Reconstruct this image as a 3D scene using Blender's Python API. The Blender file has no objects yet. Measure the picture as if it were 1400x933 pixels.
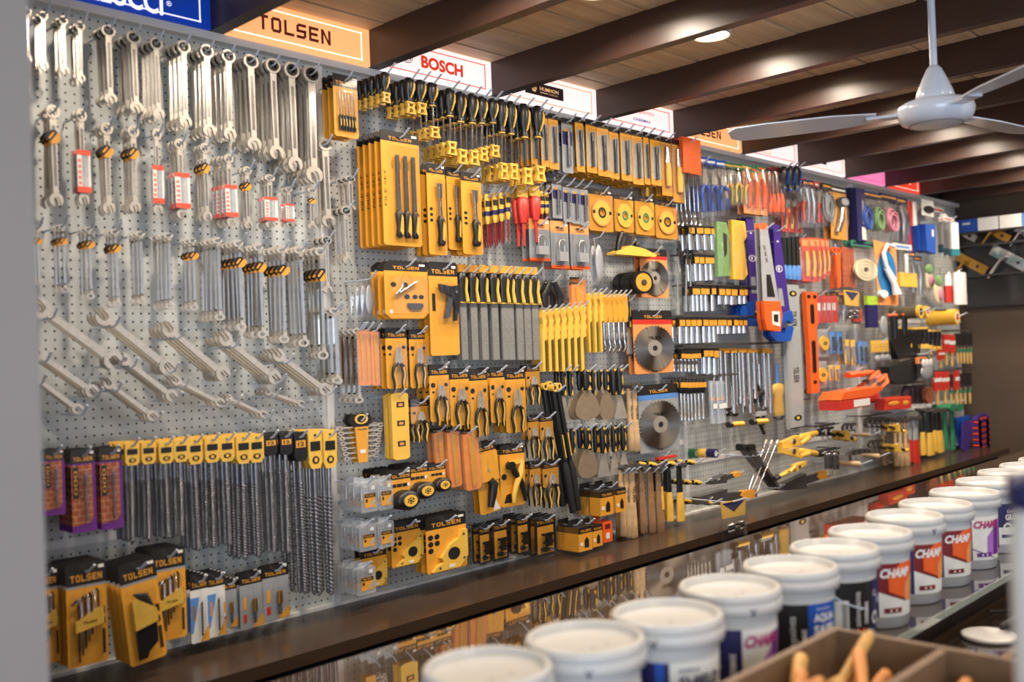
import bpy, math, random
from mathutils import Vector, Matrix
random.seed(7)
S = bpy.context.scene
# ------------------------------------------------------------------ camera
FPX = 1331.77
YAW, PITCH, ROLL = math.radians(44.0913), math.radians(0.7722), math.radians(-2.176)
CAM = Vector((0, -2.8, 1.7))
_f = Vector((math.cos(YAW)*math.cos(PITCH), math.sin(YAW)*math.cos(PITCH), math.sin(PITCH)))
_r0 = Vector((math.sin(YAW), -math.cos(YAW), 0)); _u0 = _r0.cross(_f)
_r = math.cos(ROLL)*_r0 + math.sin(ROLL)*_u0
_u = -math.sin(ROLL)*_r0 + math.cos(ROLL)*_u0
cam = bpy.data.cameras.new('camera'); co = bpy.data.objects.new('camera', cam); S.collection.objects.link(co)
co.matrix_world = Matrix(((_r.x, _u.x, -_f.x, CAM.x), (_r.y, _u.y, -_f.y, CAM.y), (_r.z, _u.z, -_f.z, CAM.z), (0, 0, 0, 1)))
cam.sensor_width = 36; cam.lens = FPX*36/1400; cam.clip_start = .02
cam.dof.use_dof = True; cam.dof.focus_distance = 3.9; cam.dof.aperture_fstop = 1.9
S.camera = co
# ------------------------------------------------------------------ light
S.view_settings.view_transform = 'Standard'; S.view_settings.look = 'None'
S.view_settings.gamma = 1; S.view_settings.exposure = 0.32
try: S.view_settings.use_curve_mapping = False
except Exception: pass
S.cycles.max_bounces = 6; S.cycles.transparent_max_bounces = 24; S.cycles.caustics_reflective = False; S.cycles.caustics_refractive = False
S.cycles.sample_clamp_indirect = 3
wd = bpy.data.worlds.new('world'); S.world = wd; wd.use_nodes = True
wd.node_tree.nodes['Background'].inputs[0].default_value = (.78, .84, 1, 1)
wd.node_tree.nodes['Background'].inputs[1].default_value = .72
def area(name, loc, aim, sx, sy, power, col):
    l = bpy.data.lights.new(name, 'AREA'); l.shape = 'RECTANGLE'; l.size = sx; l.size_y = sy; l.energy = power; l.color = col
    o = bpy.data.objects.new(name, l); S.collection.objects.link(o); o.location = loc
    o.rotation_euler = (Vector(aim)-Vector(loc)).to_track_quat('-Z', 'Y').to_euler(); return o
# added area light for assumed shop-front daylight behind the camera; no opening is modelled
area('assumed_daylight_fill', (-2.6, -5.6, 1.9), (2.5, 0, 1.6), 3.2, 2.4, 150, (.74, .86, 1))
LAMP_W = 9.5
SIGN_E = .74
# ------------------------------------------------------------------ photo pixel -> point in the place
def ray(px, py): return _f + (px-700)/FPX*_r - (py-466.5)/FPX*_u
def W(px, py, o=0.):
    d = ray(px, py); t = (-CAM.y-o)/d.y; return CAM + t*d
def Zp(px, py, z):
    d = ray(px, py); t = (z-CAM.z)/d.z; return CAM + t*d
def Xp(px, py, x):
    d = ray(px, py); t = x/d.x; return CAM + t*d
# ------------------------------------------------------------------ materials
def lin(c):
    return tuple(((v/255)/12.92 if v/255 <= .04045 else ((v/255+.055)/1.055)**2.4) for v in c)
MATS = {}
def mat(name, rgb, rough=.5, metal=0., vary=.12, scale=40., coat=0., bump=0., spec=.5, emit=0., alpha=1., ecol=None):
    if name in MATS: return MATS[name]
    m = bpy.data.materials.new(name); m.use_nodes = True; nt = m.node_tree; b = nt.nodes['Principled BSDF']
    tc = nt.nodes.new('ShaderNodeTexCoord'); nz = nt.nodes.new('ShaderNodeTexNoise'); nz.inputs['Scale'].default_value = scale
    nz.inputs['Detail'].default_value = 3
    nt.links.new(tc.outputs['Object'], nz.inputs['Vector'])
    cr = nt.nodes.new('ShaderNodeValToRGB'); c = lin(rgb)
    cr.color_ramp.elements[0].position = .3; cr.color_ramp.elements[1].position = .7
    cr.color_ramp.elements[0].color = (*[v*(1-vary) for v in c], 1); cr.color_ramp.elements[1].color = (*[min(1, v*(1+vary)) for v in c], 1)
    nt.links.new(nz.outputs['Fac'], cr.inputs['Fac']); nt.links.new(cr.outputs['Color'], b.inputs['Base Color'])
    b.inputs['Roughness'].default_value = rough; b.inputs['Metallic'].default_value = metal
    b.inputs['Coat Weight'].default_value = coat; b.inputs['Coat Roughness'].default_value = .08
    b.inputs['Specular IOR Level'].default_value = spec
    if bump:
        bp = nt.nodes.new('ShaderNodeBump'); bp.inputs['Strength'].default_value = bump; bp.inputs['Distance'].default_value = .002
        nt.links.new(nz.outputs['Fac'], bp.inputs['Height']); nt.links.new(bp.outputs['Normal'], b.inputs['Normal'])
    if emit:
        b.inputs['Emission Color'].default_value = (*lin(ecol or rgb), 1); b.inputs['Emission Strength'].default_value = emit
    if alpha < 1: b.inputs['Alpha'].default_value = alpha
    m.diffuse_color = (*c, 1); MATS[name] = m; return m
M = lambda n: MATS[n]
mat('chrome', (205, 203, 200), .22, .9, .06, 60); mat('satin_steel', (205, 197, 184), .36, .62, .08, 60); mat('dark_steel', (104, 100, 98), .35, .6, .15)
mat('bit_steel', (134, 132, 136), .3, .7, .2, 90); mat('bright_chrome', (215, 215, 215), .14, 1, .04)
mat('yellow', (226, 176, 62), .45, 0, .06); mat('card_yellow', (224, 156, 52), .42, 0, .05, 20, .15); mat('pale_yellow', (232, 184, 76), .4, 0, .05)
mat('black', (26, 24, 24), .38, 0, .15); mat('card_black', (34, 31, 29), .4, 0, .1, 20, .15); mat('rubber', (30, 29, 29), .55, 0, .1)
mat('white', (232, 230, 226), .4, 0, .03); mat('paper', (225, 222, 214), .6, 0, .04); mat('grey_plastic', (150, 152, 154), .4, 0, .05)
mat('orange', (232, 96, 34), .42, 0, .06); mat('pale_orange', (236, 150, 84), .45, 0, .06); mat('red', (200, 52, 40), .42, 0, .08); mat('label_red', (226, 78, 52), .5, 0, .06)
mat('dark_red', (122, 24, 24), .42); mat('blue', (28, 78, 170), .42, 0, .08); mat('navy', (34, 32, 84), .42, 0, .08); mat('purple', (104, 40, 128), .42, 0, .08)
mat('lilac', (170, 110, 190), .42, 0, .06); mat('light_blue', (88, 140, 205), .42, 0, .08); mat('green', (46, 122, 84), .45, 0, .1); mat('pale_green', (120, 160, 96), .45, 0, .1)
mat('teal', (40, 120, 130), .42, 0, .1); mat('wood', (206, 172, 126), .55, 0, .14, 30, 0, .1); mat('brown_wood', (150, 116, 84), .55, 0, .14, 30, 0, .1)
mat('cream', (228, 212, 176), .5, 0, .05); mat('brick', (165, 84, 52), .55, 0, .3, 60); mat('gold', (200, 150, 70), .3, .9, .1); mat('pink', (210, 130, 150), .4)
mat('hook_chrome', (214, 224, 238), .3, .2, .03); mat('silver_paint', (186, 188, 190), .4, .35, .05); mat('magenta', (176, 44, 110), .4)
def clear(name, tint=(1, 1, 1), op=.0, rough=.08, haze=0.):      # thin clear plastic: see-through with a mirror-like sheen, some of it slightly milky
    m = bpy.data.materials.new(name); m.use_nodes = True; nt = m.node_tree; nt.nodes.clear(); N = nt.nodes.new; L = nt.links.new
    out = N('ShaderNodeOutputMaterial'); tr = N('ShaderNodeBsdfTransparent'); tr.inputs[0].default_value = (.97, .97, .97, 1); gl = N('ShaderNodeBsdfGlossy'); gl.inputs['Color'].default_value = (*tint, 1); gl.inputs['Roughness'].default_value = rough
    nz = N('ShaderNodeTexNoise'); nz.inputs['Scale'].default_value = 35; tc = N('ShaderNodeTexCoord'); L(tc.outputs['Object'], nz.inputs['Vector'])
    bp = N('ShaderNodeBump'); bp.inputs['Strength'].default_value = .3; bp.inputs['Distance'].default_value = .003
    L(nz.outputs['Fac'], bp.inputs['Height']); L(bp.outputs['Normal'], gl.inputs['Normal'])
    ge = N('ShaderNodeNewGeometry'); dt = N('ShaderNodeVectorMath'); dt.operation = 'DOT_PRODUCT'; L(bp.outputs['Normal'], dt.inputs[0]); L(ge.outputs['Incoming'], dt.inputs[1])
    def mt(op, a, b_=0.):
        n = N('ShaderNodeMath'); n.operation = op; n.use_clamp = op != 'ABSOLUTE'; L(a, n.inputs[0]); n.inputs[1].default_value = b_; return n
    fr = mt('ABSOLUTE', dt.outputs['Value']); om = N('ShaderNodeMath'); om.operation = 'SUBTRACT'; om.use_clamp = True; om.inputs[0].default_value = 1; L(fr.outputs[0], om.inputs[1]); fr = mt('MULTIPLY', mt('POWER', om.outputs[0], 5).outputs[0], .9)
    ad = N('ShaderNodeMath'); ad.operation = 'ADD'; ad.inputs[1].default_value = op+.06; ad.use_clamp = True
    mx = N('ShaderNodeMixShader'); L(fr.outputs[0], ad.inputs[0]); L(ad.outputs[0], mx.inputs[0]); L(tr.outputs[0], mx.inputs[1]); L(gl.outputs[0], mx.inputs[2]); last = mx
    if haze:
        df = N('ShaderNodeBsdfDiffuse'); df.inputs[0].default_value = (*tint, 1); m2 = N('ShaderNodeMixShader'); m2.inputs[0].default_value = haze; L(mx.outputs[0], m2.inputs[1]); L(df.outputs[0], m2.inputs[2]); last = m2
    L(last.outputs[0], out.inputs[0]); MATS[name] = m; return m
clear('clear_plastic', (.9, .93, 1), .0); clear('cloudy_plastic', (.8, .84, .88), .05, .15, .22); clear('clear_bag', (.95, .95, .97), .02, .1, .02)
# ------------------------------------------------------------------ mesh building
class MB:
    def __init__(s): s.v = []; s.f = []; s.m = []; s.sm = []; s.mats = []; s.T = Matrix()
    def mi(s, m):
        m = MATS[m] if isinstance(m, str) else m
        if m not in s.mats: s.mats.append(m)
        return s.mats.index(m)
    def add(s, vs, fs, m, smooth=False):
        b = len(s.v); k = s.mi(m)
        s.v += [tuple(s.T @ Vector(p)) for p in vs]
        for f in fs: s.f.append(tuple(b+i for i in f)); s.m.append(k); s.sm.append(smooth)
        return s
    def box(s, x0, x1, y0, y1, z0, z1, m):
        v = [(x, y, z) for x in (x0, x1) for y in (y0, y1) for z in (z0, z1)]
        return s.add(v, [(0, 1, 3, 2), (4, 6, 7, 5), (0, 4, 5, 1), (2, 3, 7, 6), (0, 2, 6, 4), (1, 5, 7, 3)], m)
    def cyl(s, p0, p1, r0, r1=None, m='chrome', n=10, smooth=True):
        r1 = r0 if r1 is None else r1; p0 = Vector(p0); p1 = Vector(p1); d = (p1-p0).normalized()
        a = d.orthogonal().normalized(); b = d.cross(a); v = []
        for p, r in ((p0, r0), (p1, r1)):
            for i in range(n):
                t = 2*math.pi*i/n; v.append(tuple(p + r*(math.cos(t)*a+math.sin(t)*b)))
        s.add(v, [(i, (i+1) % n, n+(i+1) % n, n+i) for i in range(n)], m, smooth)
        return s.add(v, [tuple(range(n-1, -1, -1)), tuple(range(n, 2*n))], m)
    def tube(s, pts, r, m, n=8):
        pts = [Vector(p) for p in pts]; v = []; a = None
        for i, p in enumerate(pts):
            d = (pts[min(i+1, len(pts)-1)]-pts[max(i-1, 0)]).normalized()
            a = d.orthogonal().normalized() if a is None else (a-d*a.dot(d)).normalized()
            b = d.cross(a); rr = r[i] if isinstance(r, (list, tuple)) else r
            v += [tuple(p+rr*(math.cos(2*math.pi*k/n)*a+math.sin(2*math.pi*k/n)*b)) for k in range(n)]
        L = len(pts)
        f = [(j*n+i, j*n+(i+1) % n, (j+1)*n+(i+1) % n, (j+1)*n+i) for j in range(L-1) for i in range(n)]
        s.add(v, f, m, True); return s.add(v, [tuple(range(n-1, -1, -1)), tuple(range((L-1)*n, L*n))], m)
    def prism(s, pts, y0, y1, m):      # outline in x,z; y0 front (more negative), y1 back
        n = len(pts); v = [(x, y0, z) for x, z in pts]+[(x, y1, z) for x, z in pts]
        return s.add(v, [tuple(range(n)), tuple(range(2*n-1, n-1, -1))]+[(i, n+i, n+(i+1) % n, (i+1) % n) for i in range(n)], m)
    def ring(s, cx, cz, ri, ro, y0, y1, m, n=18, a0=0, a1=360, sx=1.):
        full = abs(a1-a0) >= 359.9; k = n if full else n+1; v = []
        for y in (y0, y1):
            for r in (ri, ro):
                for i in range(k):
                    t = math.radians(a0+(a1-a0)*i/n); v.append((cx+sx*r*math.cos(t), y, cz+r*math.sin(t)))
        f = []
        for i in range(n):
            j = (i+1) % k; f += [(i, j, k+j, k+i), (2*k+i, 3*k+i, 3*k+j, 2*k+j), (k+i, k+j, 3*k+j, 3*k+i), (i, 2*k+i, 2*k+j, j)]
        if not full: f += [(0, k, 3*k, 2*k), (k-1, 3*k-1, 4*k-1, 2*k-1)]
        return s.add(v, f, m)
    def disc(s, cx, cz, r, y0, y1, m, n=20, sx=1., r1=None):
        r1 = r if r1 is None else r1
        v = [(cx+sx*q*math.cos(2*math.pi*i/n), y, cz+q*math.sin(2*math.pi*i/n)) for y, q in ((y0, r), (y1, r1)) for i in range(n)]
        return s.add(v, [tuple(range(n)), tuple(range(2*n-1, n-1, -1))]+[(i, n+i, n+(i+1) % n, (i+1) % n) for i in range(n)], m)
    def lathe(s, prof, m, cx=0, cy=0, n=32, smooth=True, a0=0, a1=360):   # prof (r,z), about z
        full = abs(a1-a0) > 359; k = n if full else n+1; v = []
        for r, z in prof:
            for i in range(k):
                t = math.radians(a0+(a1-a0)*i/n); v.append((cx+r*math.cos(t), cy+r*math.sin(t), z))
        f = [(j*k+i, j*k+(i+1) % k, (j+1)*k+(i+1) % k, (j+1)*k+i) for j in range(len(prof)-1) for i in range(n)]
        return s.add(v, f, m, smooth)
    def ell(s, c, r, m, n=12, k=8):
        v = []; 
        for j in range(k+1):
            p = math.pi*j/k-math.pi/2
            for i in range(n):
                t = 2*math.pi*i/n; v.append((c[0]+r[0]*math.cos(p)*math.cos(t), c[1]+r[1]*math.cos(p)*math.sin(t), c[2]+r[2]*math.sin(p)))
        return s.add(v, [(j*n+i, j*n+(i+1) % n, (j+1)*n+(i+1) % n, (j+1)*n+i) for j in range(k) for i in range(n)], m, True)
    def text(s, st, cx, cz, h, y, m, w=None, bold=.0, rot=0, map=None, shear=0):
        vs, ts = textgeo(st, bold); x0 = min(v[0] for v in vs); x1 = max(v[0] for v in vs); z0 = min(v[1] for v in vs); z1 = max(v[1] for v in vs)
        k = h/(z1-z0); kx = (w/(x1-x0)) if w else k; c, sn = math.cos(rot), math.sin(rot); o = []
        for X, Zz in vs:
            a = (X-(x0+x1)/2)*kx; b = (Zz-(z0+z1)/2)*k; a += shear*b
            p = (cx+a*c-b*sn, y, cz+a*sn+b*c); o.append(map(p) if map else p)
        return s.add(o, ts, m)
    def mesh(s, name):
        me = bpy.data.meshes.new(name); me.from_pydata(s.v, [], s.f)
        for m in s.mats: me.materials.append(m)
        me.polygons.foreach_set('material_index', s.m); me.polygons.foreach_set('use_smooth', s.sm); me.update(); return me
    def build(s, name, parent=None, **kw):
        o = bpy.data.objects.new(name, s.mesh(name)); S.collection.objects.link(o)
        if parent: o.parent = parent
        for k, v in kw.items(): o[k] = v
        return o
_TG = {}
def textgeo(st, bold=0.):
    if (st, bold) in _TG: return _TG[(st, bold)]
    if st == 'TOLSEN': r = tolsen()
    else:
        c = bpy.data.curves.new('t', 'FONT'); c.body = st; c.size = 1; c.resolution_u = 3; c.offset = bold; c.fill_mode = 'FRONT'
        ob = bpy.data.objects.new('t', c); S.collection.objects.link(ob)
        me = bpy.data.meshes.new_from_object(ob); r = ([(v.co.x, v.co.y) for v in me.vertices], [tuple(p.vertices) for p in me.polygons])
        bpy.data.objects.remove(ob); bpy.data.meshes.remove(me); bpy.data.curves.remove(c)
    _TG[(st, bold)] = r; return r
def tolsen():       # squared stencil-like lettering
    t = .2; v = []; f = []
    def bar(x0, z0, x1, z1):
        b = len(v); v.extend([(x0, z0), (x1, z0), (x1, z1), (x0, z1)]); f.append((b, b+1, b+2, b+3))
    def quad(*p): b = len(v); v.extend(p); f.append((b, b+1, b+2, b+3))
    x = 0; w = .8; g = 1.02
    bar(x, 1-t, x+w, 1); bar(x+w/2-t/2, 0, x+w/2+t/2, 1-t); x += g
    bar(x, t*.6, x+t, 1-t*.6); bar(x+w-t, t*.6, x+w, 1-t*.6); bar(x+t*.5, 0, x+w-t*.5, t); bar(x+t*.5, 1-t, x+w-t*.5, 1); x += g
    bar(x, 0, x+t, 1); bar(x+t, 0, x+w, t); x += g*.96
    bar(x+.12, 1-t, x+w, 1); bar(x, .4, x+t, 1-t*.6); bar(x+.1, .4, x+w-.1, .6); bar(x+w-t, t*.6, x+w, .6); bar(x, 0, x+w-.12, t); x += g
    bar(x, 0, x+t, 1); bar(x+t, 1-t, x+w, 1); bar(x+t, .4, x+w*.9, .6); bar(x+t, 0, x+w, t); x += g
    bar(x, 0, x+t, 1); bar(x+w-t, 0, x+w, 1); quad((x+t, 1), (x+t, .68), (x+w-t, 0), (x+w-t, .32))
    return v, f
# ------------------------------------------------------------------ tagging, kinds and placing
def tag(o, label, cat, group=None, kind=None):
    o['label'] = label; o['category'] = cat
    if group: o['group'] = group
    if kind: o['kind'] = kind
    return o
def struct(name, mb, m=None):
    o = mb.build(name); o['kind'] = 'structure'; return o
def empty(name, loc=(0, 0, 0)):
    o = bpy.data.objects.new(name, None); S.collection.objects.link(o); o.location = loc; o.empty_display_size = .02; return o
KINDS = {}; _P = {}
def kind(cat, l, r, t, b):
    def d(fn): KINDS[fn.__name__] = (fn, cat, l, r, t, b); return fn
    return d
def spawn(k):                       # the first use is the built thing itself, later ones are copies of it and of its parts
    fn = KINDS[k][0]
    if k not in _P:
        root = fn(); _P[k] = (root, list(root.children)); return root
    r0, ch = _P[k]; r = r0.copy(); S.collection.objects.link(r)
    for c in ch:
        d = c.copy(); S.collection.objects.link(d); d.parent = r
        for g in c.children:
            e = g.copy(); S.collection.objects.link(e); e.parent = d
    return r
ORD = 'first second third fourth fifth sixth seventh eighth ninth tenth eleventh twelfth thirteenth fourteenth fifteenth sixteenth seventeenth eighteenth nineteenth twentieth'.split()
def posw(i, n):
    if n == 1: return ''
    if i == 0: return 'frontmost '
    if i == n-1: return 'rearmost '
    return ORD[i]+' '
USED = {}
Zm = [0, 0, 1.]
def zoom(x, y, s): Zm[:] = [x, y, s]
def P(x, y): return Zm[0]+x/Zm[2], Zm[1]+y/Zm[2]
hooks = []
HL = {}
def hook(x, z, L, desc, where):
    w = where.split(); lab = None
    if w[:1] == ['on'] and 'hook' in w: w.remove('hook'); lab = f"chrome peg hook with {desc}s, " + ' '.join(w[1:])
    else: lab = f"chrome peg hook holding the {desc} {where}"
    k = lab.split()
    if len(k) > 16: lab = lab.replace('chrome peg hook', 'peg hook').replace('holding the', 'with').replace(' in the ', ', ').replace(' of the ', ', '); k = lab.split()
    if lab in HL: return None
    if len(k) > 16: return None
    HL[lab] = 1; o = spawn('peg_hook'); o.location = (x, 0, z); o.scale = (1, L/.1, 1); tag(o, lab, 'hook', 'chrome hooks on the perforated board'); return o
NOHOOK = {'long_socket', 'short_socket', 'universal_joint', 'extension_bar', 'c_clamp', 'claw_hammer', 'ball_pein_hammer', 'scrub_pad', 'green_handle_brush', 'red_head_brush', 'orange_tube_pack', 'nut_driver', 'yellow_pole_knife', 'blue_handle_file'}
def fit(k, l, t, r, b, o=.06, n=1, dy=.016, dx=0., dz=0., desc='', where='', group=None, hk=True, rot=0., tilt=0., yaw=0., jit=.0, hl=None, sw=None, front='', root_z=0):
    fn, cat, L, R_, T, B = KINDS[k]
    (pl, pt), (pr, pb) = P(l, t), P(r, b); cx, cy = (pl+pr)/2, (pt+pb)/2
    x0, x1 = W(pl, cy, o).x, W(pr, cy, o).x; a, c = W(cx, pt, o), W(cx, pb, o)
    sx = (x1-x0)/(R_-L); sz = (a.z-c.z)/(T-B); sy = math.sqrt(abs(sx*sz)) if sw is None else sw; sy = min(max(sy, .6), 1.3)
    # the hang point; lean of the hanging line is taken out because real things hang plumb
    X = (x0+x1)/2-(L+R_)/2*sx; Zz = a.z-T*sz; out = []
    for i in range(n):
        ob = spawn(k); ob.name = k
        ob.location = (X+dx*i+random.uniform(-jit, jit), -(o-dy*i), Zz+dz*i)
        ob.scale = (sx, sy, sz); ob.rotation_euler = (tilt, rot+random.uniform(-jit, jit)*8, yaw+random.uniform(-jit, jit)*12)
        lab = ' '.join(f"{posw(i, n) if not (front and n == 1) else front} {desc} {where}".split())
        tag(ob, lab, cat, group or (desc+' '+where if n > 1 else None)); out.append(ob)
    if hk and k not in NOHOOK and (X < 3.75 or o >= .18 or (len(HL) % 2 == 0 and X < 7)): hook(X, Zz+.001, (hl or o+.03), desc, where)
    return out
def row(k, rects, desc, where, o=.06, n=1, group=None, **kw):
    m = len(rects)
    for i, rc in enumerate(rects):
        nn = n[i] if isinstance(n, (list, tuple)) else n
        dd = desc[i] if isinstance(desc, (list, tuple)) else desc
        oo = o[i] if isinstance(o, (list, tuple)) else o
        kk = k[i] if isinstance(k, (list, tuple)) else k
        fit(kk, *rc, o=oo, n=nn, desc=dd, where=where.replace('{k}', ORD[i] if i < m-1 or m < 3 else 'last'), group=group or (where.replace('{k} ', '').replace('in the ', '')), **kw)
def lerp(a, b, n): return [tuple(p+(q-p)*i/(n-1) for p, q in zip(a, b)) for i in range(n)]
# ================================================================== THE ROOM
def nodemat(name):
    m = bpy.data.materials.new(name); m.use_nodes = True; MATS[name] = m; nt = m.node_tree
    return m, nt, nt.nodes['Principled BSDF'], nt.nodes.new('ShaderNodeTexCoord')
# perforated steel board: a square grid of real see-through holes every 25 mm
m, nt, b, tc = nodemat('perforated_board')
sp = nt.nodes.new('ShaderNodeSeparateXYZ'); nt.links.new(tc.outputs['Object'], sp.inputs[0]); sq = []
def mth(nt, op, a, b=None, clamp=False):
    n = nt.nodes.new('ShaderNodeMath'); n.operation = op; n.use_clamp = clamp
    for i, v in enumerate((a, b)):
        if v is None: continue
        if isinstance(v, (int, float)): n.inputs[i].default_value = v
        else: nt.links.new(v, n.inputs[i])
    return n.outputs[0]
for ax in ('X', 'Z'):
    q = mth(nt, 'SUBTRACT', mth(nt, 'FRACT', mth(nt, 'MULTIPLY', sp.outputs[ax], 40)), .5); sq.append(mth(nt, 'MULTIPLY', q, q))
hole = mth(nt, 'LESS_THAN', mth(nt, 'ADD', *sq), .0145)
nz = nt.nodes.new('ShaderNodeTexNoise'); nz.inputs['Scale'].default_value = 3; nt.links.new(tc.outputs['Object'], nz.inputs['Vector'])
cr = nt.nodes.new('ShaderNodeValToRGB'); cr.color_ramp.elements[0].color = (*lin((196, 198, 193)), 1); cr.color_ramp.elements[1].color = (*lin((212, 214, 209)), 1)
nt.links.new(nz.outputs['Fac'], cr.inputs[0]); nt.links.new(cr.outputs[0], b.inputs['Base Color']); b.inputs['Roughness'].default_value = .36; b.inputs['Metallic'].default_value = .15
tr = nt.nodes.new('ShaderNodeBsdfTransparent'); mx = nt.nodes.new('ShaderNodeMixShader'); nt.links.new(hole, mx.inputs[0])
nt.links.new(b.outputs[0], mx.inputs[1]); nt.links.new(tr.outputs[0], mx.inputs[2]); nt.links.new(mx.outputs[0], nt.nodes['Material Output'].inputs[0])
# ceiling boards: run along the board wall, 0.225 m wide, knots and grain
m, nt, b, tc = nodemat('ceiling_planks')
mp = nt.nodes.new('ShaderNodeMapping'); mp.inputs['Scale'].default_value = (1.2, 14, 1); nt.links.new(tc.outputs['Object'], mp.inputs[0])
nz = nt.nodes.new('ShaderNodeTexNoise'); nz.inputs['Scale'].default_value = 2.2; nz.inputs['Detail'].default_value = 8; nz.inputs['Distortion'].default_value = .6; nt.links.new(mp.outputs[0], nz.inputs[0])
cr = nt.nodes.new('ShaderNodeValToRGB'); e = cr.color_ramp.elements; e[0].position = .32; e[0].color = (*lin((204, 180, 146)), 1); e[1].position = .68; e[1].color = (*lin((232, 214, 184)), 1)
nt.links.new(nz.outputs['Fac'], cr.inputs[0]); nt.links.new(cr.outputs[0], b.inputs['Base Color']); b.inputs['Roughness'].default_value = .6
m, nt, b, tc = nodemat('beam_brown')
nz = nt.nodes.new('ShaderNodeTexNoise'); nz.inputs['Scale'].default_value = 5; nz.inputs['Detail'].default_value = 5
mp = nt.nodes.new('ShaderNodeMapping'); mp.inputs['Scale'].default_value = (8, 1, 8); nt.links.new(tc.outputs['Object'], mp.inputs[0]); nt.links.new(mp.outputs[0], nz.inputs[0])
cr = nt.nodes.new('ShaderNodeValToRGB'); cr.color_ramp.elements[0].color = (*lin((56, 39, 34)), 1); cr.color_ramp.elements[1].color = (*lin((72, 51, 43)), 1)
nt.links.new(nz.outputs['Fac'], cr.inputs[0]); nt.links.new(cr.outputs[0], b.inputs['Base Color']); b.inputs['Roughness'].default_value = .36
bp = nt.nodes.new('ShaderNodeBump'); bp.inputs['Strength'].default_value = .12; nt.links.new(nz.outputs['Fac'], bp.inputs['Height']); nt.links.new(bp.outputs[0], b.inputs['Normal'])
mat('ledge_brown', (66, 51, 40), .24, 0, .08, 6, 0, .03); mat('cabinet_brown', (66, 50, 38), .45, 0, .08, 6); mat('void_black', (12, 11, 11), .7); mat('wall_brown', (86, 70, 56), .62, 0, .07, 3)
mat('pillar_grey', (150, 144, 142), .5, 0, .03, 3); mat('floor_tile', (120, 108, 96), .35, 0, .08, 4); mat('backing', (18, 17, 16), .8); mat('valance', (236, 233, 228), .4, 0, .03)
m, nt, b, tc = nodemat('counter_glass'); b.inputs['Base Color'].default_value = (*lin((74, 58, 44)), 1); b.inputs['Roughness'].default_value = .035; b.inputs['IOR'].default_value = 1.9
b.inputs['Coat Weight'].default_value = 1; b.inputs['Coat Roughness'].default_value = .02; b.inputs['Coat IOR'].default_value = 1.6
nz = nt.nodes.new('ShaderNodeTexNoise'); nz.inputs['Scale'].default_value = 4; nt.links.new(tc.outputs['Object'], nz.inputs[0]); bp = nt.nodes.new('ShaderNodeBump'); bp.inputs['Strength'].default_value = .01
nt.links.new(nz.outputs[0], bp.inputs['Height']); nt.links.new(bp.outputs[0], b.inputs['Normal'])
mat('glass_edge', (170, 176, 166), .1, 0, .05, 10, .6); mat('desk_dark', (58, 48, 42), .1, 0, .1, 8, .6)

Bx = [.94, 1.55, 2.172, 2.786, 3.455, 4.06, 4.705, 5.335, 5.955, 6.56, 7.16, 7.72]
q = MB(); q.box(-3, 8.2, -6.5, .2, -.1, 0, 'floor_tile'); struct('floor', q)
# wall behind the perforated board, the board itself in three bays, the far wall and the near pillar
q = MB(); q.box(-3, 8.2, .03, .18, 0, 3.2, 'backing'); struct('wall_back', q)
JZ = {}
for i, (x0, x1) in enumerate([(.55, 1.958), (1.982, 4.092), (4.118, 6.09), (6.115, 7.96)]):
    q = MB(); q.add([(x0, 0, .862), (x1, 0, .862), (x1, 0, 2.722), (x0, 0, 2.722)], [(0, 1, 2, 3)], 'perforated_board'); struct('wall_back_board_%d' % (i+1), q)
q = MB()
for x in (1.97, 4.105, 6.102): q.box(x-.014, x+.014, -.012, .028, .862, 2.722, 'valance')
struct('trim_1', q)
q = MB(); jz = W(150, 733).z
for x0, x1, z in ((.55, 1.958, jz), (1.982, 4.092, W(600, 455).z-.03), (1.982, 4.092, W(870, 615).z), (4.118, 6.09, W(1000, 622).z), (4.118, 6.09, W(1000, 400).z), (6.115, 7.96, W(1240, 560).z), (6.115, 7.96, W(1240, 440).z)):
    q.box(x0, x1, -.006, 0, z-.012, z+.012, 'valance')
q.box(.55, 7.96, -.02, .0, .85, .872, 'valance'); struct('trim_2', q)
q = MB(); q.box(.55, 7.96, -.035, .02, 2.722, 2.747, 'valance'); struct('trim_3', q)
q = MB(); q.box(8.0, 8.15, -6.5, .03, 0, 3.0, 'wall_brown'); struct('wall_right', q)
q = MB(); pc = W(53, 466, 1.25); q.box(pc.x-1.6, pc.x, -1.25, -.95, 0, 2.95, 'pillar_grey'); struct('wall_left', q)
# ceiling of separate boards, with dark gaps
q = MB(); y = .1; i = 0
while y > -5.6:
    q.box(-3, 8.1, y-.226, y-.011, 2.882+.0015*(i % 2), 2.91, 'ceiling_planks'); y -= .2265; i += 1
q.box(-3, 8.1, -5.7, .1, 2.912, 2.95, 'backing'); struct('ceiling', q)
for i, x in enumerate(Bx):
    q = MB(); q.box(x, x+.048, -5.6, -.001, 2.748, 2.884, 'beam_brown'); o = q.build('ceiling_beam'); o['kind'] = 'structure'

# ------------------------------------------------------------------ ledge and cupboards under the board
t = empty('ledge_cabinet', (1, 0, 0)); tag(t, 'long dark brown ledge and cupboard row below the tool board', 'cabinet')
def under(mb, name): return mb.build(name, t)
def rel(o): o.location = -Vector(t.location); return o
q = MB(); q.box(.3, 7.76, -.385, -.022, .825, .862, 'ledge_brown'); rel(q.build('ledge_top', t))
q = MB(); q.box(.3, 7.76, -.30, -.03, 0.02, .825, 'void_black'); rel(q.build('carcass', t))  # near-black colour stands in for the shade in the recess under the ledge
x = .35
while x < 6.9:
    q = MB(); q.box(x, x+.78, -.335, -.302, .06, .735, 'cabinet_brown'); rel(q.build('cupboard_door', t)); x += .81

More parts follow.
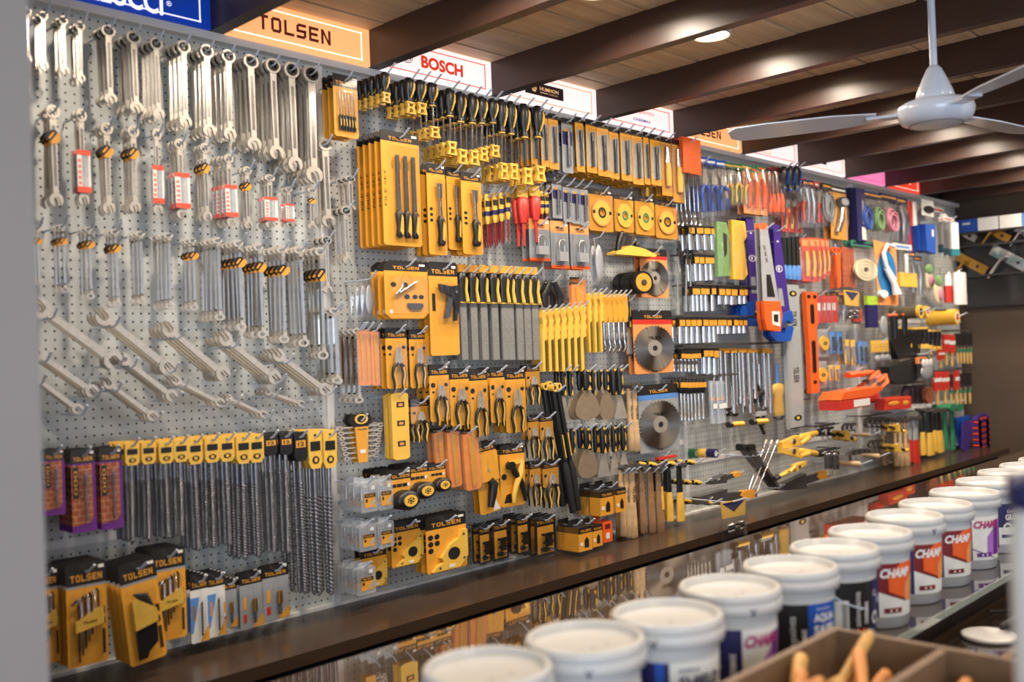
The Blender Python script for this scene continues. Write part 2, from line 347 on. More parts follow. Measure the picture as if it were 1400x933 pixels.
# ------------------------------------------------------------------ illuminated signs between the beams
def signmat(name, rgb, e): return mat('sign_'+name, rgb, .4, 0, .02, 2, emit=e)
for n_, c_, e_ in (('blue', (14, 60, 170), .5), ('orange', (250, 178, 116), 1.0), ('white', (255, 236, 232), 1.0), ('pink', (250, 140, 190), .9), ('red', (240, 70, 40), .9), ('red_ink', (226, 60, 34), .7), ('maroon_ink', (110, 40, 34), .25),
                   ('dark_ink', (52, 42, 50), .15), ('gold_ink', (240, 190, 130), .6), ('orange_ink', (248, 150, 90), .8), ('blue_ink', (60, 60, 160), .3), ('grey_ink', (120, 100, 112), .35), ('white_ink', (255, 250, 250), 1.0), ('magenta_ink', (226, 60, 120), .7)):
    signmat(n_, c_, e_*(SIGN_E if n_ in ('orange', 'white', 'pink', 'red', 'blue') else .85))
sigs = [('blue', 'blue lit sign board with white lettering above the spanners', ), ('orange', 'orange lit sign board reading TOLSEN above the spanners'), ('white', 'white lit sign board with red lettering and round emblem'),
        ('white', 'white lit sign board with a dark plate and gold lettering'), ('white', 'white lit sign board with red script and blue words'), ('orange', 'orange lit sign board reading TOLSEN behind the fan blade'),
        ('white', 'white lit sign board with a small orange framed square'), ('white', 'white lit sign board with a small black and gold plate'), ('pink', 'pink lit sign board with magenta lettering'), ('red', 'red lit sign board nearest the far wall')]
SY = -.045
def Q(px, py): p = W(px, py, -SY); return p.x, p.z
for i, (c, lab) in enumerate(sigs):
    x0, x1 = Bx[i]+.05, Bx[i+1]-.002; z0, z1 = 2.749, 2.88
    t = empty('sign_board', (x0, 0, z0)); tag(t, lab, 'sign', 'lit sign boards between the ceiling beams')
    q = MB(); q.box(x0, x1, SY+.002, -.002, z0, z1, 'sign_'+c); o = q.build('light_box', t); o.location = -Vector(t.location)
    q = MB(); bc = {'blue': 'sign_white_ink', 'orange': 'sign_white_ink', 'white': 'sign_red_ink', 'pink': 'sign_magenta_ink', 'red': 'sign_white_ink'}[c]
    if i in (3, 7): bc = 'sign_orange_ink'
    a, b_, e0, e1, w = x0+.03, x1-.035, z0+.016, z1-.016, .003; yy = SY
    q.box(a, b_, yy, yy+.003, e0, e0+w, bc); q.box(a, b_, yy, yy+.003, e1-w, e1, bc); q.box(b_-w, b_, yy, yy+.003, e0, e1, bc); q.box(a, a+w, yy, yy+.003, e0, e1, bc)
    o = q.build('border', t); o.location = -Vector(t.location)
    q = MB(); cz = (z0+z1)/2
    if i == 0: xa, _ = Q(97, 0); xb, zb = Q(223, 22); q.text('ALLUCCI', (xa+xb)/2, zb+.034, .066, yy-.0005, 'sign_white_ink', w=xb-xa, bold=.02); xr, zr = Q(231, 5); q.text('®', xr, zr, .016, yy-.0005, 'sign_white_ink')
    elif i == 1:
        xa, za = Q(353, 47); xb, zb = Q(452, 56); q.text('TOLSEN', (xa+xb)/2, cz, .050, yy-.0005, 'sign_maroon_ink', w=(xb-xa))
    elif i == 2:
        xa, _ = Q(576, 92); xb, _ = Q(633, 103); q.text('BOSCH', (xa+xb)/2, cz, .048, yy-.0005, 'sign_red_ink', w=(xb-xa), bold=.045)
        xc, _ = Q(557, 88); q.ring(xc, cz+.008, .025, .028, yy-.001, yy, 'sign_grey_ink', 24); q.ring(xc, cz+.008, .019, .021, yy-.001, yy, 'sign_grey_ink', 24)
        q.box(xc-.016, xc-.012, yy-.001, yy, cz-.006, cz+.022, 'sign_grey_ink'); q.box(xc+.012, xc+.016, yy-.001, yy, cz-.006, cz+.022, 'sign_grey_ink'); q.box(xc-.012, xc+.012, yy-.001, yy, cz+.006, cz+.010, 'sign_grey_ink')
    elif i == 3:
        xa, _ = Q(718, 125); xb, _ = Q(770, 135); q.box(xa, xb, yy-.002, yy, cz-.022, cz+.03, 'sign_dark_ink'); xm = (xa+xb)/2
        q.text('HUMHON', xm+.028, cz+.009, .016, yy-.003, 'sign_gold_ink', w=.12, bold=.03); q.text('POWER TOOL', xm+.055, cz-.008, .006, yy-.003, 'sign_gold_ink'); q.box(xm-.03, xm+.02, yy-.003, yy-.002, cz-.009, cz-.006, 'sign_gold_ink')
        q.ring(xm-.067, cz+.004, .009, .016, yy-.003, yy-.002, 'sign_gold_ink', 6); q.box(xm-.07, xm-.064, yy-.003, yy-.002, cz-.004, cz+.012, 'sign_gold_ink')
    elif i == 4:
        xa, _ = Q(857, 158); xb, _ = Q(894, 165); q.text('asianpaints', (xa+xb)/2, cz+.018, .022, yy-.001, 'sign_red_ink', w=xb-xa); q.text('CINERMAX', (xa+xb)/2+.01, cz-.022, .014, yy-.001, 'sign_blue_ink', w=.14, bold=.02)
        q.text('p', xa-.05, cz+.012, .05, yy-.001, 'sign_red_ink'); q.text('J', xa-.025, cz+.02, .035, yy-.001, 'sign_blue_ink', bold=.03)
    elif i == 5:
        xa, _ = Q(944, 190); xb, _ = Q(986, 200); q.text('TOLSEN', (xa+xb)/2, cz, .044, yy-.0005, 'sign_maroon_ink', w=(xb-xa))
    elif i == 6:
        xa, _ = Q(1035, 208); xb, _ = Q(1060, 212); q.ring((xa+xb)/2, cz+.01, .06, .066, yy-.001, yy, 'sign_orange_ink', 4, 45, 405); q.text('M', (xa+xb)/2, cz+.016, .04, yy-.001, 'sign_red_ink', w=.07, bold=.03)
    elif i == 7:
        xa, _ = Q(1108, 225); xb, _ = Q(1130, 233); q.box(xa, xb, yy-.002, yy, cz-.02, cz+.045, 'sign_dark_ink'); q.add([(xa+.02, yy-.003, cz-.008), (xb-.02, yy-.003, cz), (xb-.04, yy-.003, cz+.03), (xa+.05, yy-.003, cz+.012)], [(0, 1, 2, 3)], 'sign_gold_ink')
    elif i == 8:
        xa, _ = Q(1160, 240); xb, _ = Q(1188, 245); q.text('mooo', (xa+xb)/2+.03, cz+.01, .035, yy-.001, 'sign_magenta_ink', w=.3, bold=.03)
    else: q.text('KTM', x0+.28, cz+.01, .045, yy-.001, 'sign_white_ink', w=.2, bold=.03)
    o = q.build('lettering', t); o.location = -Vector(t.location)
# ------------------------------------------------------------------ recessed round ceiling lights, one in each bay
mat('lamp_glow', (255, 236, 205), .4, 0, 0, emit=17, ecol=(255, 222, 178))
def downlight(x, y, lab):
    t = empty('ceiling_light', (x, y, 2.882)); tag(t, lab, 'ceiling light', 'round ceiling lights between the beams')
    q = MB(); q.lathe([(.064, -.002), (.066, -.009), (.074, -.010), (.082, -.006), (.084, .0)], 'white', n=36); q.build('trim_ring', t)
    q = MB(); q.lathe([(0, -.004), (.064, -.004)], 'lamp_glow', n=36, smooth=False); q.build('diffuser', t)
    l = bpy.data.lights.new('bulb_light', 'AREA'); l.shape = 'DISK'; l.size = .13; l.energy = LAMP_W; l.color = (1, .87, .72); l.spread = math.radians(160)
    o = bpy.data.objects.new('bulb_light', l); S.collection.objects.link(o); o.parent = t; o.location = (0, 0, -.012)
for i in range(0, 11):
    xm = (Bx[i]+Bx[i+1])/2+.024
    downlight(xm if i != 3 else 3.19, -.82, f'round warm ceiling light near the tool board in the {ORD[i]} bay of beams')
for i in range(0, 11, 2):
    downlight((Bx[i]+Bx[i+1])/2+.02, -2.9, f'assumed round warm ceiling light above the shop floor in the {ORD[i]} bay of beams')  # assumed second row of lamps, out of view
# ================================================================== COUNTER, PAINT PAILS, CRATE, FAN
CZ = 1.0
t = empty('glass_counter', (3, -1.3, 0)); tag(t, 'long dark glass topped counter carrying the row of paint pails', 'counter')
def relb(o): o.location = -Vector(t.location); return o
q = MB(); q.box(.56, 7.0, -1.83, -.90, CZ-.014, CZ, 'counter_glass'); relb(q.build('glass_top', t))
q = MB(); q.box(.56, 7.0, -1.836, -1.83, CZ-.016, CZ+.001, 'glass_edge'); relb(q.build('glass_edge', t))
q = MB(); q.box(.6, 6.95, -1.80, -.93, .02, CZ-.014, 'cabinet_brown'); relb(q.build('body', t))
t = empty('service_desk', (2.2, -2.1, 0)); tag(t, 'dark polished desk top in front of the glass counter', 'desk')
q = MB(); q.box(.9, 4.2, -2.95, -1.85, .90, .93, 'desk_dark'); relb(q.build('desk_top', t)); q = MB(); q.box(1.0, 4.1, -2.9, -1.87, .02, .90, 'cabinet_brown'); relb(q.build('body', t))
# ---- pails
R0, R1, HB = .085, .094, .2
def rad(z): return R0+(R1-R0)*z/HB
def wrap(q, p0, p1, z0, z1, m, off=.0006, n=0):     # label patch, azimuth p0..p1 in degrees to the right of the viewer, z0,z1 functions or numbers
    f0 = z0 if callable(z0) else (lambda p: z0); f1 = z1 if callable(z1) else (lambda p: z1); v = []; n = max(3, int(abs(p1-p0)/3)); off = .0006+off*1.6
    for i in range(n+1):
        p = p0+(p1-p0)*i/n; a = math.radians(p-90)
        for z in (f0(p), f1(p)): r = rad(z)+off; v.append((r*math.cos(a), r*math.sin(a), z))
    q.add(v, [(2*i, 2*i+2, 2*i+3, 2*i+1) for i in range(n)], m, True)
def wtext(q, st, p, z, h, m, off=.0012, rot=0, w=None, bold=0., shear=0):
    def mp(c):
        a = math.radians(p-90)+c[0]/.090; r = rad(c[2])+.001+off*1.6; return (r*math.cos(a), r*math.sin(a), c[2])
    q.text(st, 0, z, h, 0, m, w=w, bold=bold, rot=rot, map=mp, shear=shear)
mat('pail_white', (194, 193, 190), .35, 0, .02)
def pail(design, x, y, lab, ticks=0, bail=False, yawj=0):
    t = empty('paint_pail', (x, y, CZ)); tag(t, lab, 'paint pail', 'white lidded paint pails in a row on the glass counter')
    t.scale = (.96, .96, 1); t.rotation_euler.z = math.atan2(CAM.y-y, CAM.x-x)+math.pi/2+yawj
    q = MB(); q.lathe([(0, .002), (R0-.006, .0), (R0, .004), (R1, HB-.03), (R1+.0005, HB)], 'pail_white', n=90); q.build('body', t)
    q = MB(); q.lathe([(0, .2125), (.086, .2125), (.090, .214), (.0925, .224), (.096, .2265), (.101, .2255), (.1045, .221), (.1055, .211), (.1035, .209), (.1035, .206), (.1065, .204), (.1065, .193), (.105, .191), (.1045, .184), (.1, .183), (.094, .183)], 'pail_white', n=90)
    random.seed(int(x*100))
    for k in range(2): q.text('v', random.uniform(-.03, .03), 0, .008, 0, 'navy', map=lambda c: (c[0]+.01, c[2]-.01-.02*k, .2128))
    if ticks:
        def mp(c): a = math.radians(ticks-90)+c[0]/.107; return (.1076*math.cos(a), .1078*math.sin(a), c[2])
        q.text('v', 0, .194, .015, 0, 'navy', map=mp)
    q.build('lid', t)
    q = MB(); a0, a1 = .03, .160
    if design == 'champ_purple' or design == 'champ_orange':
        c1, c2, c3 = ('purple', 'lilac', 'magenta') if design == 'champ_purple' else ('dark_red', 'orange', 'white')
        wrap(q, -75, 10, a0, a1, 'navy'); wtext(q, 'CINERMAX', -2, .085, .012, 'white', rot=math.pi/2, w=.06, bold=.03); wtext(q, 'asianpaints', -22, .09, .018, 'white', rot=math.pi/2, w=.09)
        wrap(q, 10, 100, a0, a1, 'paper')
        if design == 'champ_orange':
            lo = lambda p: .092-.00055*(p-10) if p < 60 else .0645; wrap(q, 10, 100, lo, a1, 'dark_red', .0009)
            wrap(q, 26, 100, lambda p: max(lo(p), .092-.0006*(p-26)), lambda p: a1-.03*max(0, 1-(p-26)/22), 'orange', .0012)
            wrap(q, 58, 72, lambda p: .066, lambda p: .122-.02*max(0, 1-(p-58)/10), 'pale_orange', .0015); wrap(q, 74, 98, .070, .125, 'wood', .0015)
        else:
            wrap(q, 40, 56, lambda p: .05-.0005*(p-40), lambda p: .10+.0015*(p-40), 'lilac', .001); wrap(q, 56, 74, .044, .148, 'purple', .001); wrap(q, 74, 100, .044, .148, 'lilac', .001)
            wrap(q, 10, 60, lambda p: .062-.0006*(p-10), lambda p: .065-.0006*(p-10), 'purple', .0012)
        wtext(q, 'CHAMP', 40, .137, .023, c3 if design == 'champ_orange' else 'magenta', w=.085, bold=.04, shear=.25, off=.002)
        wrap(q, 18, 50, .040, .052, c1, .0015); wtext(q, '• •', 34, .046, .006, 'white', off=.002)
    elif design == 'shield':
        wrap(q, -75, 2, a0-.02, a1, 'navy'); wrap(q, -14, -4, a0-.02, a1, 'blue', .001); wtext(q, 'asianpaints', -32, .08, .016, 'white', rot=math.pi/2, w=.09); wtext(q, 'CINERMAX', 0-3, .085, .01, 'white', rot=math.pi/2, w=.055)
        wrap(q, 2, 100, a0-.02, a1, 'paper'); wtext(q, 'SHIELD', 40, .126, .022, 'navy', w=.088, bold=.03, off=.002); wtext(q, 'APEX', 24, .147, .008, 'navy', off=.002, w=.04)
        wrap(q, 40, 100, a0, .10, 'light_blue', .001)
    elif design == 'aqua':
        wrap(q, -75, 22, a0-.02, a1, 'black'); wtext(q, 'asianpaints', 2, .088, .018, 'white', rot=math.pi/2, w=.095); wtext(q, 'CINERMAX', 16, .08, .011, 'white', rot=math.pi/2, w=.06, bold=.03)
        wrap(q, 22, 72, a0-.02, a1, 'blue'); wrap(q, 72, 100, a0, a1, 'teal'); wtext(q, 'AQUA', 47, .130, .02, 'white', w=.056, bold=.04, off=.002); wtext(q, 'SAFE', 47, .106, .02, 'white', w=.056, bold=.04, off=.002)
        wtext(q, 'SmartCare', 45, .150, .006, 'white', off=.002)
        wtext(q, 'o', 47, .065, .034, 'white', w=.034, off=.0015); wtext(q, '3', 47, .065, .014, 'white', off=.0015, bold=.03)
    elif design == 'asian':
        wrap(q, -75, 100, a0-.02, a1, 'black'); wrap(q, -10, 15, .055, .12, 'paper', .001)
        for k in range(9): wrap(q, 5, 13, .06+.006*k, .063+.006*k, 'black', .0014, 3)
        wtext(q, 'asianpaints', 30, .10, .018, 'white', rot=math.pi/2, w=.078); wtext(q, 'CINERMAX', 44, .09, .011, 'white', rot=math.pi/2, w=.05, bold=.03); wtext(q, 'x', 34, .045, .022, 'orange', bold=.03)
        wrap(q, 56, 100, a0-.02, a1, 'navy', .001); wtext(q, 'o', 64, .075, .03, 'white', w=.026, off=.002); wtext(q, 'G', 62, .13, .014, 'white', off=.002)
    else:
        wrap(q, -75, 18, a0-.01, a1, 'black'); wtext(q, 'CINERMAX', 8, .095, .012, 'white', rot=math.pi/2, w=.06, bold=.03); wtext(q, 'x', 4, .05, .02, 'orange', bold=.03)
        wrap(q, 18, 100, .085, a1, 'navy'); wrap(q, 18, 100, a0, .085, 'paper'); wtext(q, 'GLOSS', 50, .118, .018, 'white', w=.06, bold=.03, off=.002); wtext(q, 'CLASSIC', 48, .137, .008, 'white', off=.002)
        wtext(q, 'o', 36, .085, .03, 'white', w=.03, off=.002); wrap(q, 24, 60, .052, .062, 'navy', .0014)
    q.build('paper_label', t)
    if bail:
        q = MB(); pts = []
        for k in range(15):
            a = math.pi*k/14; pts.append((.112*math.cos(a), -.112*math.sin(a)*math.cos(math.radians(38)), .165-.112*math.sin(a)*math.sin(math.radians(38))))
        q.tube(pts, .0018, 'hook_chrome'); o = q.build('wire_handle', t); o.rotation_euler.z = math.radians(62)
        q = MB(); q.box(-.012, .012, -.112, -.096, .155, .18, 'white'); o = q.build('handle_lug', t); o.rotation_euler.z = math.radians(-28)
pl = [(570, 762, 908, 'champ_purple', 0, 0), (718, 893, 870, 'shield', 1, 0), (845, 1003, 838, 'shield', -12, 0), (932, 1077, 800, 'champ_purple', 22, 0), (1022, 1156, 772, 'aqua', 0, 0), (1084, 1210, 747, 'asian', 0, 1), (1134, 1251, 725, 'champ_orange', 0, 0),
      (1181, 1290, 703, 'champ_orange', 42, 0), (1224, 1330, 687, 'champ_orange', 0, 0), (1265, 1364, 671, 'champ_purple', 0, 0), (1299, 1390, 656, 'gloss', 0, 0), (1328, 1412, 644, 'gloss', 0, 0), (1359, 1440, 635, 'champ_orange', 0, 0), (1385, 1465, 627, 'champ_purple', 0, 0)]
pw = {'champ_purple': 'purple and white label', 'shield': 'white and blue label reading SHIELD', 'aqua': 'blue AQUA SAFE label', 'asian': 'black label and wire handle', 'champ_orange': 'orange and dark red label', 'gloss': 'navy and black label'}
for i, (l, r, yy, d, tk, bl) in enumerate(pl):
    p = Zp((l+r)/2, yy, CZ+.2265); p.y = p.y*.7+(-1.715)*.3
    where = ['nearest the camera, first of the row', 'with a pen tick on its rim, second of the row'][i] if i < 2 else (f'{ORD[i]} of the row' if i < len(pl)-1 else 'farthest of the row')
    pail(d, p.x, p.y, f'white lidded paint pail with {pw[d]}, {where}' if i > 1 else f'white lidded paint pail, {where}', tk, bl, yawj=random.uniform(-.05, .05))
# ---- crate of wooden handles close to the camera
DZ = .93
mat('crate_wood', (118, 94, 70), .6, 0, .2, 14, 0, .1); mat('handle_tan', (214, 140, 70), .5, 0, .12, 20); mat('brassy', (206, 156, 84), .45, .1, .2, 25)
cx0, cx1, cy0, cy1, ct = 1.17, 1.775, -2.33, -1.915, 1.15
t = empty('wooden_crate', ((cx0+cx1)/2, (cy0+cy1)/2, DZ)); tag(t, 'open wooden crate full of loose handles close to the camera', 'crate')
def relc(o): o.location = -Vector(t.location); return o
w = .016
for nm, bxs in (('side_panel', (cx0, cx1, cy1-w, cy1, DZ+.001, ct)), ('side_panel', (cx0, cx1, cy0, cy0+w, DZ+.001, ct)), ('end_panel', (cx1-w, cx1, cy0+w, cy1-w, DZ+.001, ct)), ('end_panel', (cx0, cx0+w, cy0+w, cy1-w, DZ+.001, ct)), ('base', (cx0+w, cx1-w, cy0+w, cy1-w, DZ+.001, DZ+.014)),
                ('divider', (cx0+w, cx1-w, -2.135, -2.119, DZ+.014, ct-.002))):
    q = MB(); q.box(*bxs, 'crate_wood'); relc(q.build(nm, t))
t = empty('shallow_tray', (2.0, -2.35, DZ)); tag(t, 'low grey wooden tray standing beside the crate of handles', 'tray')
for bxs in ((1.79, 2.3, -2.16, -2.145, DZ+.001, 1.08), (1.79, 2.3, -2.5, -2.485, DZ+.001, 1.08), (1.79, 1.805, -2.485, -2.16, DZ+.001, 1.08), (2.285, 2.3, -2.485, -2.16, DZ+.001, 1.08)):
    q = MB(); q.box(*bxs, 'crate_wood'); relc(q.build('side_panel', t))
q = MB(); q.box(1.805, 2.285, -2.485, -2.16, DZ+.001, DZ+.012, 'crate_wood'); relc(q.build('base', t))
random.seed(3)
ends = [((1.45, -2.02, 1.05), (1.665, -2.04, 1.185), .0105)]
for i in range(34):
    x = random.uniform(1.24, 1.70); y = random.uniform(-2.09, -1.96) if i < 24 else random.uniform(-2.29, -2.17); a = random.uniform(-.9, .9); L = random.uniform(.04, .085); z = 1.05+.017*(i % 5); dz = random.uniform(-.01, .03)
    dx = L*math.cos(a); dy = min(.03, L*abs(math.sin(a)))*(1 if a > 0 else -1); ends.append(((x-dx/1.5, y-dy, z), (min(x+dx, 1.745), max(min(y+dy, -1.945), -2.30), z+dz+.02), random.uniform(.009, .013)))
for i, (a, b_, r) in enumerate(ends):
    a = Vector(a); b_ = Vector(b_); q = MB(); d = (b_-a); q.tube([a, a+d*.08, a+d*.4, a+d*.8, b_-d*.04, b_], [r*.6, r, r*.85, r*1.05, r, r*.6], 'handle_tan' if i % 3 else 'brassy', 14)
    o = q.build('wooden_grip'); o.location = (0, 0, 0); tag(o, 'loose orange wooden handle standing up out of the crate with a pale end' if i == 0 else 'short loose orange wooden handle lying in the crate among others like it', 'handle', None if i == 0 else 'loose handles in the crate')
    if i == 0: q = MB(); q.disc(0, 0, r*.62, -.001, .0, 'white', 16); e = q.build('pale_end', o); e.location = b_; e.rotation_euler = d.to_track_quat('-Y', 'Z').to_euler()
# ---- things on the desk at the right edge
q = MB(); q.lathe([(0, .0), (.06, .0), (.066, .003), (.066, .011), (.06, .013), (.052, .010), (0, .010)], 'white', n=40); o = q.build('pail_lid'); pp = Zp(1352, 868, DZ+.01); o.location = (pp.x, pp.y, DZ); tag(o, 'small round white lid lying on the dark desk', 'lid')
t = empty('cable_plug', (pp.x+.06, pp.y-.04, DZ+.013)); tag(t, 'black plug and cable lying across the white lid', 'plug')
q = MB(); q.tube([(-.03, .02, .012), (-.01, .01, .014), (.03, -.01, .03)], [.008, .012, .01], 'rubber', 10); q.build('plug_body', t)
q = MB(); q.tube([(.03, -.01, .03), (.06, -.02, .05), (.09, -.03, .02), (.13, .0, .006), (.16, .05, .006), (.13, .10, .006)], .004, 'rubber'); q.build('cable', t)
t = empty('white_canister', (0, 0, 0)); tag(t, 'white canister with dark blue cap at the right edge of the picture', 'canister'); pr_ = CAM+ray(1431, 740)*.95
t.location = (pr_.x, pr_.y, DZ); zt = (CAM+ray(1431, 652)*.95).z; zb_ = DZ
q = MB(); hh = zt-DZ; q.lathe([(0, .001), (.03, .0), (.033, .004), (.033, hh*.9), (.028, hh*.95)], 'white', n=28); q.build('body', t); q = MB(); q.lathe([(.028, hh*.95), (.034, hh*.955), (.034, hh), (.0, hh+.006)], 'navy', n=28); q.build('cap', t)
# ---- ceiling fan (at rest)
mat('fan_white', (212, 220, 234), .28, 0, .02, 5, .4)
F = Vector((3.06, -1.68, 2.40)); t = empty('ceiling_fan', F); tag(t, 'white three bladed ceiling fan hanging from a rod', 'fan')
q = MB(); q.cyl((0, 0, .1), (0, 0, .44), .011, None, 'fan_white', 16); q.build('rod', t)
q = MB(); q.lathe([(0, .345), (.022, .345), (.05, .37), (.058, .40), (.06, .475)], 'fan_white', n=28); q.build('ceiling_canopy', t)
q = MB(); q.lathe([(.0, .135), (.014, .135), (.022, .125), (.036, .095), (.052, .055), (.06, .028), (.055, .02), (0, .02)], 'fan_white', n=32); q.build('lower_canopy', t)
q = MB(); q.lathe([(0, -.052), (.03, -.052), (.072, -.047), (.098, -.038), (.108, -.022), (.112, -.005), (.108, .012), (.095, .022), (0, .024)], 'fan_white', n=44); q.lathe([(.074, -.0478), (.077, -.0485), (.08, -.0465)], 'grey_plastic', n=44); q.build('motor_housing', t)
for k, az in enumerate((math.radians(112), math.radians(232), math.radians(-8))):
    q = MB(); q.T = Matrix.Rotation(az, 4, 'Z')
    q.box(.09, .2, -.022, .022, -.012, -.004, 'fan_white'); o = q.build('blade_bracket', t)
    q = MB(); q.T = Matrix.Rotation(az, 4, 'Z') @ Matrix.Rotation(math.radians(9), 4, 'X')
    pts = [(.17, -.035), (.30, -.058), (.5, -.064), (.6, -.058), (.625, -.03), (.625, .03), (.6, .058), (.5, .064), (.30, .058), (.17, .035)]
    n = len(pts); q.add([(x, y, -.006) for x, y in pts]+[(x, y, -.002) for x, y in pts], [tuple(range(n-1, -1, -1)), tuple(range(n, 2*n))]+[(i, (i+1) % n, n+(i+1) % n, n+i) for i in range(n)], 'fan_white'); q.build('blade', t)
# ---- far wall: display board with lever handles and boxes on top
t = empty('display_board', (7.97, -.6, 2.2)); tag(t, 'dark display board with lever handles on the far wall', 'board')
mat('board_dark', (44, 40, 42), .3, 0, .1, 6, .4)
def reld(o): o.location = -Vector(t.location); return o
q = MB(); q.box(7.95, 7.998, -1.7, -.06, 1.93, 2.44, 'board_dark'); reld(q.build('panel', t))
zs = [Xp(1340, 303, 7.85).z, Xp(1340, 336, 7.9).z, Xp(1340, 377, 7.9).z]
for i, z in enumerate((2.50, zs[1], zs[2])):
    q = MB(); q.box(7.78, 7.998, -1.7, -.06, z-.012, z, 'board_dark'); reld(q.build('shelf', t))
def lever(px, py, lab, m, s=1.0):
    p = Xp(px, py, 7.93); t = empty('lever_set', p); tag(t, lab, 'door lever', 'lever handles on the dark display board'); t.rotation_euler = (math.radians(0), 0, math.radians(-90)); 
    q = MB(); q.T = Matrix.Rotation(math.radians(33), 4, 'Y'); q.box(-.12*s, .12*s, -.012, .0, -.032*s, .032*s, m); q.disc(.05*s, 0, .012, -.0135, -.012, 'black', 12); q.build('back_plate', t)
    q = MB(); q.T = Matrix.Rotation(math.radians(33), 4, 'Y'); q.cyl((-.03*s, -.012, 0), (-.03*s, -.06, 0), .011, None, m, 12); q.tube([(-.03*s, -.06, 0), (-.035*s, -.062, -.05*s), (-.04*s, -.06, -.15*s)], .011*s, m, 10); q.build('lever', t)
for a in ((1320, 320, 'small steel lever handle leftmost on the upper row of the display board', 'satin_steel', .8), (1363, 319, 'brass toned lever handle in the middle of the upper row', 'gold', .9), (1404, 318, 'steel lever handle at the right edge of the upper row', 'chrome', .9),
          (1328, 360, 'brass lever handle on long plate at the lower left', 'gold', 1.1), (1382, 354, 'bright steel lever handle on long plate at the lower right', 'bright_chrome', 1.3)): lever(*a)
for i, (a, b_, m, lab, txt) in enumerate(((1306, 1335, 'blue', 'blue box of fittings on top of the display board', 'blum'), (1336, 1364, 'white', 'left white box on top of the display board', ''), (1366, 1396, 'white', 'right white box on top of the display board', ''), (1397, 1425, 'light_blue', 'light blue box at the right edge of the top shelf', ''))):
    ya = Xp(a, 290, 7.82).y; yb = Xp(b_, 290, 7.82).y; z0 = 2.501; q = MB(); q.box(7.82, 7.94, yb, ya, z0, z0+.10, m)
    if txt: q.add([(7.8195, ya-.05, z0+.06), (7.8195, yb+.05, z0+.06), (7.8195, yb+.05, z0+.075), (7.8195, ya-.05, z0+.075)], [(0, 1, 2, 3)], 'white')
    o = q.build('cardboard_box'); tag(o, lab, 'box')
# ================================================================== KINDS OF GOODS (front faces -y, origin at the hanging point)
def tree(name, parts, ch=None):
    r = empty(name)
    for n_, q in parts: q.build(n_, r)
    return r
def arc(cx, cz, r, a0, a1, n=10, sx=1.): return [(cx+sx*r*math.cos(math.radians(a0+(a1-a0)*i/n)), cz+r*math.sin(math.radians(a0+(a1-a0)*i/n))) for i in range(n+1)]
@kind('hook', -.01, .01, .02, -.01)
def peg_hook():
    q = MB(); q.tube([(0, -.002, 0), (0, -.085, -.001), (0, -.096, .004), (0, -.112, .026)], .003, 'hook_chrome', 6) ; return q.build('peg_hook')
# ---- spanners
def jaw_pts(cz, R, gap, a=-75):
    ca = math.radians(a); g = math.asin(gap/R); o = [(R*math.cos(ca+g+(2*math.pi-2*g)*i/18), cz+R*math.sin(ca+g+(2*math.pi-2*g)*i/18)) for i in range(19)]
    d = Vector((math.cos(ca), math.sin(ca))); n = Vector((-d.y, d.x)); c = Vector((0, cz))-d*R*.12; i_ = [c-n*gap, c-n*gap*.6-d*R*.28, c+n*gap*.6-d*R*.28, c+n*gap]
    return o+[(p.x, p.y) for p in i_]
def spanner_body(q, L=.26, ro=.019, ri=.0115, R=.019, m='satin_steel', w0=.009, w1=.0075, th=.007):
    q.ring(0, 0, ri, ro, -th*.7, th*.7, m, 16); q.prism([(-w0, -ro*.8), (w0, -ro*.8), (w1, -L+R*1.9), (-w1, -L+R*1.9)], -th*.42, th*.42, m); q.box(-w1*.55, w1*.55, -th*.5, -th*.42, -L+R*3, -ro*2, 'chrome')
    q.prism(jaw_pts(-L+R, R, R*.47), -th*.5, th*.5, m)
@kind('spanner', -.021, .021, .021, -.262)
def ratchet_spanner():
    r = empty('ratchet_spanner'); q = MB(); spanner_body(q, .262, .021, .015, .02); q.build('shank', r)
    q = MB(); q.ring(0, 0, .009, .0155, -.0058, .0058, 'black', 12); q.build('ratchet_ring', r); return r
@kind('spanner', -.019, .019, .019, -.26)
def combination_spanner(): q = MB(); spanner_body(q); return q.build('combination_spanner')
def tagcard(q, x, z, s=.02, rot=.6, y=-.006):
    c, n = math.cos(rot), math.sin(rot)
    def R_(a, b): return (x+a*c-b*n, z+a*n+b*c)
    q.prism([R_(-s, -s*.5), R_(-s*.5, -s), R_(s*.5, -s), R_(s, -s*.5), R_(s, s*.5), R_(s*.5, s), R_(-s*.5, s), R_(-s, s*.5)], y-.0008, y, 'card_yellow')
    q.prism([R_(-s, -.1*s), R_(s, -.1*s), R_(s, s*.5), R_(s*.5, s), R_(-s*.5, s), R_(-s, s*.5)], y-.0014, y-.0008, 'black'); q.prism([R_(-s*.6, .2*s), R_(s*.6, .2*s), R_(s*.6, .5*s), R_(-s*.6, .5*s)], y-.0018, y-.0014, 'card_yellow')
@kind('spanner', -.022, .022, .019, -.26)
def tagged_spanner():
    r = empty('tagged_spanner'); q = MB(); spanner_body(q); q.build('shank', r); q = MB(); tagcard(q, -.003, -.07, .018, .9); q.build('price_tag', r); return r
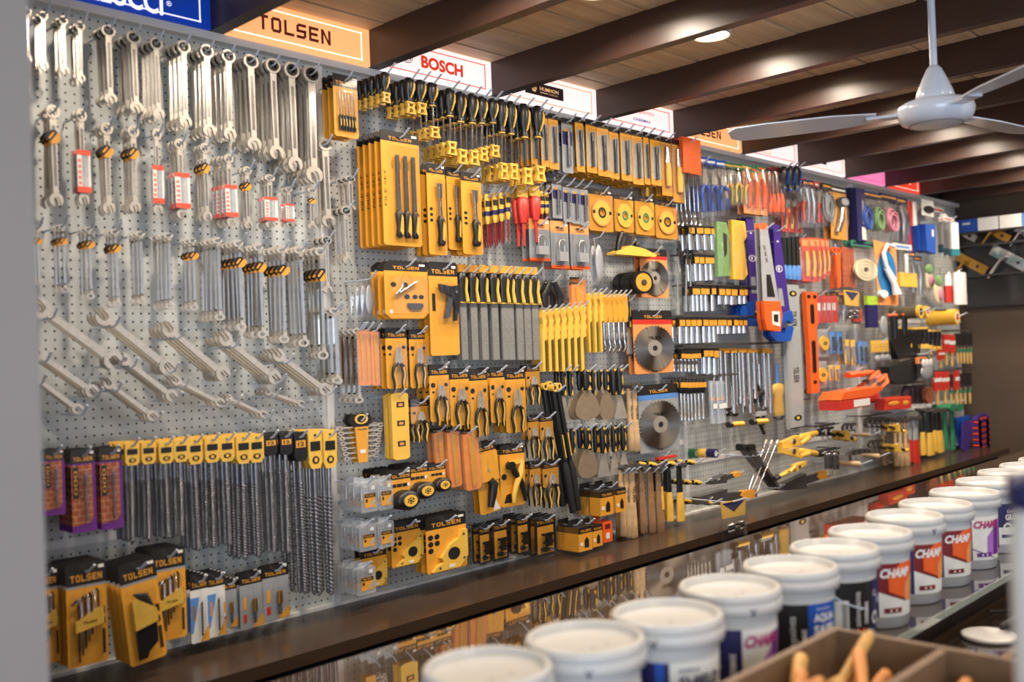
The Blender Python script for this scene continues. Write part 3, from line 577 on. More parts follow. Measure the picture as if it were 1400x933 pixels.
@kind('spanner', -.024, .024, .019, -.26)
def sleeved_spanner():
    r = empty('sleeved_spanner'); q = MB(); spanner_body(q); q.build('shank', r)
    q = MB(); q.box(-.023, .023, -.009, -.0075, -.222, -.10, 'cloudy_plastic'); q.box(-.023, -.006, -.0092, -.009, -.222, -.10, 'paper'); q.box(.016, .023, -.0092, -.009, -.222, -.10, 'paper')
    q.box(-.024, .024, -.0098, -.009, -.115, -.10, 'label_red'); q.box(-.024, .024, -.0098, -.009, -.222, -.205, 'label_red'); q.box(-.024, .024, .006, .007, -.222, -.10, 'cloudy_plastic')
    for k in range(5): q.text('xx', -.014, -.132-.016*k, .010, -.0095, 'label_red', w=.014, bold=.05)
    q.build('paper_sleeve', r); return r
def ringq(q):     # double ended ring spanner seen half edge on, with cranked ends
    q.box(-.0032, .0032, -.006, .004, -.222, -.018, 'chrome')
    for z, s in ((0, 1), (-.242, -1)):
        q.T = Matrix.Translation((0, 0, z)) @ Matrix.Rotation(math.radians(-18), 4, 'Z'); q.ring(0, 0, .0058, .0108, -.005, .003, 'satin_steel', 16); q.T = Matrix()
        q.prism([(-.0035, z-s*.026), (.0035, z-s*.026), (.005, z-s*.006), (-.004, z-s*.006)], -.006, .004, 'satin_steel')
@kind('spanner', -.011, .011, .008, -.25)
def ring_spanner(): q = MB(); ringq(q); return q.build('ring_spanner')
@kind('spanner', -.013, .011, .008, -.25)
def tagged_ring_spanner():
    r = empty('tagged_ring_spanner'); q = MB(); ringq(q); q.build('shank', r); q = MB(); tagcard(q, .0, -.055, .014, 1.); q.build('price_tag', r); return r
def open_end(name, L=.34, R=.031):     # lies across two hooks, length along x
    q = MB(); q.T = Matrix.Rotation(math.radians(90), 4, 'Y')
    q.prism(jaw_pts(-L+R, R, R*.45, -100), -.005, .005, 'satin_steel'); q.prism([(-R*.42, -R*2), (R*.42, -R*2), (R*.34, -L+R*1.8), (-R*.34, -L+R*1.8)], -.004, .004, 'satin_steel'); q.prism([(x, -2*R*1.0-z) for x, z in jaw_pts(-R, R, R*.45, -80)][::-1], -.005, .005, 'satin_steel')
    return q.build(name)
@kind('spanner', -.34, 0, .026, -.026)
def open_end_spanner(): return open_end('open_end_spanner')
# ---- drill bits
def flute(q, x, z0, z1, r, m='bit_steel', turns=9, y=0, n=8, lobes=2):
    k = int(turns*8); v = []
    for j in range(k+1):
        a = 2*math.pi*turns*j/k; z = z0+(z1-z0)*j/k
        for i in range(n):
            t = 2*math.pi*i/n; rr = r*(.66+.34*math.cos(lobes*(t-a))); v.append((x+rr*math.cos(t), y+rr*math.sin(t), z))
    q.add(v, [(j*n+i, j*n+(i+1) % n, (j+1)*n+(i+1) % n, (j+1)*n+i) for j in range(k) for i in range(n)], m, True); q.add([(x, y, z1-r), *[v[k*n+i] for i in range(n)]], [(0, 1+i, 1+(i+1) % n) for i in range(n)], m)
def sds(name, hm, L):
    r = empty(name); q = MB(); e = 'card_yellow' if hm == 'black' else 'black'
    q.prism([(-.019, .014), (-.012, .02), (.012, .02), (.019, .014), (.019, -.062), (.012, -.078), (-.012, -.078), (-.019, -.062)], -.009, .004, hm); q.disc(0, .008, .0035, -.0098, -.009, 'black', 8)
    q.box(-.014, .014, -.0098, -.009, -.032, -.008, 'card_yellow' if hm == 'black' else 'black'); q.text('12', 0, -.02, .014, -.0102, e if hm != 'black' else 'black', w=.018, bold=.03)
    q.disc(0, -.056, .010, -.0098, -.009, 'black', 12); q.box(-.004, .004, -.0104, -.0098, -.061, -.051, hm); q.box(-.019, .019, .004, .006, .012, .02, hm); q.build('plastic_hanger', r)
    q = MB(); q.cyl((0, -.001, -.06), (0, -.001, -.15), .0055, None, 'bit_steel', 10); flute(q, 0, -.15, -L, .0082, turns=(L-.15)/.02, y=-.001); q.build('drill_bit', r); return r
@kind('drill bit', -.019, .019, .02, -.40)
def masonry_drill_bit(): return sds('masonry_drill_bit', 'pale_yellow', .40)
@kind('drill bit', -.019, .019, .02, -.52)
def black_holder_drill_bit(): return sds('black_holder_drill_bit', 'black', .52)
# ---- carded goods
def cardbase(q, w, h, head=.045, top=.02, body='card_yellow', hd='card_black', logo=True, chamfer=.006, logow=.78, band=None, lm='card_yellow', hole=True):
    W_ = w/2; z0, z1 = top-h, top
    q.prism([(-W_+chamfer, z1), (W_-chamfer, z1), (W_, z1-chamfer), (W_, z1-head), (-W_, z1-head), (-W_, z1-chamfer)][::-1], -.0008, .0008, hd)
    q.prism([(-W_, z1-head), (W_, z1-head), (W_, z0+chamfer), (W_-chamfer, z0), (-W_+chamfer, z0), (-W_, z0+chamfer)][::-1], -.0008, .0008, body)
    if hole: q.box(-.012, .012, -.0012, -.0008, -.002, .004, 'backing')
    if logo: q.text('TOLSEN', 0, z1-head*.68, head*.30, -.0011, lm, w=w*logow)
    if band: q.box(-W_, W_, -.001, -.0008, z1-head-.006, z1-head, band)
def marks(q, w, z, n=3, s=.008, m='card_black', x=0):
    for k in range(n): q.box(x-w/2+(w/n)*k+.001, x-w/2+(w/n)*(k+1)-.001, -.0014, -.0008, z-s/2, z+s/2, m)
def card(name, w, h, draw, parts=None, blister=None, **kw):
    r = empty(name); q = MB(); cardbase(q, w, h, **kw); q.box(w*.30, w*.44, -.0016, -.0011, .006, .014, 'paper'); q.build('backing_card', r)
    for nm, fn in draw: q = MB(); fn(q); q.build(nm, r)
    if blister:
        x0, x1, z0, z1, d = blister; q = MB(); c = .004
        v = [(x0, -.0015, z0), (x1, -.0015, z0), (x1, -.0015, z1), (x0, -.0015, z1), (x0+c, -d, z0+c), (x1-c, -d, z0+c), (x1-c, -d, z1-c), (x0+c, -d, z1-c)]
        q.add(v, [(4, 5, 6, 7), (0, 1, 5, 4), (1, 2, 6, 5), (2, 3, 7, 6), (3, 0, 4, 7)], 'clear_plastic'); q.build('blister', r)
    return r
def hexkeys(q, m='satin_steel', n=7):
    for k in range(n):
        x = -.026+.0085*k; z1 = -.062+.0035*k-(.004*k if 0 else 0); L = .15-.012*k; q.tube([(x-.016+.003*k, -.011, z1-.012), (x-.004, -.011, z1), (x, -.011, z1-.006), (x, -.011, z1-L)], .0026, m if k % 2 else 'black', 6)
@kind('hex key set', -.052, .052, .025, -.225)
def hex_key_set():
    def body(q): q.prism([(-.036, -.115), (.030, -.085), (.036, -.09), (.036, -.128), (-.036, -.14)], -.017, -.004, 'pale_yellow'); q.text('TOLSEN', .0, -.118, .006, -.0175, 'black', w=.035)
    return card('hex_key_set', .104, .25, [('hex_keys', lambda q: hexkeys(q, 'bright_chrome')), ('key_holder', body), ('printed_marks', lambda q: [marks(q, .012, -.10, 1, .018, x=.041), marks(q, .012, -.125, 1, .016, x=.041), marks(q, .010, -.175, 1, .06, x=.041)])], top=.025, head=.055, band='grey_plastic', blister=(-.042, .034, -.215, -.048, .021))
@kind('hex key set', -.042, .042, .025, -.25)
def black_hex_key_set():
    def body(q): q.prism([(-.026, -.078), (-.018, -.07), (.026, -.11), (.026, -.145), (-.026, -.155)], -.017, -.004, 'pale_yellow')
    def keys(q):
        for k in range(5): q.tube([(-.02+.003*k, -.012, -.06-.004*k), (.012+.002*k, -.012, -.068-.008*k)], .0032, 'black', 6)
        q.prism([(-.024, -.15), (.024, -.145), (.022, -.20), (.0, -.22), (-.006, -.235), (-.024, -.235)], -.012, -.006, 'black')
    return card('black_hex_key_set', .084, .275, [('hex_keys', keys), ('key_holder', body), ('printed_marks', lambda q: [marks(q, .012, -.115, 1, .02, x=.033), marks(q, .01, -.145, 1, .016, x=.033), marks(q, .01, -.195, 1, .06, x=.033)])], top=.025, head=.055, band='grey_plastic', blister=(-.03, .03, -.24, -.05, .018))
@kind('drill bit pack', -.026, .026, .015, -.12)
def small_drill_card():
    return card('small_drill_card', .052, .135, [('drill_bit', lambda q: flute(q, .004, -.04, -.105, .0032, 'dark_steel', 5, -.006)), ('printed_marks', lambda q: [q.prism([(.0, -.119), (.026, -.119), (.026, -.085)], -.0014, -.0008, 'card_yellow'), q.prism([(-.026, -.03), (.0, -.03), (-.02, -.1), (-.026, -.1)], -.0014, -.0008, 'light_blue'), marks(q, .01, -.06, 1, .03, 'card_yellow', -.016)])], top=.015, head=.03, body='paper', blister=(-.006, .016, -.112, -.032, .012), chamfer=.003)
@kind('drill bit pack', -.028, .028, .015, -.12)
def dark_drill_card():
    return card('dark_drill_card', .056, .135, [('drill_bit', lambda q: [q.cyl((.006, -.006, -.05), (.006, -.006, -.08), .005, .006, 'gold', 10), flute(q, .006, -.075, -.105, .004, 'dark_steel', 3, -.006)]), ('printed_marks', lambda q: [q.prism([(.0, -.119), (.028, -.119), (.028, -.09)], -.0014, -.0008, 'card_yellow'), marks(q, .01, -.06, 1, .03, 'card_yellow', -.016), marks(q, .01, -.095, 1, .02, 'red', -.016)])], top=.015, head=.03, body='grey_plastic', blister=(-.026, .026, -.117, -.034, .016), chamfer=.003)
@kind('drill bit pack', -.04, .04, .02, -.22)
def brick_drill_card():
    def pr(q):
        q.box(-.04, .04, -.0014, -.0008, -.20, -.025, 'brick')
        for k in range(9):
            q.box(-.04, .04, -.0016, -.0014, -.04-.019*k, -.0385-.019*k, 'wood')
            for j in range(3): xx = -.03+.026*j+(.013 if k % 2 else 0); q.box(xx, xx+.0015, -.0016, -.0014, -.0405-.019*k, -.0215-.019*k, 'wood')
        q.prism([(.04, -.22), (-.04, -.22), (-.03, -.2), (.015, -.195), (.03, -.18), (.03, -.02), (.04, -.02)], -.002, -.0016, 'purple'); q.box(-.036, -.016, -.0022, -.002, -.12, -.03, 'card_black'); q.text('000', -.026, -.075, .012, -.0025, 'card_yellow', rot=math.pi/2, w=.07)
    return card('brick_drill_card', .08, .24, [('printed_pattern', pr), ('drill_bit', lambda q: [q.cyl((.004, -.009, -.05), (.004, -.009, -.09), .005, None, 'dark_steel', 10), flute(q, .004, -.09, -.185, .0055, 'bit_steel', 5, -.009)])], top=.02, head=.04, body='purple', blister=(-.012, .022, -.195, -.04, .018), chamfer=.003)
@kind('screwdriver set', -.05, .05, .02, -.2)
def screwdriver_set_card():
    def sh(q):
        for k in range(6): x = -.03+.012*k; q.cyl((x, -.008, -.045), (x, -.008, -.125), .0018, None, 'bright_chrome', 6)
    def hd(q):
        for k in range(6): x = -.03+.012*k; q.tube([(x, -.008, -.125), (x, -.008, -.13), (x, -.008, -.17), (x, -.008, -.18)], [.003, .0055, .005, .003], 'black' if k % 2 else 'card_black', 8); q.box(x-.001, x+.002, -.0138, -.012, -.165, -.14, 'pale_yellow')
    return card('screwdriver_set_card', .1, .22, [('blades', sh), ('handles', hd)], top=.02, head=.045, blister=(-.04, .04, -.188, -.035, .018))
@kind('file set', -.055, .055, .02, -.36)
def file_set_card():
    def bl(q):
        for k in range(3): x = -.014+.023*k; q.prism([(x-.006, -.25), (x+.006, -.25), (x+.005, -.06), (x-.005, -.06)], -.009, -.006, 'dark_steel'); q.text('abc', x-.012, -.09, .006, -.0012, 'black', rot=1.57, w=.03)
    def hd(q):
        for k in range(3):
            x = -.014+.023*k; q.tube([(x, -.008, -.245), (x, -.008, -.255), (x, -.008, -.30), (x, -.008, -.325), (x, -.008, -.335)], [.006, .010, .007, .0095, .005], 'black', 10); q.prism([(x-.004, -.315), (x+.003, -.33), (x+.005, -.27), (x+.001, -.258)], -.0185, -.015, 'pale_yellow')
    def side(q): q.text('FILE SET', -.046, -.17, .006, -.0012, 'black', rot=1.57, w=.12)
    return card('file_set_card', .11, .38, [('file_blades', bl), ('file_handles', hd), ('printed_marks', side)], top=.02, head=.035, logow=.6, blister=(-.034, .048, -.345, -.03, .022))
@kind('wood chisel', -.035, .035, .02, -.30)
def chisel_pack():
    def tl(q): q.tube([(.004, -.011, -.055), (.004, -.011, -.165)], [.004, .006], 'bright_chrome', 8); q.prism([(-.004, -.10), (.012, -.10), (.014, -.05), (-.006, -.05)], -.013, -.01, 'chrome')
    def hd(q): q.tube([(.004, -.012, -.165), (.004, -.012, -.18), (.006, -.012, -.225), (.004, -.012, -.26), (.004, -.012, -.27)], [.007, .013, .010, .013, .009], 'black', 12); q.prism([(0, -.25), (.006, -.255), (.011, -.20), (.004, -.185)], -.026, -.022, 'pale_yellow')
    return card('chisel_pack', .07, .32, [('blade', tl), ('handle', hd), ('printed_marks', lambda q: [q.disc(-.022, -.14, .006, -.0014, -.0008, 'card_black', 12), q.disc(-.022, -.16, .006, -.0014, -.0008, 'card_black', 12), q.disc(-.022, -.18, .006, -.0014, -.0008, 'card_black', 12), q.text('123', .0, -.05, .006, -.0012, 'black')])], top=.02, head=.035, logow=.7, blister=(-.014, .026, -.285, -.035, .028))
@kind('riveter', -.055, .055, .025, -.27)
def riveter_card():
    def tl(q):
        q.prism([(-.022, -.058), (-.026, -.046), (.02, -.052), (.045, -.048), (.05, -.06), (.05, -.10), (.036, -.16), (.028, -.162), (.03, -.12), (.026, -.085), (-.018, -.07)][::-1], -.016, -.006, 'card_black'); q.prism([(.028, -.08), (.012, -.15), (-.008, -.155), (.006, -.09), (.012, -.07)], -.012, -.007, 'dark_steel'); q.disc(.036, -.07, .004, -.018, -.016, 'chrome', 10)
    return card('riveter_card', .11, .295, [('rivet_gun', tl), ('printed_marks', lambda q: [q.prism([(-.044, -.13), (-.032, -.13), (-.032, -.075), (-.044, -.075)], -.0014, -.0008, 'card_black'), q.box(.005, .02, -.0016, -.0014, -.15, -.142, 'paper')])], top=.025, head=.045, blister=(-.035, .054, -.17, -.04, .024))
@kind('tool set', -.075, .075, .025, -.2)
def rivet_tool_card():
    def tl(q):
        q.T = Matrix.Translation((0, 0, 0)); q.tube([(-.03, -.01, -.10), (.03, -.01, -.055)], .004, 'bright_chrome', 8); q.tube([(-.045, -.01, -.11), (-.02, -.01, -.08), (-.018, -.01, -.06)], .004, 'chrome', 8)
        q.prism([(0, -.14), (.05, -.14), (.055, -.15), (.045, -.165), (.01, -.165), (-.002, -.15)][::-1], -.006, -.002, 'dark_steel')
    def pr(q):
        for k in range(3): q.disc(-.045+.04*k if k < 2 else .0, -.068 if k < 2 else -.115, .01, -.0014, -.0008, 'card_black', 12)
        q.disc(.028, -.115, .009, -.0014, -.0008, 'card_black', 12); q.disc(.05, -.115, .009, -.0014, -.0008, 'card_black', 12); q.box(-.06, -.05, -.0014, -.0008, -.18, -.165, 'paper')
    return card('rivet_tool_card', .15, .225, [('tool', tl), ('printed_marks', pr)], top=.025, head=.04, logow=.6, blister=(-.06, .066, -.185, -.035, .02), chamfer=.02)
# ---- pliers
def pliers(q, s=1., z=-.05, jaw='satin_steel', grip='black', yel='pale_yellow', long=True, x=0.):
    j = .05*s if long else .03*s
    for d in (-1, 1):
        q.prism([(x+d*.001, z), (x+d*.004*s, z), (x+d*.012*s, z-j*.7), (x+d*.012*s, z-j-.008*s), (x, z-j-.012*s)][::d], -.012, -.005, jaw)
        pts = [(x+d*.004*s, -.009, z-j-.006*s), (x+d*.015*s, -.009, z-j-.022*s), (x+d*.020*s, -.009, z-j-.05*s), (x+d*.014*s, -.009, z-j-.085*s), (x+d*.016*s, -.009, z-j-.105*s)]
        q.tube(pts, [.005*s, .0075*s, .0068*s, .006*s, .0045*s], grip, 8)
        q.tube([(p[0]-d*.001*s, p[1]-.0035*s, p[2]) for p in pts[1:]], [.0045*s, .004*s, .0035*s, .002*s], yel, 6)
    q.disc(x, z-j-.004*s, .006*s, -.0145, -.012, jaw, 12)
def pcard(name, w, h, long=True, s=.9, gr='black'):
    return card(name, w, h, [('pliers', lambda q: pliers(q, s, -.048, long=long, grip=gr, yel='pale_yellow')), ('printed_marks', lambda q: [q.disc(-w*.32, -.048, .008, -.0014, -.0008, 'card_black', 12), q.disc(w*.34, -.048, .006, -.0014, -.0008, 'card_black', 12), marks(q, .01, -.07, 1, .006, 'card_black', -w*.32)])], top=.018, head=.035, blister=(-w*.3, w*.36, .018-h+.008, -.03, .02))
@kind('pliers', -.034, .034, .018, -.185)
def pliers_card(): return pcard('pliers_card', .068, .203)
@kind('pliers', -.034, .034, .018, -.165)
def cutter_card(): return pcard('cutter_card', .068, .183, False, .95)
@kind('pliers', -.036, .036, .018, -.175)
def open_pliers_card():     # short card, the grips stick out below
    r = empty('open_pliers_card'); q = MB(); cardbase(q, .062, .105, head=.03, top=.018); q.disc(-.02, -.04, .006, -.0014, -.0008, 'card_black', 10); q.build('backing_card', r)
    q = MB(); pliers(q, .98, -.035, long=False); q.build('pliers', r); q = MB(); q.box(-.033, .033, -.0022, -.0016, -.09, .022, 'clear_plastic'); q.build('plastic_sleeve', r); return r
@kind('wire stripper', -.055, .055, .02, -.215)
def stripper_card():
    def tl(q):
        q.tube([(-.012, -.012, -.05), (.0, -.012, -.085), (.03, -.012, -.13), (.042, -.012, -.18), (.044, -.012, -.20)], [.009, .012, .010, .008, .006], 'card_black', 8); q.tube([(.03, -.014, -.045), (.022, -.014, -.09), (.004, -.014, -.13), (-.008, -.014, -.17), (-.01, -.014, -.20)], [.008, .012, .010, .009, .006], 'pale_yellow', 8)
        q.disc(-.02, -.058, .016, -.022, -.006, 'black', 14); q.prism([(-.03, -.04), (.03, -.036), (.036, -.05), (-.02, -.056)][::-1], -.018, -.008, 'pale_yellow')
    return card('stripper_card', .11, .235, [('stripper', tl), ('printed_marks', lambda q: [q.disc(-.038, -.10, .012, -.0014, -.0008, 'card_black', 12), q.prism([(-.04, -.20), (0, -.20), (-.01, -.165), (-.03, -.17)], -.0014, -.0008, 'card_black')])], top=.02, head=.035, chamfer=.01)
@kind('heat gun', -.045, .045, .02, -.245)
def pruner_card():
    r = empty('pruner_card'); q = MB(); cardbase(q, .09, .265, head=.035, top=.02, chamfer=.008); q.prism([(.01, -.24), (.04, -.24), (.025, -.20)], -.0014, -.0008, 'paper'); q.box(-.04, .04, -.012, -.0105, -.125, -.018, 'card_yellow'); q.disc(0, -.085, .006, -.013, -.012, 'card_black', 10); marks(q, .05, -.04, 2, .01); q.text('x', 0, -.085, .01, -.0135, 'paper'); q.build('backing_card', r)
    q = MB(); q.tube([(.0, -.012, -.12), (.01, -.014, -.14), (.0, -.014, -.18), (-.012, -.014, -.22)], [.012, .016, .014, .010], 'black', 12); q.build('tool_handle', r); return r
@kind('tape measure', -.045, .045, .02, -.15)
def tape_measure_card():
    def tp(q): q.T = Matrix.Translation((.008, -.004, -.105)) @ Matrix.Rotation(math.pi/2, 4, 'X'); q.lathe([(.036, 0), (.041, .006), (.041, .034), (.035, .042), (.0, .044)], 'black', n=24)
    def lb(q):
        q.ring(.008, -.105, .014, .024, -.0505, -.047, 'pale_yellow', 20)
        for k in range(6): a = math.radians(60*k); q.tube([(.008+.005*math.cos(a), -.0485, -.105+.005*math.sin(a)), (.008+.022*math.cos(a), -.0485, -.105+.022*math.sin(a))], .002, 'pale_yellow', 6)
    r = card('tape_measure_card', .09, .145, [('tape_case', tp), ('printed_marks', lambda q: [marks(q, .06, -.045, 3, .014), marks(q, .02, -.045, 1, .014, 'paper', .03)])], top=.02, head=.04, logow=.85)
    q = MB(); lb(q); q.build('case_label', [c for c in r.children if c.name.startswith('tape_case')][-1]); return r
def boxcase(q, w, h, d, m): 
    c = .006; q.prism([(-w/2+c, 0), (w/2-c, 0), (w/2, -c), (w/2, -h+c), (w/2-c, -h), (-w/2+c, -h), (-w/2, -h+c), (-w/2, -c)], -d, 0, m)
@kind('plastic case', -.05, .05, .02, -.09)
def socket_case():
    r = empty('socket_case'); q = MB(); q.T = Matrix.Translation((0, 0, .005)); boxcase(q, .1, .095, .03, 'cloudy_plastic'); q.build('case_shell', r)
    q = MB(); q.prism([(-.03, .02), (.03, .02), (.03, -.004), (-.03, -.004)][::-1], -.016, -.013, 'cloudy_plastic'); q.build('hanging_tab', r)
    q = MB(); q.box(-.03, .035, -.0315, -.0305, -.075, -.03, 'card_yellow'); q.box(-.03, .035, -.0322, -.0315, -.042, -.03, 'card_black'); q.text('TOLSEN', 0, -.036, .006, -.0325, 'card_yellow', w=.05); q.prism([(.0, -.075), (.035, -.06), (.035, -.045), (.015, -.06)], -.0322, -.0315, 'silver_paint'); q.disc(-.018, -.052, .006, -.0322, -.0315, 'card_black'); q.box(.012, .032, -.032, -.0305, -.018, -.006, 'paper'); q.build('paper_label', r)
    q = MB()
    for k in range(5): q.cyl((-.034+.017*k, -.015, -.012), (-.034+.017*k, -.015, -.05), .007, None, 'chrome', 8)
    q.build('sockets', r); return r
@kind('magnetic holder', -.07, .07, .025, -.165)
def magnetic_holder_card():
    def pl(q): q.prism([(-.058, -.158), (.035, -.158), (.064, -.125), (.064, -.035), (.045, -.035), (.035, -.06), (.005, -.075), (-.03, -.115), (-.02, -.13), (-.045, -.142)], -.014, -.002, 'pale_yellow')
    def hl(q): q.disc(.014, -.108, .021, -.0146, -.014, 'void_black', 22); [q.disc(x, z, .004, -.0148, -.014, 'dark_steel', 10) for x, z in ((-.035, -.148), (.05, -.05), (.05, -.13))]; q.box(-.004, .016, -.0146, -.014, -.153, -.143, 'paper')
    return card('magnetic_holder_card', .14, .19, [('magnet_plate', pl), ('bolt_holes', hl), ('printed_marks', lambda q: [q.disc(-.055+.022*(k % 2), -.045-.022*(k//2), .009, -.0014, -.0008, 'card_black', 12) for k in range(5)])], top=.025, head=.045, logow=.72)
@kind('clamp', -.034, .034, .02, -.14)
def clamp_blister():
    r = card('clamp_blister', .068, .16, [('screw_clamp', lambda q: [q.box(-.004, .012, -.016, -.006, -.10, -.05, 'card_black'), q.box(-.016, .016, -.016, -.006, -.058, -.048, 'card_black'), q.box(-.014, .016, -.014, -.008, -.088, -.08, 'card_black'), q.disc(-.008, -.112, .010, -.012, -.002, 'card_black', 12), q.disc(.012, -.115, .007, -.012, -.002, 'chrome', 10)]), ('printed_frame', lambda q: [q.box(-.026, .026, -.0012, -.0008, -.13, -.022, 'card_yellow')])], top=.02, head=.038, body='card_black')
    q = MB(); v = [(-.034, -.02), (.034, -.02)]; q.box(-.034, .034, -.024, -.0016, -.138, .014, 'clear_plastic'); q.build('blister', r); return r
@kind('box', -.026, .026, .018, -.072)
def cup_brush_box():
    r = empty('cup_brush_box'); q = MB(); q.box(-.026, .026, -.05, 0, -.072, 0, 'card_yellow'); q.box(-.026, .026, -.0506, 0, -.018, .0005, 'card_black'); q.text('TOLSEN', 0, -.011, .007, -.0512, 'card_yellow', w=.04); q.prism([(-.004, -.062), (.012, -.062), (.012, -.04), (.004, -.03), (-.004, -.04)], -.0508, -.05, 'card_black'); q.disc(-.015, -.05, .006, -.0508, -.05, 'paper', 10); q.build('carton', r)
    q = MB(); q.box(-.02, .02, -.001, 0, 0, .018, 'card_black'); q.build('hanging_flap', r); return r
@kind('box', -.026, .026, .018, -.072)
def orange_carton():
    r = empty('orange_carton'); q = MB(); q.box(-.026, .026, -.05, 0, -.072, 0, 'orange'); q.box(-.015, .015, -.0506, -.05, -.025, -.008, 'dark_red'); q.box(-.01, .01, -.0506, -.05, -.06, -.04, 'paper'); q.build('carton', r)
    q = MB(); q.box(-.02, .02, -.001, 0, 0, .018, 'orange'); q.build('hanging_flap', r); return r
# ---- screwdrivers with yellow clips
def sdriver(name, bl, hl=.1, col='pale_yellow', clip=True, hm='black'):
    r = empty(name); q = MB(); q.tube([(0, 0, .012), (0, 0, .004), (0, 0, -.02), (0, 0, -hl*.6), (0, 0, -hl*.8), (0, 0, -hl)], [.008, .014, .016, .015, .010, .013], hm, 12); q.build('handle', r)
    o = q; q = MB()
    q.prism([(.004, -.01), (.009, -.022), (.008, -.045), (-.002, -.082), (-.006, -.088), (.001, -.055), (.004, -.03)], -.0175, -.013, col); q.cyl((0, 0, -hl), (0, 0, -hl-.006), .010, None, col, 10); q.build('grip_inlay', r)
    q = MB(); q.cyl((0, 0, -hl), (0, 0, -hl-bl), .0032, None, 'bright_chrome', 8); q.build('blade', r)
    if clip:
        z = -hl-bl+.035; q = MB()
        for s in (-1, 1): q.prism([(s*.008, z), (s*.014, z), (s*.010, z-.022), (s*.015, z-.048), (s*.007, z-.048), (s*.005, z-.022)][::s], -.009, .003, 'pale_yellow')
        q.box(-.014, .014, -.009, .003, z-.004, z+.004, 'pale_yellow'); q.box(-.010, .010, -.010, .003, z-.028, z-.02, 'pale_yellow'); q.box(-.015, .015, -.009, .003, z-.052, z-.046, 'pale_yellow'); q.build('yellow_clip', r)
    return r
@kind('screwdriver', -.016, .016, .012, -.265)
def clipped_screwdriver(): return sdriver('clipped_screwdriver', .148)
@kind('screwdriver', -.016, .016, .012, -.155)
def stubby_screwdriver(): return sdriver('stubby_screwdriver', .04)
@kind('screwdriver', -.016, .016, .012, -.26)
def blue_screwdriver(): return sdriver('blue_screwdriver', .16, col='blue', clip=False)
@kind('voltage tester', -.008, .008, .01, -.16)
def voltage_tester():
    r = empty('voltage_tester'); q = MB(); q.tube([(0, 0, .01), (0, 0, -.01), (0, 0, -.07), (0, 0, -.085)], [.005, .007, .0065, .004], 'pale_yellow', 8); q.box(-.006, .006, -.0075, -.004, -.03, -.012, 'card_black'); q.cyl((0, 0, -.045), (0, 0, -.06), .0072, None, 'navy', 8); q.build('body', r)
    q = MB(); q.tube([(0, 0, -.085), (0, 0, -.14), (0, 0, -.16)], [.003, .003, .0015], 'dark_red', 6); q.build('probe', r); return r
@kind('screwdriver', -.016, .016, .012, -.2)
def insulated_screwdriver():
    r = empty('insulated_screwdriver'); q = MB(); q.box(-.015, .015, -.004, .002, -.02, .02, 'pale_yellow'); q.tube([(0, -.002, -.02), (0, -.002, -.03), (0, -.002, -.08), (0, -.002, -.11)], [.009, .015, .013, .009], 'red', 12); q.build('handle', r)
    q = MB(); q.tube([(0, -.002, -.11), (0, -.002, -.19)], [.005, .003], 'red', 8); q.cyl((0, -.002, -.19), (0, -.002, -.2), .003, .001, 'black', 8); q.build('blade', r); return r
@kind('drill bit pack', -.016, .016, .015, -.19)
def long_bit_pack():
    def bit(q): q.cyl((.001, -.007, -.035), (.001, -.007, -.07), .0042, None, 'dark_steel', 8); flute(q, .001, -.07, -.165, .0048, 'dark_steel', 7, -.007)
    return card('long_bit_pack', .032, .205, [('drill_bit', bit), ('printed_marks', lambda q: [q.box(-.012, .016, -.0013, -.0008, -.165, -.028, 'pack_grey'), marks(q, .012, -.03, 1, .012, 'card_yellow', -.004)])], top=.015, head=.022, body='card_yellow', hd='card_black', logow=.7, blister=(-.012, .013, -.18, -.02, .014), chamfer=.003)
@kind('drill bit pack', -.016, .016, .015, -.19)
def blue_bit_pack():
    def bit(q): q.cyl((.001, -.007, -.035), (.001, -.007, -.165), .0042, None, 'bit_steel', 8)
    return card('blue_bit_pack', .032, .205, [('drill_bit', bit), ('printed_marks', lambda q: [marks(q, .03, -.06, 1, .05, 'navy'), marks(q, .012, -.03, 1, .012, 'card_yellow', -.004)])], top=.015, head=.022, body='grey_plastic', hd='card_black', logow=.7, blister=(-.012, .013, -.18, -.02, .014), chamfer=.003)
@kind('spatula', -.02, .02, .015, -.24)
def orange_bag_knife():
    r = empty('orange_bag_knife'); q = MB(); q.box(-.02, .02, -.0008, .0008, -.24, .012, 'card_yellow'); q.box(-.02, .02, -.0012, -.0008, -.01, .012, 'card_black'); q.build('backing_card', r)
    q = MB(); q.tube([(0, -.006, -.03), (0, -.006, -.10)], [.006, .009], 'chrome', 8); q.build('blade', r); q = MB(); q.tube([(0, -.008, -.10), (0, -.008, -.15), (0, -.008, -.2)], [.008, .010, .008], 'pale_yellow', 8); q.build('handle', r)
    q = MB(); q.box(-.019, .019, -.018, -.0015, -.225, -.02, 'clear_bag'); q.build('blister', r); return r
def discpack(name, frame, ink, w=.12, h=.15, n=20):
    r = card(name, w, h, [('cutting_disc', lambda q: [q.ring(0, -.065, w*.355, w*.40, -.006, -.003, frame, 28), q.ring(0, -.065, .010, w*.355, -.0058, -.003, 'pale_yellow', 28), q.ring(0, -.065, .012, w*.16, -.0068, -.006, ink, 20), q.prism([(w/2, .0), (w/2, -.04), (w/2-.03, .0)], -.0012, -.0008, frame), q.box(-w*.38, -w*.28, -.0066, -.006, -.07, -.058, 'card_black'), q.box(w*.28, w*.38, -.0066, -.006, -.07, -.058, 'card_black')])], top=.02, head=.022, body='card_yellow', logow=.4)
    q = MB(); q.box(-w/2, w/2, -.014, -.0016, -.128, .012, 'clear_plastic'); q.build('blister', r); return r
@kind('cutting disc', -.06, .06, .02, -.13)
def red_rim_disc_pack(): return discpack('red_rim_disc_pack', 'pale_orange', 'card_black')
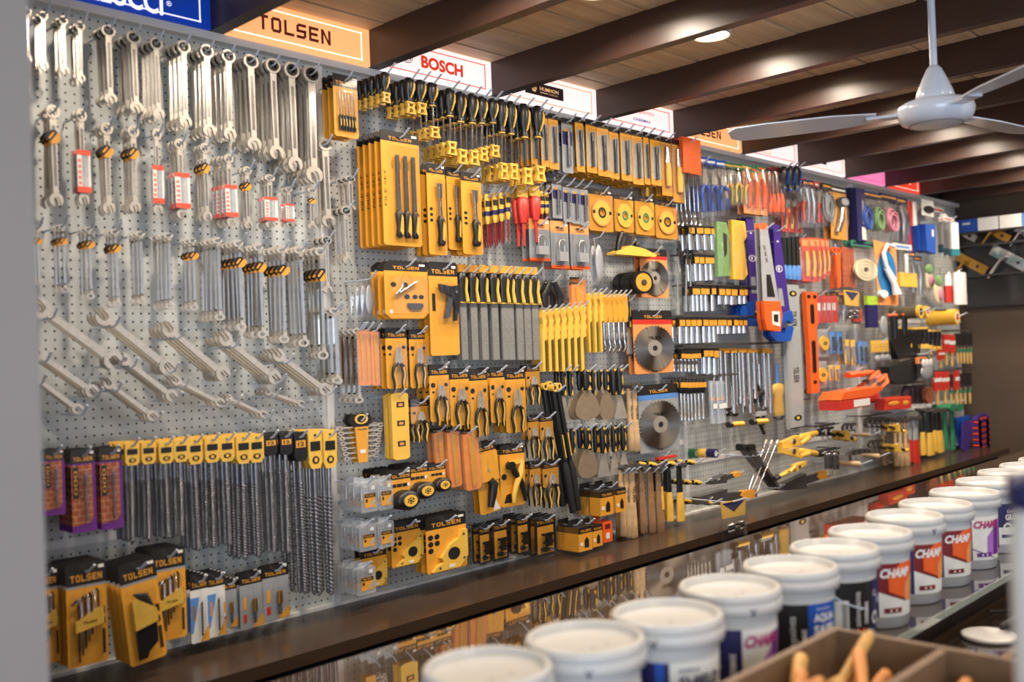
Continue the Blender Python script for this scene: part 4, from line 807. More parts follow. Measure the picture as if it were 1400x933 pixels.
@kind('cutting disc', -.06, .06, .02, -.13)
def green_disc_pack(): return discpack('green_disc_pack', 'pale_yellow', 'green')
@kind('padlock', -.034, .034, .02, -.12)
def padlock_pack():
    r = card('padlock_pack', .068, .14, [('padlock', lambda q: [q.prism([(-.016, -.10), (.016, -.10), (.016, -.072), (-.016, -.072)], -.018, -.004, 'silver_paint'), q.tube([(-.010, -.011, -.072), (-.010, -.011, -.045), (-.005, -.011, -.036), (.005, -.011, -.036), (.010, -.011, -.045), (.010, -.011, -.072)], .0028, 'chrome', 8)])], top=.02, head=.035, body='grey_plastic', hd='pale_orange', lm='card_black', logow=.5, chamfer=.003)
    q = MB(); q.box(-.03, .03, -.026, -.0016, -.112, -.018, 'clear_plastic'); q.box(-.034, .034, -.002, -.0009, -.12, -.112, 'orange'); q.build('blister', r); return r
@kind('hand plane', -.13, .13, .06, -.06)
def hand_plane():
    r = empty('hand_plane'); q = MB(); q.prism([(-.13, -.05), (.115, -.05), (.13, -.04), (.05, -.015), (-.04, -.005), (-.1, -.03), (-.13, -.04)], -.05, 0, 'pale_yellow'); q.build('body', r)
    q = MB(); q.tube([(-.09, -.025, -.035), (-.085, -.025, .0), (-.07, -.025, .05), (-.055, -.025, .055)], [.014, .012, .013, .009], 'black', 10); q.build('rear_handle', r); q = MB(); q.tube([(.03, -.025, -.02), (.03, -.025, .01), (.03, -.025, .02)], [.008, .014, .006], 'black', 10); q.build('front_knob', r)
    q = MB(); q.prism([(-.04, -.01), (-.03, -.01), (.0, .04), (-.01, .045)], -.045, -.008, 'dark_steel'); q.build('plane_iron', r); return r
def sawblade(name, head, R=.1, w=.19, h=.27):
    r = empty(name); q = MB(); cardbase(q, w, h, head=.04, top=.025, body=head[1], hd='card_black', logow=.45); q.box(-w/2, w/2, -.001, -.0008, -.035, -.015, head[0]); q.box(-.012, .012, -.0014, -.001, -h+.04, -h+.03, 'card_black'); q.build('backing_card', r)
    q = MB(); cz = -.015-h/2+.012; n = 40; v = []
    for i in range(n): a = 2*math.pi*i/n; v += [(R*.93*math.cos(a), cz+R*.93*math.sin(a)), (R*math.cos(a+.10), cz+R*math.sin(a+.10))]
    q.prism(v, -.006, -.0035, 'blade_steel'); q.ring(0, cz, .012, .034, -.0066, -.006, 'satin_steel', 30); q.disc(0, cz, .011, -.007, -.006, 'void_black', 16); q.text('TOLSEN', 0, cz+.045, .011, -.0068, 'black', w=.06); q.build('saw_blade', r)
    return r
# radial-brushed steel whose highlight runs in spokes
m, nt, b, tc = nodemat('blade_steel'); b.inputs['Base Color'].default_value = (*lin((176, 168, 158)), 1); b.inputs['Metallic'].default_value = 1; b.inputs['Roughness'].default_value = .34; b.inputs['Anisotropic Rotation'].default_value = .25
b.inputs['Anisotropic'].default_value = .95; tg = nt.nodes.new('ShaderNodeTangent'); tg.direction_type = 'RADIAL'; tg.axis = 'Y'; nt.links.new(tg.outputs[0], b.inputs['Tangent'])
@kind('circular saw blade', -.095, .095, .025, -.245)
def saw_blade_card(): return sawblade('saw_blade_card', ('red', 'pale_orange'))
@kind('circular saw blade', -.095, .095, .025, -.245)
def blue_saw_blade_card(): return sawblade('blue_saw_blade_card', ('light_blue', 'grey_plastic'))
@kind('cable reel', -.05, .05, .05, -.05)
def grinding_disc_stack():
    r = empty('grinding_disc_stack'); q = MB(); q.cyl((0, -.01, 0), (0, -.04, 0), .05, None, 'black', 24); q.build('rear_disc', r); q = MB(); q.cyl((0, -.045, 0), (0, -.06, 0), .05, None, 'black', 24); q.cyl((0, -.060, 0), (0, -.0606, 0), .040, None, 'card_yellow', 24); q.cyl((0, -.0606, 0), (0, -.064, 0), .013, None, 'dark_steel', 12); q.build('front_disc', r); return r
mat('file_steel', (150, 148, 142), .4, .4, .12, 120)
mat('bundle_orange', (246, 150, 72), .4, 0, .08)
mat('pack_grey', (176, 172, 162), .45, .1, .1, 50)
mat('bristle', (120, 98, 44), .5, .3, .1)
# ---- brushes, knives, trowels, hammers
@kind('wire brush', -.016, .016, .012, -.27)
def wire_brush():
    r = empty('wire_brush'); q = MB(); q.prism([(-.004, .012), (.008, .012), (.012, 0), (.008, -.02), (.012, -.04), (.008, -.06), (.012, -.08), (.008, -.10), (.010, -.12), (-.001, -.13), (-.001, -.268), (-.010, -.27), (-.009, -.12), (-.008, -.09), (-.004, -.05), (-.008, -.02)], -.012, .012, 'pale_yellow'); q.build('handle', r)
    q = MB(); random.seed(1)
    for k in range(26):
        z = -.128-.0053*k
        for j in (-.008, 0, .008): q.box(-.001, .0145+random.uniform(-.002, .0), j-.0014, j+.0014, z-.0009, z+.0009, 'bristle')
    q.build('bristles', r); return r
@kind('paint brush', -.01, .01, .012, -.22)
def steel_hook_tool():
    r = empty('steel_hook_tool'); q = MB(); q.prism([(-.008, .012), (.008, .012), (.010, -.06), (.006, -.10), (-.006, -.10), (-.010, -.06)], -.008, .008, 'card_yellow'); q.build('handle', r)
    q = MB(); q.tube([(0, 0, -.10), (0, 0, -.17), (.004, 0, -.20), (-.004, 0, -.22)], .0035, 'bright_chrome', 8); q.build('steel_rod', r); return r
@kind('file', -.014, .014, .03, -.30)
def wood_file():
    r = empty('wood_file'); q = MB(); q.box(-.010, .010, -.003, .003, .004, .03, 'card_yellow'); q.build('hanging_tab', r); q = MB(); q.tube([(0, 0, .004), (0, 0, 0), (0, 0, -.03), (0, 0, -.06), (0, 0, -.10)], [.006, .010, .011, .009, .013], 'black', 12); q.build('handle', r)
    q = MB(); q.prism([(.002, -.10), (.0, -.06), (.004, -.015), (.007, -.025), (.005, -.06), (.010, -.098)][::-1], -.0155, -.011, 'pale_yellow'); q.box(-.012, .012, -.011, .008, -.104, -.10, 'pale_yellow'); q.build('grip_inlay', r)
    q = MB(); q.box(-.009, .009, -.003, .003, -.30, -.104, 'file_steel'); q.build('blade', r); return r
def trow(name, bladeq, grip=('black', 'pale_yellow')):
    r = empty(name); q = MB(); q.tube([(0, 0, .012), (0, 0, 0), (0, 0, -.03), (0, 0, -.07), (0, 0, -.10)], [.006, .012, .011, .012, .009], grip[0], 12); q.build('handle', r)
    q = MB(); q.prism([(.001, -.02), (.0045, -.03), (.003, -.06), (.001, -.05)][::-1], -.0145, -.009, grip[1]); q.prism([(.002, -.075), (.006, -.098), (-.004, -.098)][::-1], -.0135, -.008, grip[1]); q.ring(0, .002, .003, .006, -.0145, -.010, grip[1], 10); q.build('grip_inlay', r); q = MB(); bladeq(q); q.build('blade', r); return r
@kind('putty knife', -.035, .035, .012, -.2)
def putty_knife(): return trow('putty_knife', lambda q: q.prism([(-.006, -.10), (.006, -.10), (.034, -.19), (.034, -.2), (-.034, -.2), (-.034, -.19)][::-1], -.001, .001, 'satin_steel'))
@kind('trowel', -.045, .045, .012, -.26)
def pointing_trowel(): return trow('pointing_trowel', lambda q: q.prism([(-.004, -.10), (.004, -.10), (.022, -.125), (.036, -.158), (.044, -.20), (.041, -.23), (.028, -.25), (0, -.26), (-.028, -.25), (-.041, -.23), (-.044, -.20), (-.036, -.158), (-.022, -.125)][::-1], -.001, .001, 'trowel_steel'))
mat('trowel_steel', (176, 156, 130), .4, .6, .06)
def handle_down(name, hm, tip, L=.30):
    r = empty(name); q = MB(); q.tube([(0, 0, .02), (0, 0, -.03), (0, 0, -.12), (0, 0, -.22), (0, 0, -L+.006), (0, 0, -L)], [.010, .011, .012, .015, .016, .012], hm, 12)
    if hm == 'wood': q.text('TOLSEN', 0, -.10, .009, -.0128, 'card_black', rot=-math.pi/2, w=.07)
    q.build('handle', r); q = MB()
    if tip: q.tube([(0, 0, -.13), (0, 0, -.22), (0, 0, -L)], [.0125, .016, .0165], tip, 12); q.build('grip', r); q = MB()
    q.cyl((0, .018, .03), (0, -.025, .03), .014, .015, 'dark_steel', 14); q.cyl((0, -.025, .03), (0, -.034, .03), .016, None, 'dark_steel', 14); q.prism([(-.006, .03), (.006, .03), (.006, .045), (-.006, .045)], .018, .03, 'dark_steel'); q.build('head', r); return r
@kind('hammer', -.016, .016, .05, -.30)
def wooden_hammer(): return handle_down('wooden_hammer', 'wood', None)
@kind('hammer', -.016, .016, .05, -.30)
def brown_hammer(): return handle_down('brown_hammer', 'brown_wood', None)
@kind('hammer', -.016, .016, .05, -.30)
def yellow_grip_hammer(): return handle_down('yellow_grip_hammer', 'pale_yellow', 'black')
@kind('hammer', -.016, .016, .05, -.30)
def black_yellow_hammer(): return handle_down('black_yellow_hammer', 'black', 'pale_yellow')
@kind('hammer', -.016, .016, .05, -.30)
def red_grip_hammer(): return handle_down('red_grip_hammer', 'silver_paint', 'red')
@kind('mallet', -.03, .03, .05, -.30)
def green_mallet():
    r = empty('green_mallet'); q = MB(); q.tube([(0, 0, .02), (0, 0, -.1), (0, 0, -.3)], [.010, .011, .014], 'green', 10); q.build('handle', r); q = MB(); q.cyl((0, -.05, .03), (0, .05, .03), .028, None, 'green', 16); q.build('head', r); return r
@kind('bolt cutter', -.04, .04, .03, -.52)
def long_bolt_cutter():
    r = empty('long_bolt_cutter'); q = MB()
    for s in (-1, 1): q.tube([(s*.016, 0, .03), (s*.018, 0, -.1), (s*.02, 0, -.3)], [.013, .013, .012], 'black', 10)
    q.build('arms', r); q = MB()
    for s in (-1, 1): q.tube([(s*.02, 0, -.3), (s*.022, -.002, -.34), (s*.02, 0, -.52)], [.013, .019, .016], 'rubber', 10)
    q.build('grips', r); q = MB()
    for s in (-1, 1): q.ring(s*.016, .02, .010, .016, -.016, .012, 'pale_yellow', 12); q.box(s*.02-.002, s*.02+.003, -.0165, -.0125, -.28, -.18, 'pale_yellow')
    q.build('yellow_trim', r); return r
@kind('caulking gun', -.06, .06, .02, -.24)
def snips_bundle():
    r = empty('snips_bundle'); q = MB()
    for s in (-1, 1): q.tube([(s*.01, 0, .0), (s*.02, 0, -.06), (s*.035, 0, -.12), (s*.03, 0, -.22)], [.010, .013, .014, .009], 'black', 10); q.prism([(s*.004, .0), (s*.018, .0), (s*.002, .02)][::s], -.008, .004, 'dark_steel')
    q.build('grips', r); return r
@kind('level', -.02, .02, .02, -.36)
def orange_bundle():
    r = empty('orange_bundle'); q = MB(); q.prism([(-.018, .0), (.018, .0), (.018, -.33), (.012, -.34), (-.012, -.34), (-.018, -.33)][::-1], -.014, 0, 'bundle_orange'); q.prism([(-.008, -.02), (.008, -.02), (.006, -.30), (-.004, -.32)][::-1], -.020, -.014, 'card_yellow'); q.build('wrapped_knife', r)
    q = MB(); q.box(-.016, .016, -.002, .0, .0, .02, 'card_black'); q.text('TOLSEN', 0, .008, .006, -.0025, 'card_yellow', w=.026); q.build('header_card', r); q = MB(); q.box(-.019, .019, -.022, .001, -.345, .0, 'clear_bag'); q.build('clear_sleeve', r); return r
@kind('spirit level', -.02, .02, .02, -.34)
def small_torpedo_level():
    r = empty('small_torpedo_level'); q = MB(); q.prism([(-.02, .01), (-.012, .02), (.012, .02), (.02, .01), (.02, -.33), (.012, -.34), (-.012, -.34), (-.02, -.33)][::-1], -.014, 0, 'pale_yellow'); q.build('body', r); q = MB()
    for z in (-.03, -.13, -.24): q.box(-.008, .010, -.0148, -.014, z-.028, z+.0, 'card_black'); q.box(-.004, .006, -.0154, -.0148, z-.022, z-.008, 'pale_orange')
    q.build('vials', r); return r
@kind('knife set', -.03, .03, .02, -.30)
def black_knife_rack():
    r = empty('black_knife_rack'); q = MB()
    for k in range(4): q.cyl((-.02+.013*k, 0, .0), (-.02+.013*k, 0, -.27), .0055, None, 'navy', 8)
    q.build('tubes', r); q = MB()
    for j in range(3):
        for k in range(4): q.ring(-.02+.013*k, -.09-.017*j, .003, .007, -.012, -.006, 'gold', 10)
    q.build('brass_rings', r); return r
@kind('spanner set', -.07, .07, .03, -.16)
def spanner_set_pack():
    r = empty('spanner_set_pack'); q = MB()
    for k in range(7):
        z = -.02-.02*k; w = .062-.003*k
        for s in (-1, 1): q.ring(s*w, z, .004, .009, -.010, -.004, 'satin_steel', 12, 20, 340 if s > 0 else 380)
        q.box(-w+.008, w-.008, -.009, -.005, z-.003, z+.003, 'satin_steel')
    q.build('spanners', r); q = MB(); q.prism([(-.034, .005), (-.025, .03), (.025, .03), (.034, .005), (.02, -.02), (-.02, -.02)][::-1], -.014, -.002, 'black'); q.ring(0, .01, .014, .02, -.0155, -.014, 'pale_yellow', 14); q.build('hanger', r)
    q = MB(); q.prism([(-.02, -.02), (.02, -.02), (.014, -.16), (-.014, -.16)][::-1], -.016, -.0105, 'card_yellow'); q.text('TOLSEN', 0, -.03, .006, -.0165, 'card_black', w=.03); q.box(-.008, .008, -.0168, -.016, -.125, -.11, 'paper'); q.build('yellow_card', r); return r
# ---- sockets
def sock(name, L, wide=.009, dark=False):
    r = empty(name); q = MB(); q.box(-.012, .012, -.012, .004, -.028, .01, 'card_black'); q.box(-.0098, .0098, -.0128, -.012, -.026, .0, 'card_yellow'); q.text('T', 0, -.008, .006, -.0133, 'card_black'); q.build('hanger_tag', r)
    q = MB(); q.cyl((0, -.003, -.028), (0, -.003, -.028-(L-.028)*.45), wide*.85, None, 'socket_steel', 12); q.cyl((0, -.003, -.028-(L-.028)*.45), (0, -.003, -L), wide, None, 'socket_steel', 12); q.build('socket', r); return r
mat('socket_steel', (214, 216, 220), .22, .85, .04)
@kind('socket', -.012, .012, .01, -.10)
def long_socket(): return sock('long_socket', .10)
@kind('socket', -.012, .012, .01, -.065)
def short_socket(): return sock('short_socket', .065, .010)
@kind('socket adapter', -.012, .012, .01, -.08)
def universal_joint():
    r = empty('universal_joint'); q = MB(); q.box(-.012, .012, -.012, .004, -.03, .01, 'card_black'); q.box(-.0115, .0115, -.0128, -.012, -.028, -.01, 'card_yellow'); q.build('hanger_tag', r); q = MB(); q.tube([(0, 0, -.03), (0, 0, -.045), (.001, 0, -.05), (0, 0, -.06), (0, 0, -.08)], [.007, .008, .004, .008, .007], 'chrome', 10); q.build('joint', r); return r
@kind('extension bar', -.007, .007, .01, -.30)
def extension_bar(): q = MB(); q.cyl((0, 0, .0), (0, 0, -.26), .004, None, 'chrome', 8); q.box(-.007, .007, -.006, .002, -.012, .01, 'card_yellow'); q.cyl((0, 0, -.26), (0, 0, -.30), .0065, None, 'chrome', 8); return q.build('extension_bar')
@kind('screwdriver', -.008, .008, .02, -.22)
def nut_driver():
    r = empty('nut_driver'); q = MB(); q.tube([(0, 0, .02), (0, 0, 0), (0, 0, -.05), (0, 0, -.065)], [.005, .008, .0075, .004], 'black', 10); q.box(-.007, .007, -.009, -.006, -.03, 0, 'card_yellow'); q.build('handle', r); q = MB(); q.tube([(0, 0, -.065), (0, 0, -.19), (0, 0, -.195), (0, 0, -.22)], [.0038, .0038, .005, .005], 'chrome', 8); q.build('shaft', r); return r
@kind('ratchet', -.02, .02, .02, -.26)
def socket_ratchet(): 
    r = empty('socket_ratchet'); q = MB(); q.tube([(0, 0, .012), (0, 0, -.1), (0, 0, -.2)], [.006, .005, .007], 'chrome', 8); q.build('shaft', r); q = MB(); q.disc(0, -.235, .02, -.012, .006, 'dark_steel', 16); q.disc(0, -.235, .011, -.018, -.012, 'black', 14); q.build('ratchet_head', r); return r
@kind('caulking tool', -.02, .02, .03, -.26)
def bagged_yellow_tool():
    r = empty('bagged_yellow_tool'); q = MB(); q.tube([(0, 0, .0), (0, 0, -.09)], [.005, .006], 'light_blue', 8); q.build('shaft', r); q = MB(); q.tube([(0, 0, -.09), (0, 0, -.10), (0, 0, -.13), (0, 0, -.15), (0, 0, -.22), (0, 0, -.24)], [.008, .016, .017, .012, .015, .012], 'pale_yellow', 14); q.ring(0, -.245, .010, .016, -.004, .004, 'black', 12, 180, 360); q.build('handle', r)
    q = MB(); q.box(-.03, .03, -.019, .018, -.26, .03, 'clear_bag'); q.build('plastic_bag', r); return r
@kind('ratchet wrench', -.03, .03, .02, -.30)
def t_socket_wrench():
    r = empty('t_socket_wrench'); q = MB(); q.cyl((0, 0, 0), (0, 0, -.3), .005, None, 'chrome', 8); q.cyl((-.02, 0, -.01), (.02, 0, .0), .0065, None, 'chrome', 8); q.build('tee_bar', r); q = MB(); q.cyl((0, -.004, .02), (0, -.004, -.03), .011, None, 'black', 10); q.build('grip', r); return r
# ---- saws, levels
@kind('hand saw', -.06, .06, .03, -.5)
def blue_hand_saw():
    r = empty('blue_hand_saw'); q = MB(); q.prism([(-.018, .03), (.012, .03), (.05, -.39), (-.018, -.39)][::-1], -.004, 0, 'saw_sleeve'); q.ring(.002, -.17, .013, .016, -.0046, -.004, 'white', 18); q.box(-.003, .004, -.0046, -.004, -.178, -.162, 'white'); q.prism([(-.008, -.26), (.012, -.26), (.02, -.34), (-.008, -.34)][::-1], -.0046, -.004, 'grey_plastic'); q.box(-.004, .004, -.0046, -.004, -.05, -.042, 'white'); q.build('blade_sleeve', r)
    q = MB(); q.prism([(-.03, -.385), (.05, -.36), (.058, -.40), (.05, -.42), (.03, -.405), (.0, -.42), (-.008, -.46), (.02, -.47), (.045, -.43), (.058, -.44), (.04, -.5), (-.03, -.5), (-.06, -.47), (-.055, -.41)][::-1], -.012, .008, 'blue'); q.build('handle', r); return r
mat('saw_sleeve', (66, 44, 130), .35, 0, .1, 10, .2)
@kind('hand saw', -.06, .06, .03, -.5)
def orange_hand_saw():
    r = empty('orange_hand_saw'); q = MB(); q.prism([(-.018, .03), (.012, .03), (.05, -.36), (-.018, -.36)][::-1], -.004, 0, 'silver_paint'); q.box(-.018, .012, -.0046, -.004, .0, .03, 'orange'); q.prism([(.0, -.22), (.018, -.22), (.034, -.33), (.0, -.33)][::-1], -.0046, -.004, 'card_black'); q.text('xxx', 0, -.12, .01, -.0045, 'card_black', rot=-1.45, w=.09); q.build('blade', r)
    q = MB(); q.prism([(-.02, -.35), (.05, -.35), (.058, -.42), (.045, -.5), (-.01, -.49), (-.018, -.44)][::-1], -.012, .008, 'orange'); q.build('handle', r); q = MB(); q.prism([(.012, -.40), (.045, -.40), (.045, -.475), (.012, -.465)][::-1], -.0135, -.012, 'paper'); q.prism([(.018, -.415), (.038, -.415), (.036, -.455), (.018, -.45)][::-1], -.014, -.0135, 'card_black'); q.build('grip_panel', r); return r
def lev(name, m, L, win='void_black', lab=None):
    r = empty(name); q = MB(); q.box(-.03, .03, -.02, 0, -L, .02, m); q.box(-.03, .03, -.0205, -.02, -L, -L+.008, 'black'); q.box(-.026, -.024, -.0205, -.02, -L+.01, .015, 'grey_plastic'); 
    if lab:
        for z in (-L*.22, -L*.62): q.text(lab, .004, z, .022, -.0206, 'card_black', rot=-math.pi/2, w=.1)
    q.build('body', r); q = MB()
    for z in (-.04, -L+.07): q.disc(.004, z, .020, -.0206, -.02, 'black', 18, sx=.8); q.disc(.004, z, .010, -.0212, -.0206, 'pale_yellow', 12, sx=.7)
    q.build('bubble_vials', r); return r
@kind('spirit level', -.03, .03, .02, -.95)
def grey_spirit_level(): return lev('grey_spirit_level', 'level_grey', .95, lab='TOLSEN')
mat('level_grey', (172, 176, 174), .4, .2, .03)
@kind('spirit level', -.04, .04, .02, -.62)
def orange_spirit_level():
    r = empty('orange_spirit_level'); q = MB(); q.prism([(-.04, .02), (.04, .02), (.04, -.18), (.025, -.21), (.03, -.34), (.03, -.62), (-.03, -.62), (-.03, -.34), (-.036, -.2)][::-1], -.022, 0, 'orange'); q.build('body', r); q = MB()
    for z0, z1 in ((-.07, -.17), (-.30, -.38), (-.4, -.48)): q.prism(arc(0, z0, .014, 0, 180, 6)+arc(0, z1, .014, 180, 360, 6), -.0228, -.022, 'black')
    for x, z in ((-.02, -.01), (.022, -.01), (0, -.55)): q.disc(x, z, .013, -.0228, -.022, 'black', 14)
    q.build('grip_slots', r); return r
# ---- bags, brushes and mixed goods of the far bays
def bagged(name, draw, bag=(-.05, .05, -.2, .0), m='clear_bag', head=None, d=.03):
    r = empty(name)
    for nm, fn in draw: q = MB(); fn(q); q.build(nm, r)
    x0, x1, z0, z1 = bag; q = MB(); v = []
    N = 6
    for j in range(N+1):
        z = z0+(z1-z0)*j/N; b_ = d*(.35+.65*math.sin(math.pi*min(.9, max(.1, j/N)))); 
        for i in range(5): x = x0+(x1-x0)*i/4; v.append((x, -b_*(1 if 0 < i < 4 else .1)-(.002 if (i+j) % 2 else 0), z))
    q.add(v, [(j*5+i, j*5+i+1, j*5+i+6, j*5+i+5) for j in range(N) for i in range(4)], m, True); q.build('plastic_bag', r)
    if head:
        q = MB(); q.box(x0, x1, -.003, .002, z1-.004, z1+.03, head[0]); q.box(x0+.01, x1-.01, -.0036, -.003, z1+.006, z1+.018, head[1]); q.build('header_card', r)
    return r
def coil(q, cx, cz, R, m, r=.005, turns=4, sx=.75):
    rn = random.Random(int(R*999)); r *= .62
    for k in range(turns*3):
        jx, jz, jr, ph = rn.uniform(-.006, .006), rn.uniform(-.01, .01), rn.uniform(.5, 1.04), rn.uniform(0, 6)
        q.tube([(cx+jx+sx*R*jr*math.cos(a*math.pi/9), -.004-(k % turns)*r*1.3-.002*math.sin(a*.7+ph), cz+jz+R*jr*math.sin(a*math.pi/9)*(1+.06*math.sin(a*.9+ph))) for a in range(19)], r, m, 6)
def tools(q, n, w, z0, z1, handle, steel='chrome', hl=.4, thick=.009, down=True):
    for k in range(n):
        x = -w/2+w*(k+.5)/n; zc = z0+(z1-z0)*hl
        q.tube([(x, -.008, zc), (x, -.010, zc+(z0-zc)*.5), (x, -.008, z0)], [thick*.7, thick, thick*.8], handle, 8); q.tube([(x, -.008, z1), (x, -.008, zc)], thick*.38, steel, 6)
mat('brush_wood', (196, 160, 92), .5, 0, .1)
SP = {}
def simple(name, cat, w, h, draw, bag=True, head=None, d=.03, bm='clear_bag'):
    def fn(): 
        if bag: return bagged(name, draw, (-w/2, w/2, -h+.02, .0), bm, head, d)
        r = empty(name)
        for nm, f in draw: q = MB(); f(q); q.build(nm, r)
        return r
    KINDS[name] = (fn, cat, -w/2, w/2, .03 if head else .02, -h+.02)
simple('orange_screwdriver_pair', 'screwdriver set', .08, .30, [('handles', lambda q: tools(q, 2, .07, -.26, -.02, 'orange', hl=.5, thick=.014)), ('backing_card', lambda q: q.box(-.04, .04, -.001, .001, -.275, 0, 'brick'))], head=('dark_red', 'card_black'))
simple('orange_mallet_pack', 'scraper', .07, .34, [('header_block', lambda q: q.box(-.035, .035, -.016, .0, -.12, .02, 'orange')), ('steel_rods', lambda q: [q.tube([(x, -.008, -.12), (x, -.008, -.26), (x+.006, -.008, -.31), (x, -.008, -.32)], .004, 'bright_chrome', 6) for x in (-.025, -.008, .01, .026)])], bag=False)
simple('blue_plier_bag', 'pliers', .07, .28, [('pliers', lambda q: pliers(q, 1.3, -.03, grip='blue', yel='navy'))], head=('blue', 'white'))
simple('yellow_grip_bag', 'pliers', .09, .28, [('pliers', lambda q: pliers(q, 1.35, -.03, grip='pale_yellow', yel='green'))], head=('green', 'pale_yellow'))
simple('orange_cutter_pack', 'cutter', .06, .28, [('cutter', lambda q: [q.box(-.03, .03, -.001, .001, -.26, .0, 'pale_orange'), q.tube([(0, -.01, -.05), (.004, -.01, -.12), (0, -.01, -.22)], [.010, .013, .009], 'orange', 8)])], head=('green', 'orange'))
simple('red_handle_bag', 'pliers', .07, .27, [('pliers', lambda q: pliers(q, 1.2, -.03, grip='red', yel='orange'))], head=('red', 'paper'))
simple('chrome_tool_bag', 'hand tool', .07, .26, [('tool', lambda q: [q.tube([(-.01, -.01, -.02), (.01, -.012, -.1), (0, -.01, -.22)], [.012, .016, .01], 'chrome', 8), q.ring(0, -.05, .01, .02, -.016, -.008, 'silver_paint', 12)])], head=('navy', 'card_yellow'))
simple('grey_coil_bag', 'cable', .08, .28, [('coil', lambda q: coil(q, 0, -.13, .09, 'grey_plastic', .006, 4, .35))], head=('card_black', 'card_yellow'))
simple('air_gauge_pack', 'gauge', .10, .30, [('backing_card', lambda q: q.box(-.05, .05, -.001, .001, -.28, .0, 'card_yellow')), ('gauge', lambda q: [q.disc(.01, -.06, .03, -.025, -.005, 'card_black', 18), q.disc(.01, -.06, .022, -.027, -.025, 'grey_plastic', 18), q.tube([(-.02, -.01, -.24), (0, -.014, -.16), (.01, -.01, -.09)], [.012, .014, .010], 'chrome', 10)])], head=('card_black', 'paper'))
for c in ('blue', 'pale_green', 'pink'): simple(c.replace('pale_', '')+'_cord_bag', 'cord', .11, .30, [('coiled_cord', (lambda cc: lambda q: coil(q, 0, -.15, .085, cc, .008, 4, .45))(c))], head=('navy', 'card_yellow'))
simple('navy_knife_box', 'box', .06, .33, [('carton', lambda q: [q.box(-.03, .03, -.03, 0, -.31, .02, 'navy'), q.box(.0, .028, -.031, -.03, -.30, -.22, 'paper'), q.prism([(.008, -.05), (.018, -.05), (.018, -.2), (.008, -.2)][::-1], -.031, -.03, 'silver_paint')])], bag=False)
simple('blue_scoop', 'scoop', .07, .26, [('body', lambda q: [q.prism([(-.035, .01), (.035, .02), (.03, -.24), (-.03, -.22)][::-1], -.04, 0, 'blue'), q.box(.008, .02, -.041, -.04, -.09, -.03, 'white')])], bag=False)
simple('white_roller_bag', 'paint roller', .09, .32, [('roller', lambda q: [q.cyl((0, -.025, -.02), (0, -.025, -.22), .024, None, 'white', 14), q.cyl((0, -.025, -.22), (0, -.025, -.27), .026, None, 'teal', 14)])], head=('paper', 'red'))
simple('blue_handle_file', 'file', .02, .27, [('handle', lambda q: q.tube([(0, -.008, -.16), (0, -.008, -.2), (0, -.008, -.25)], [.006, .009, .007], 'light_blue', 8)), ('blade', lambda q: [q.box(-.006, .006, -.010, -.004, -.16, .02, 'card_black'), q.box(-.009, .009, -.002, 0, -.24, .02, 'teal')])], bag=False)
simple('red_cutter_card', 'cutter', .05, .26, [('backing_card', lambda q: [q.box(-.025, .025, -.001, .001, -.24, .02, 'label_red'), q.box(-.02, .02, -.002, -.001, -.03, .01, 'pale_orange')]), ('cutter', lambda q: q.tube([(0, -.008, -.06), (0, -.010, -.12), (0, -.008, -.21)], [.007, .010, .008], 'pale_yellow', 8))], head=None)
simple('orange_scissors_card', 'scissors', .08, .32, [('scissors', lambda q: [q.tube([(0, -.008, -.02), (.01, -.008, -.15)], .006, 'chrome', 6), q.ring(-.014, -.06, .012, .02, -.014, -.004, 'orange', 14), q.ring(.016, -.06, .012, .02, -.014, -.004, 'orange', 14), q.prism([(-.01, -.09), (.03, -.08), (.02, -.29), (.0, -.30)][::-1], -.014, -.004, 'orange')])], bag=False)
simple('orange_tube_pack', 'tube', .025, .30, [('tube', lambda q: q.cyl((0, -.01, .02), (0, -.01, -.28), .011, None, 'brick', 10))], bag=False)
simple('cream_hose_coil', 'hose', .13, .28, [('coiled_hose', lambda q: [q.ring(0, -.14, .016+.017*k, .030+.017*k, -.014, -.002, 'cream', 26, sx=.95) for k in range(3)])], head=('green', 'navy'), bm='clear_bag', d=.02)
simple('shower_set_card', 'shower head', .13, .36, [('backing_card', lambda q: [q.prism([(-.065, .02), (.065, .0), (.065, -.34), (-.05, -.34)][::-1], -.002, 0, 'pale_orange'), q.disc(.005, -.16, .13, -.003, -.002, 'shower_blue', 26, sx=.42)]), ('hose_and_head', lambda q: [q.tube([(.03, -.02, -.20), (-.02, -.02, -.12), (-.03, -.02, -.05), (-.005, -.02, .0), (.03, -.02, -.01)], .009, 'white', 10), q.tube([(-.02, -.02, -.14), (.02, -.022, -.22), (.035, -.022, -.28)], [.01, .013, .02], 'white', 10), q.disc(-.035, -.28, .022, -.02, -.004, 'white', 16)])], bag=False)
mat('shower_blue', (40, 120, 175), .4)
simple('yellow_brush_bag', 'brush', .10, .3, [('brush', lambda q: [q.box(-.045, .045, -.03, 0, -.22, -.14, 'pale_yellow'), q.tube([(0, -.02, -.14), (.0, -.02, -.03)], .008, 'white', 8)])], head=('paper', 'light_blue'))
simple('pink_green_bag', 'sponge', .09, .22, [('contents', lambda q: [q.ell((0, -.014, -.13), (.032, .012, .06), 'cream'), q.ell((0, -.022, -.07), (.025, .010, .03), 'pale_green'), q.ell((.005, -.024, -.14), (.015, .010, .03), 'pink')])])
simple('red_white_tube', 'sealant tube', .045, .24, [('tube', lambda q: [q.cyl((0, -.022, .0), (0, -.022, -.09), .021, None, 'white', 14), q.cyl((0, -.022, -.09), (0, -.022, -.22), .0215, None, 'red', 14)]), ('nozzle', lambda q: q.cyl((0, -.022, .0), (0, -.022, .02), .006, .003, 'white', 8))], bag=False)
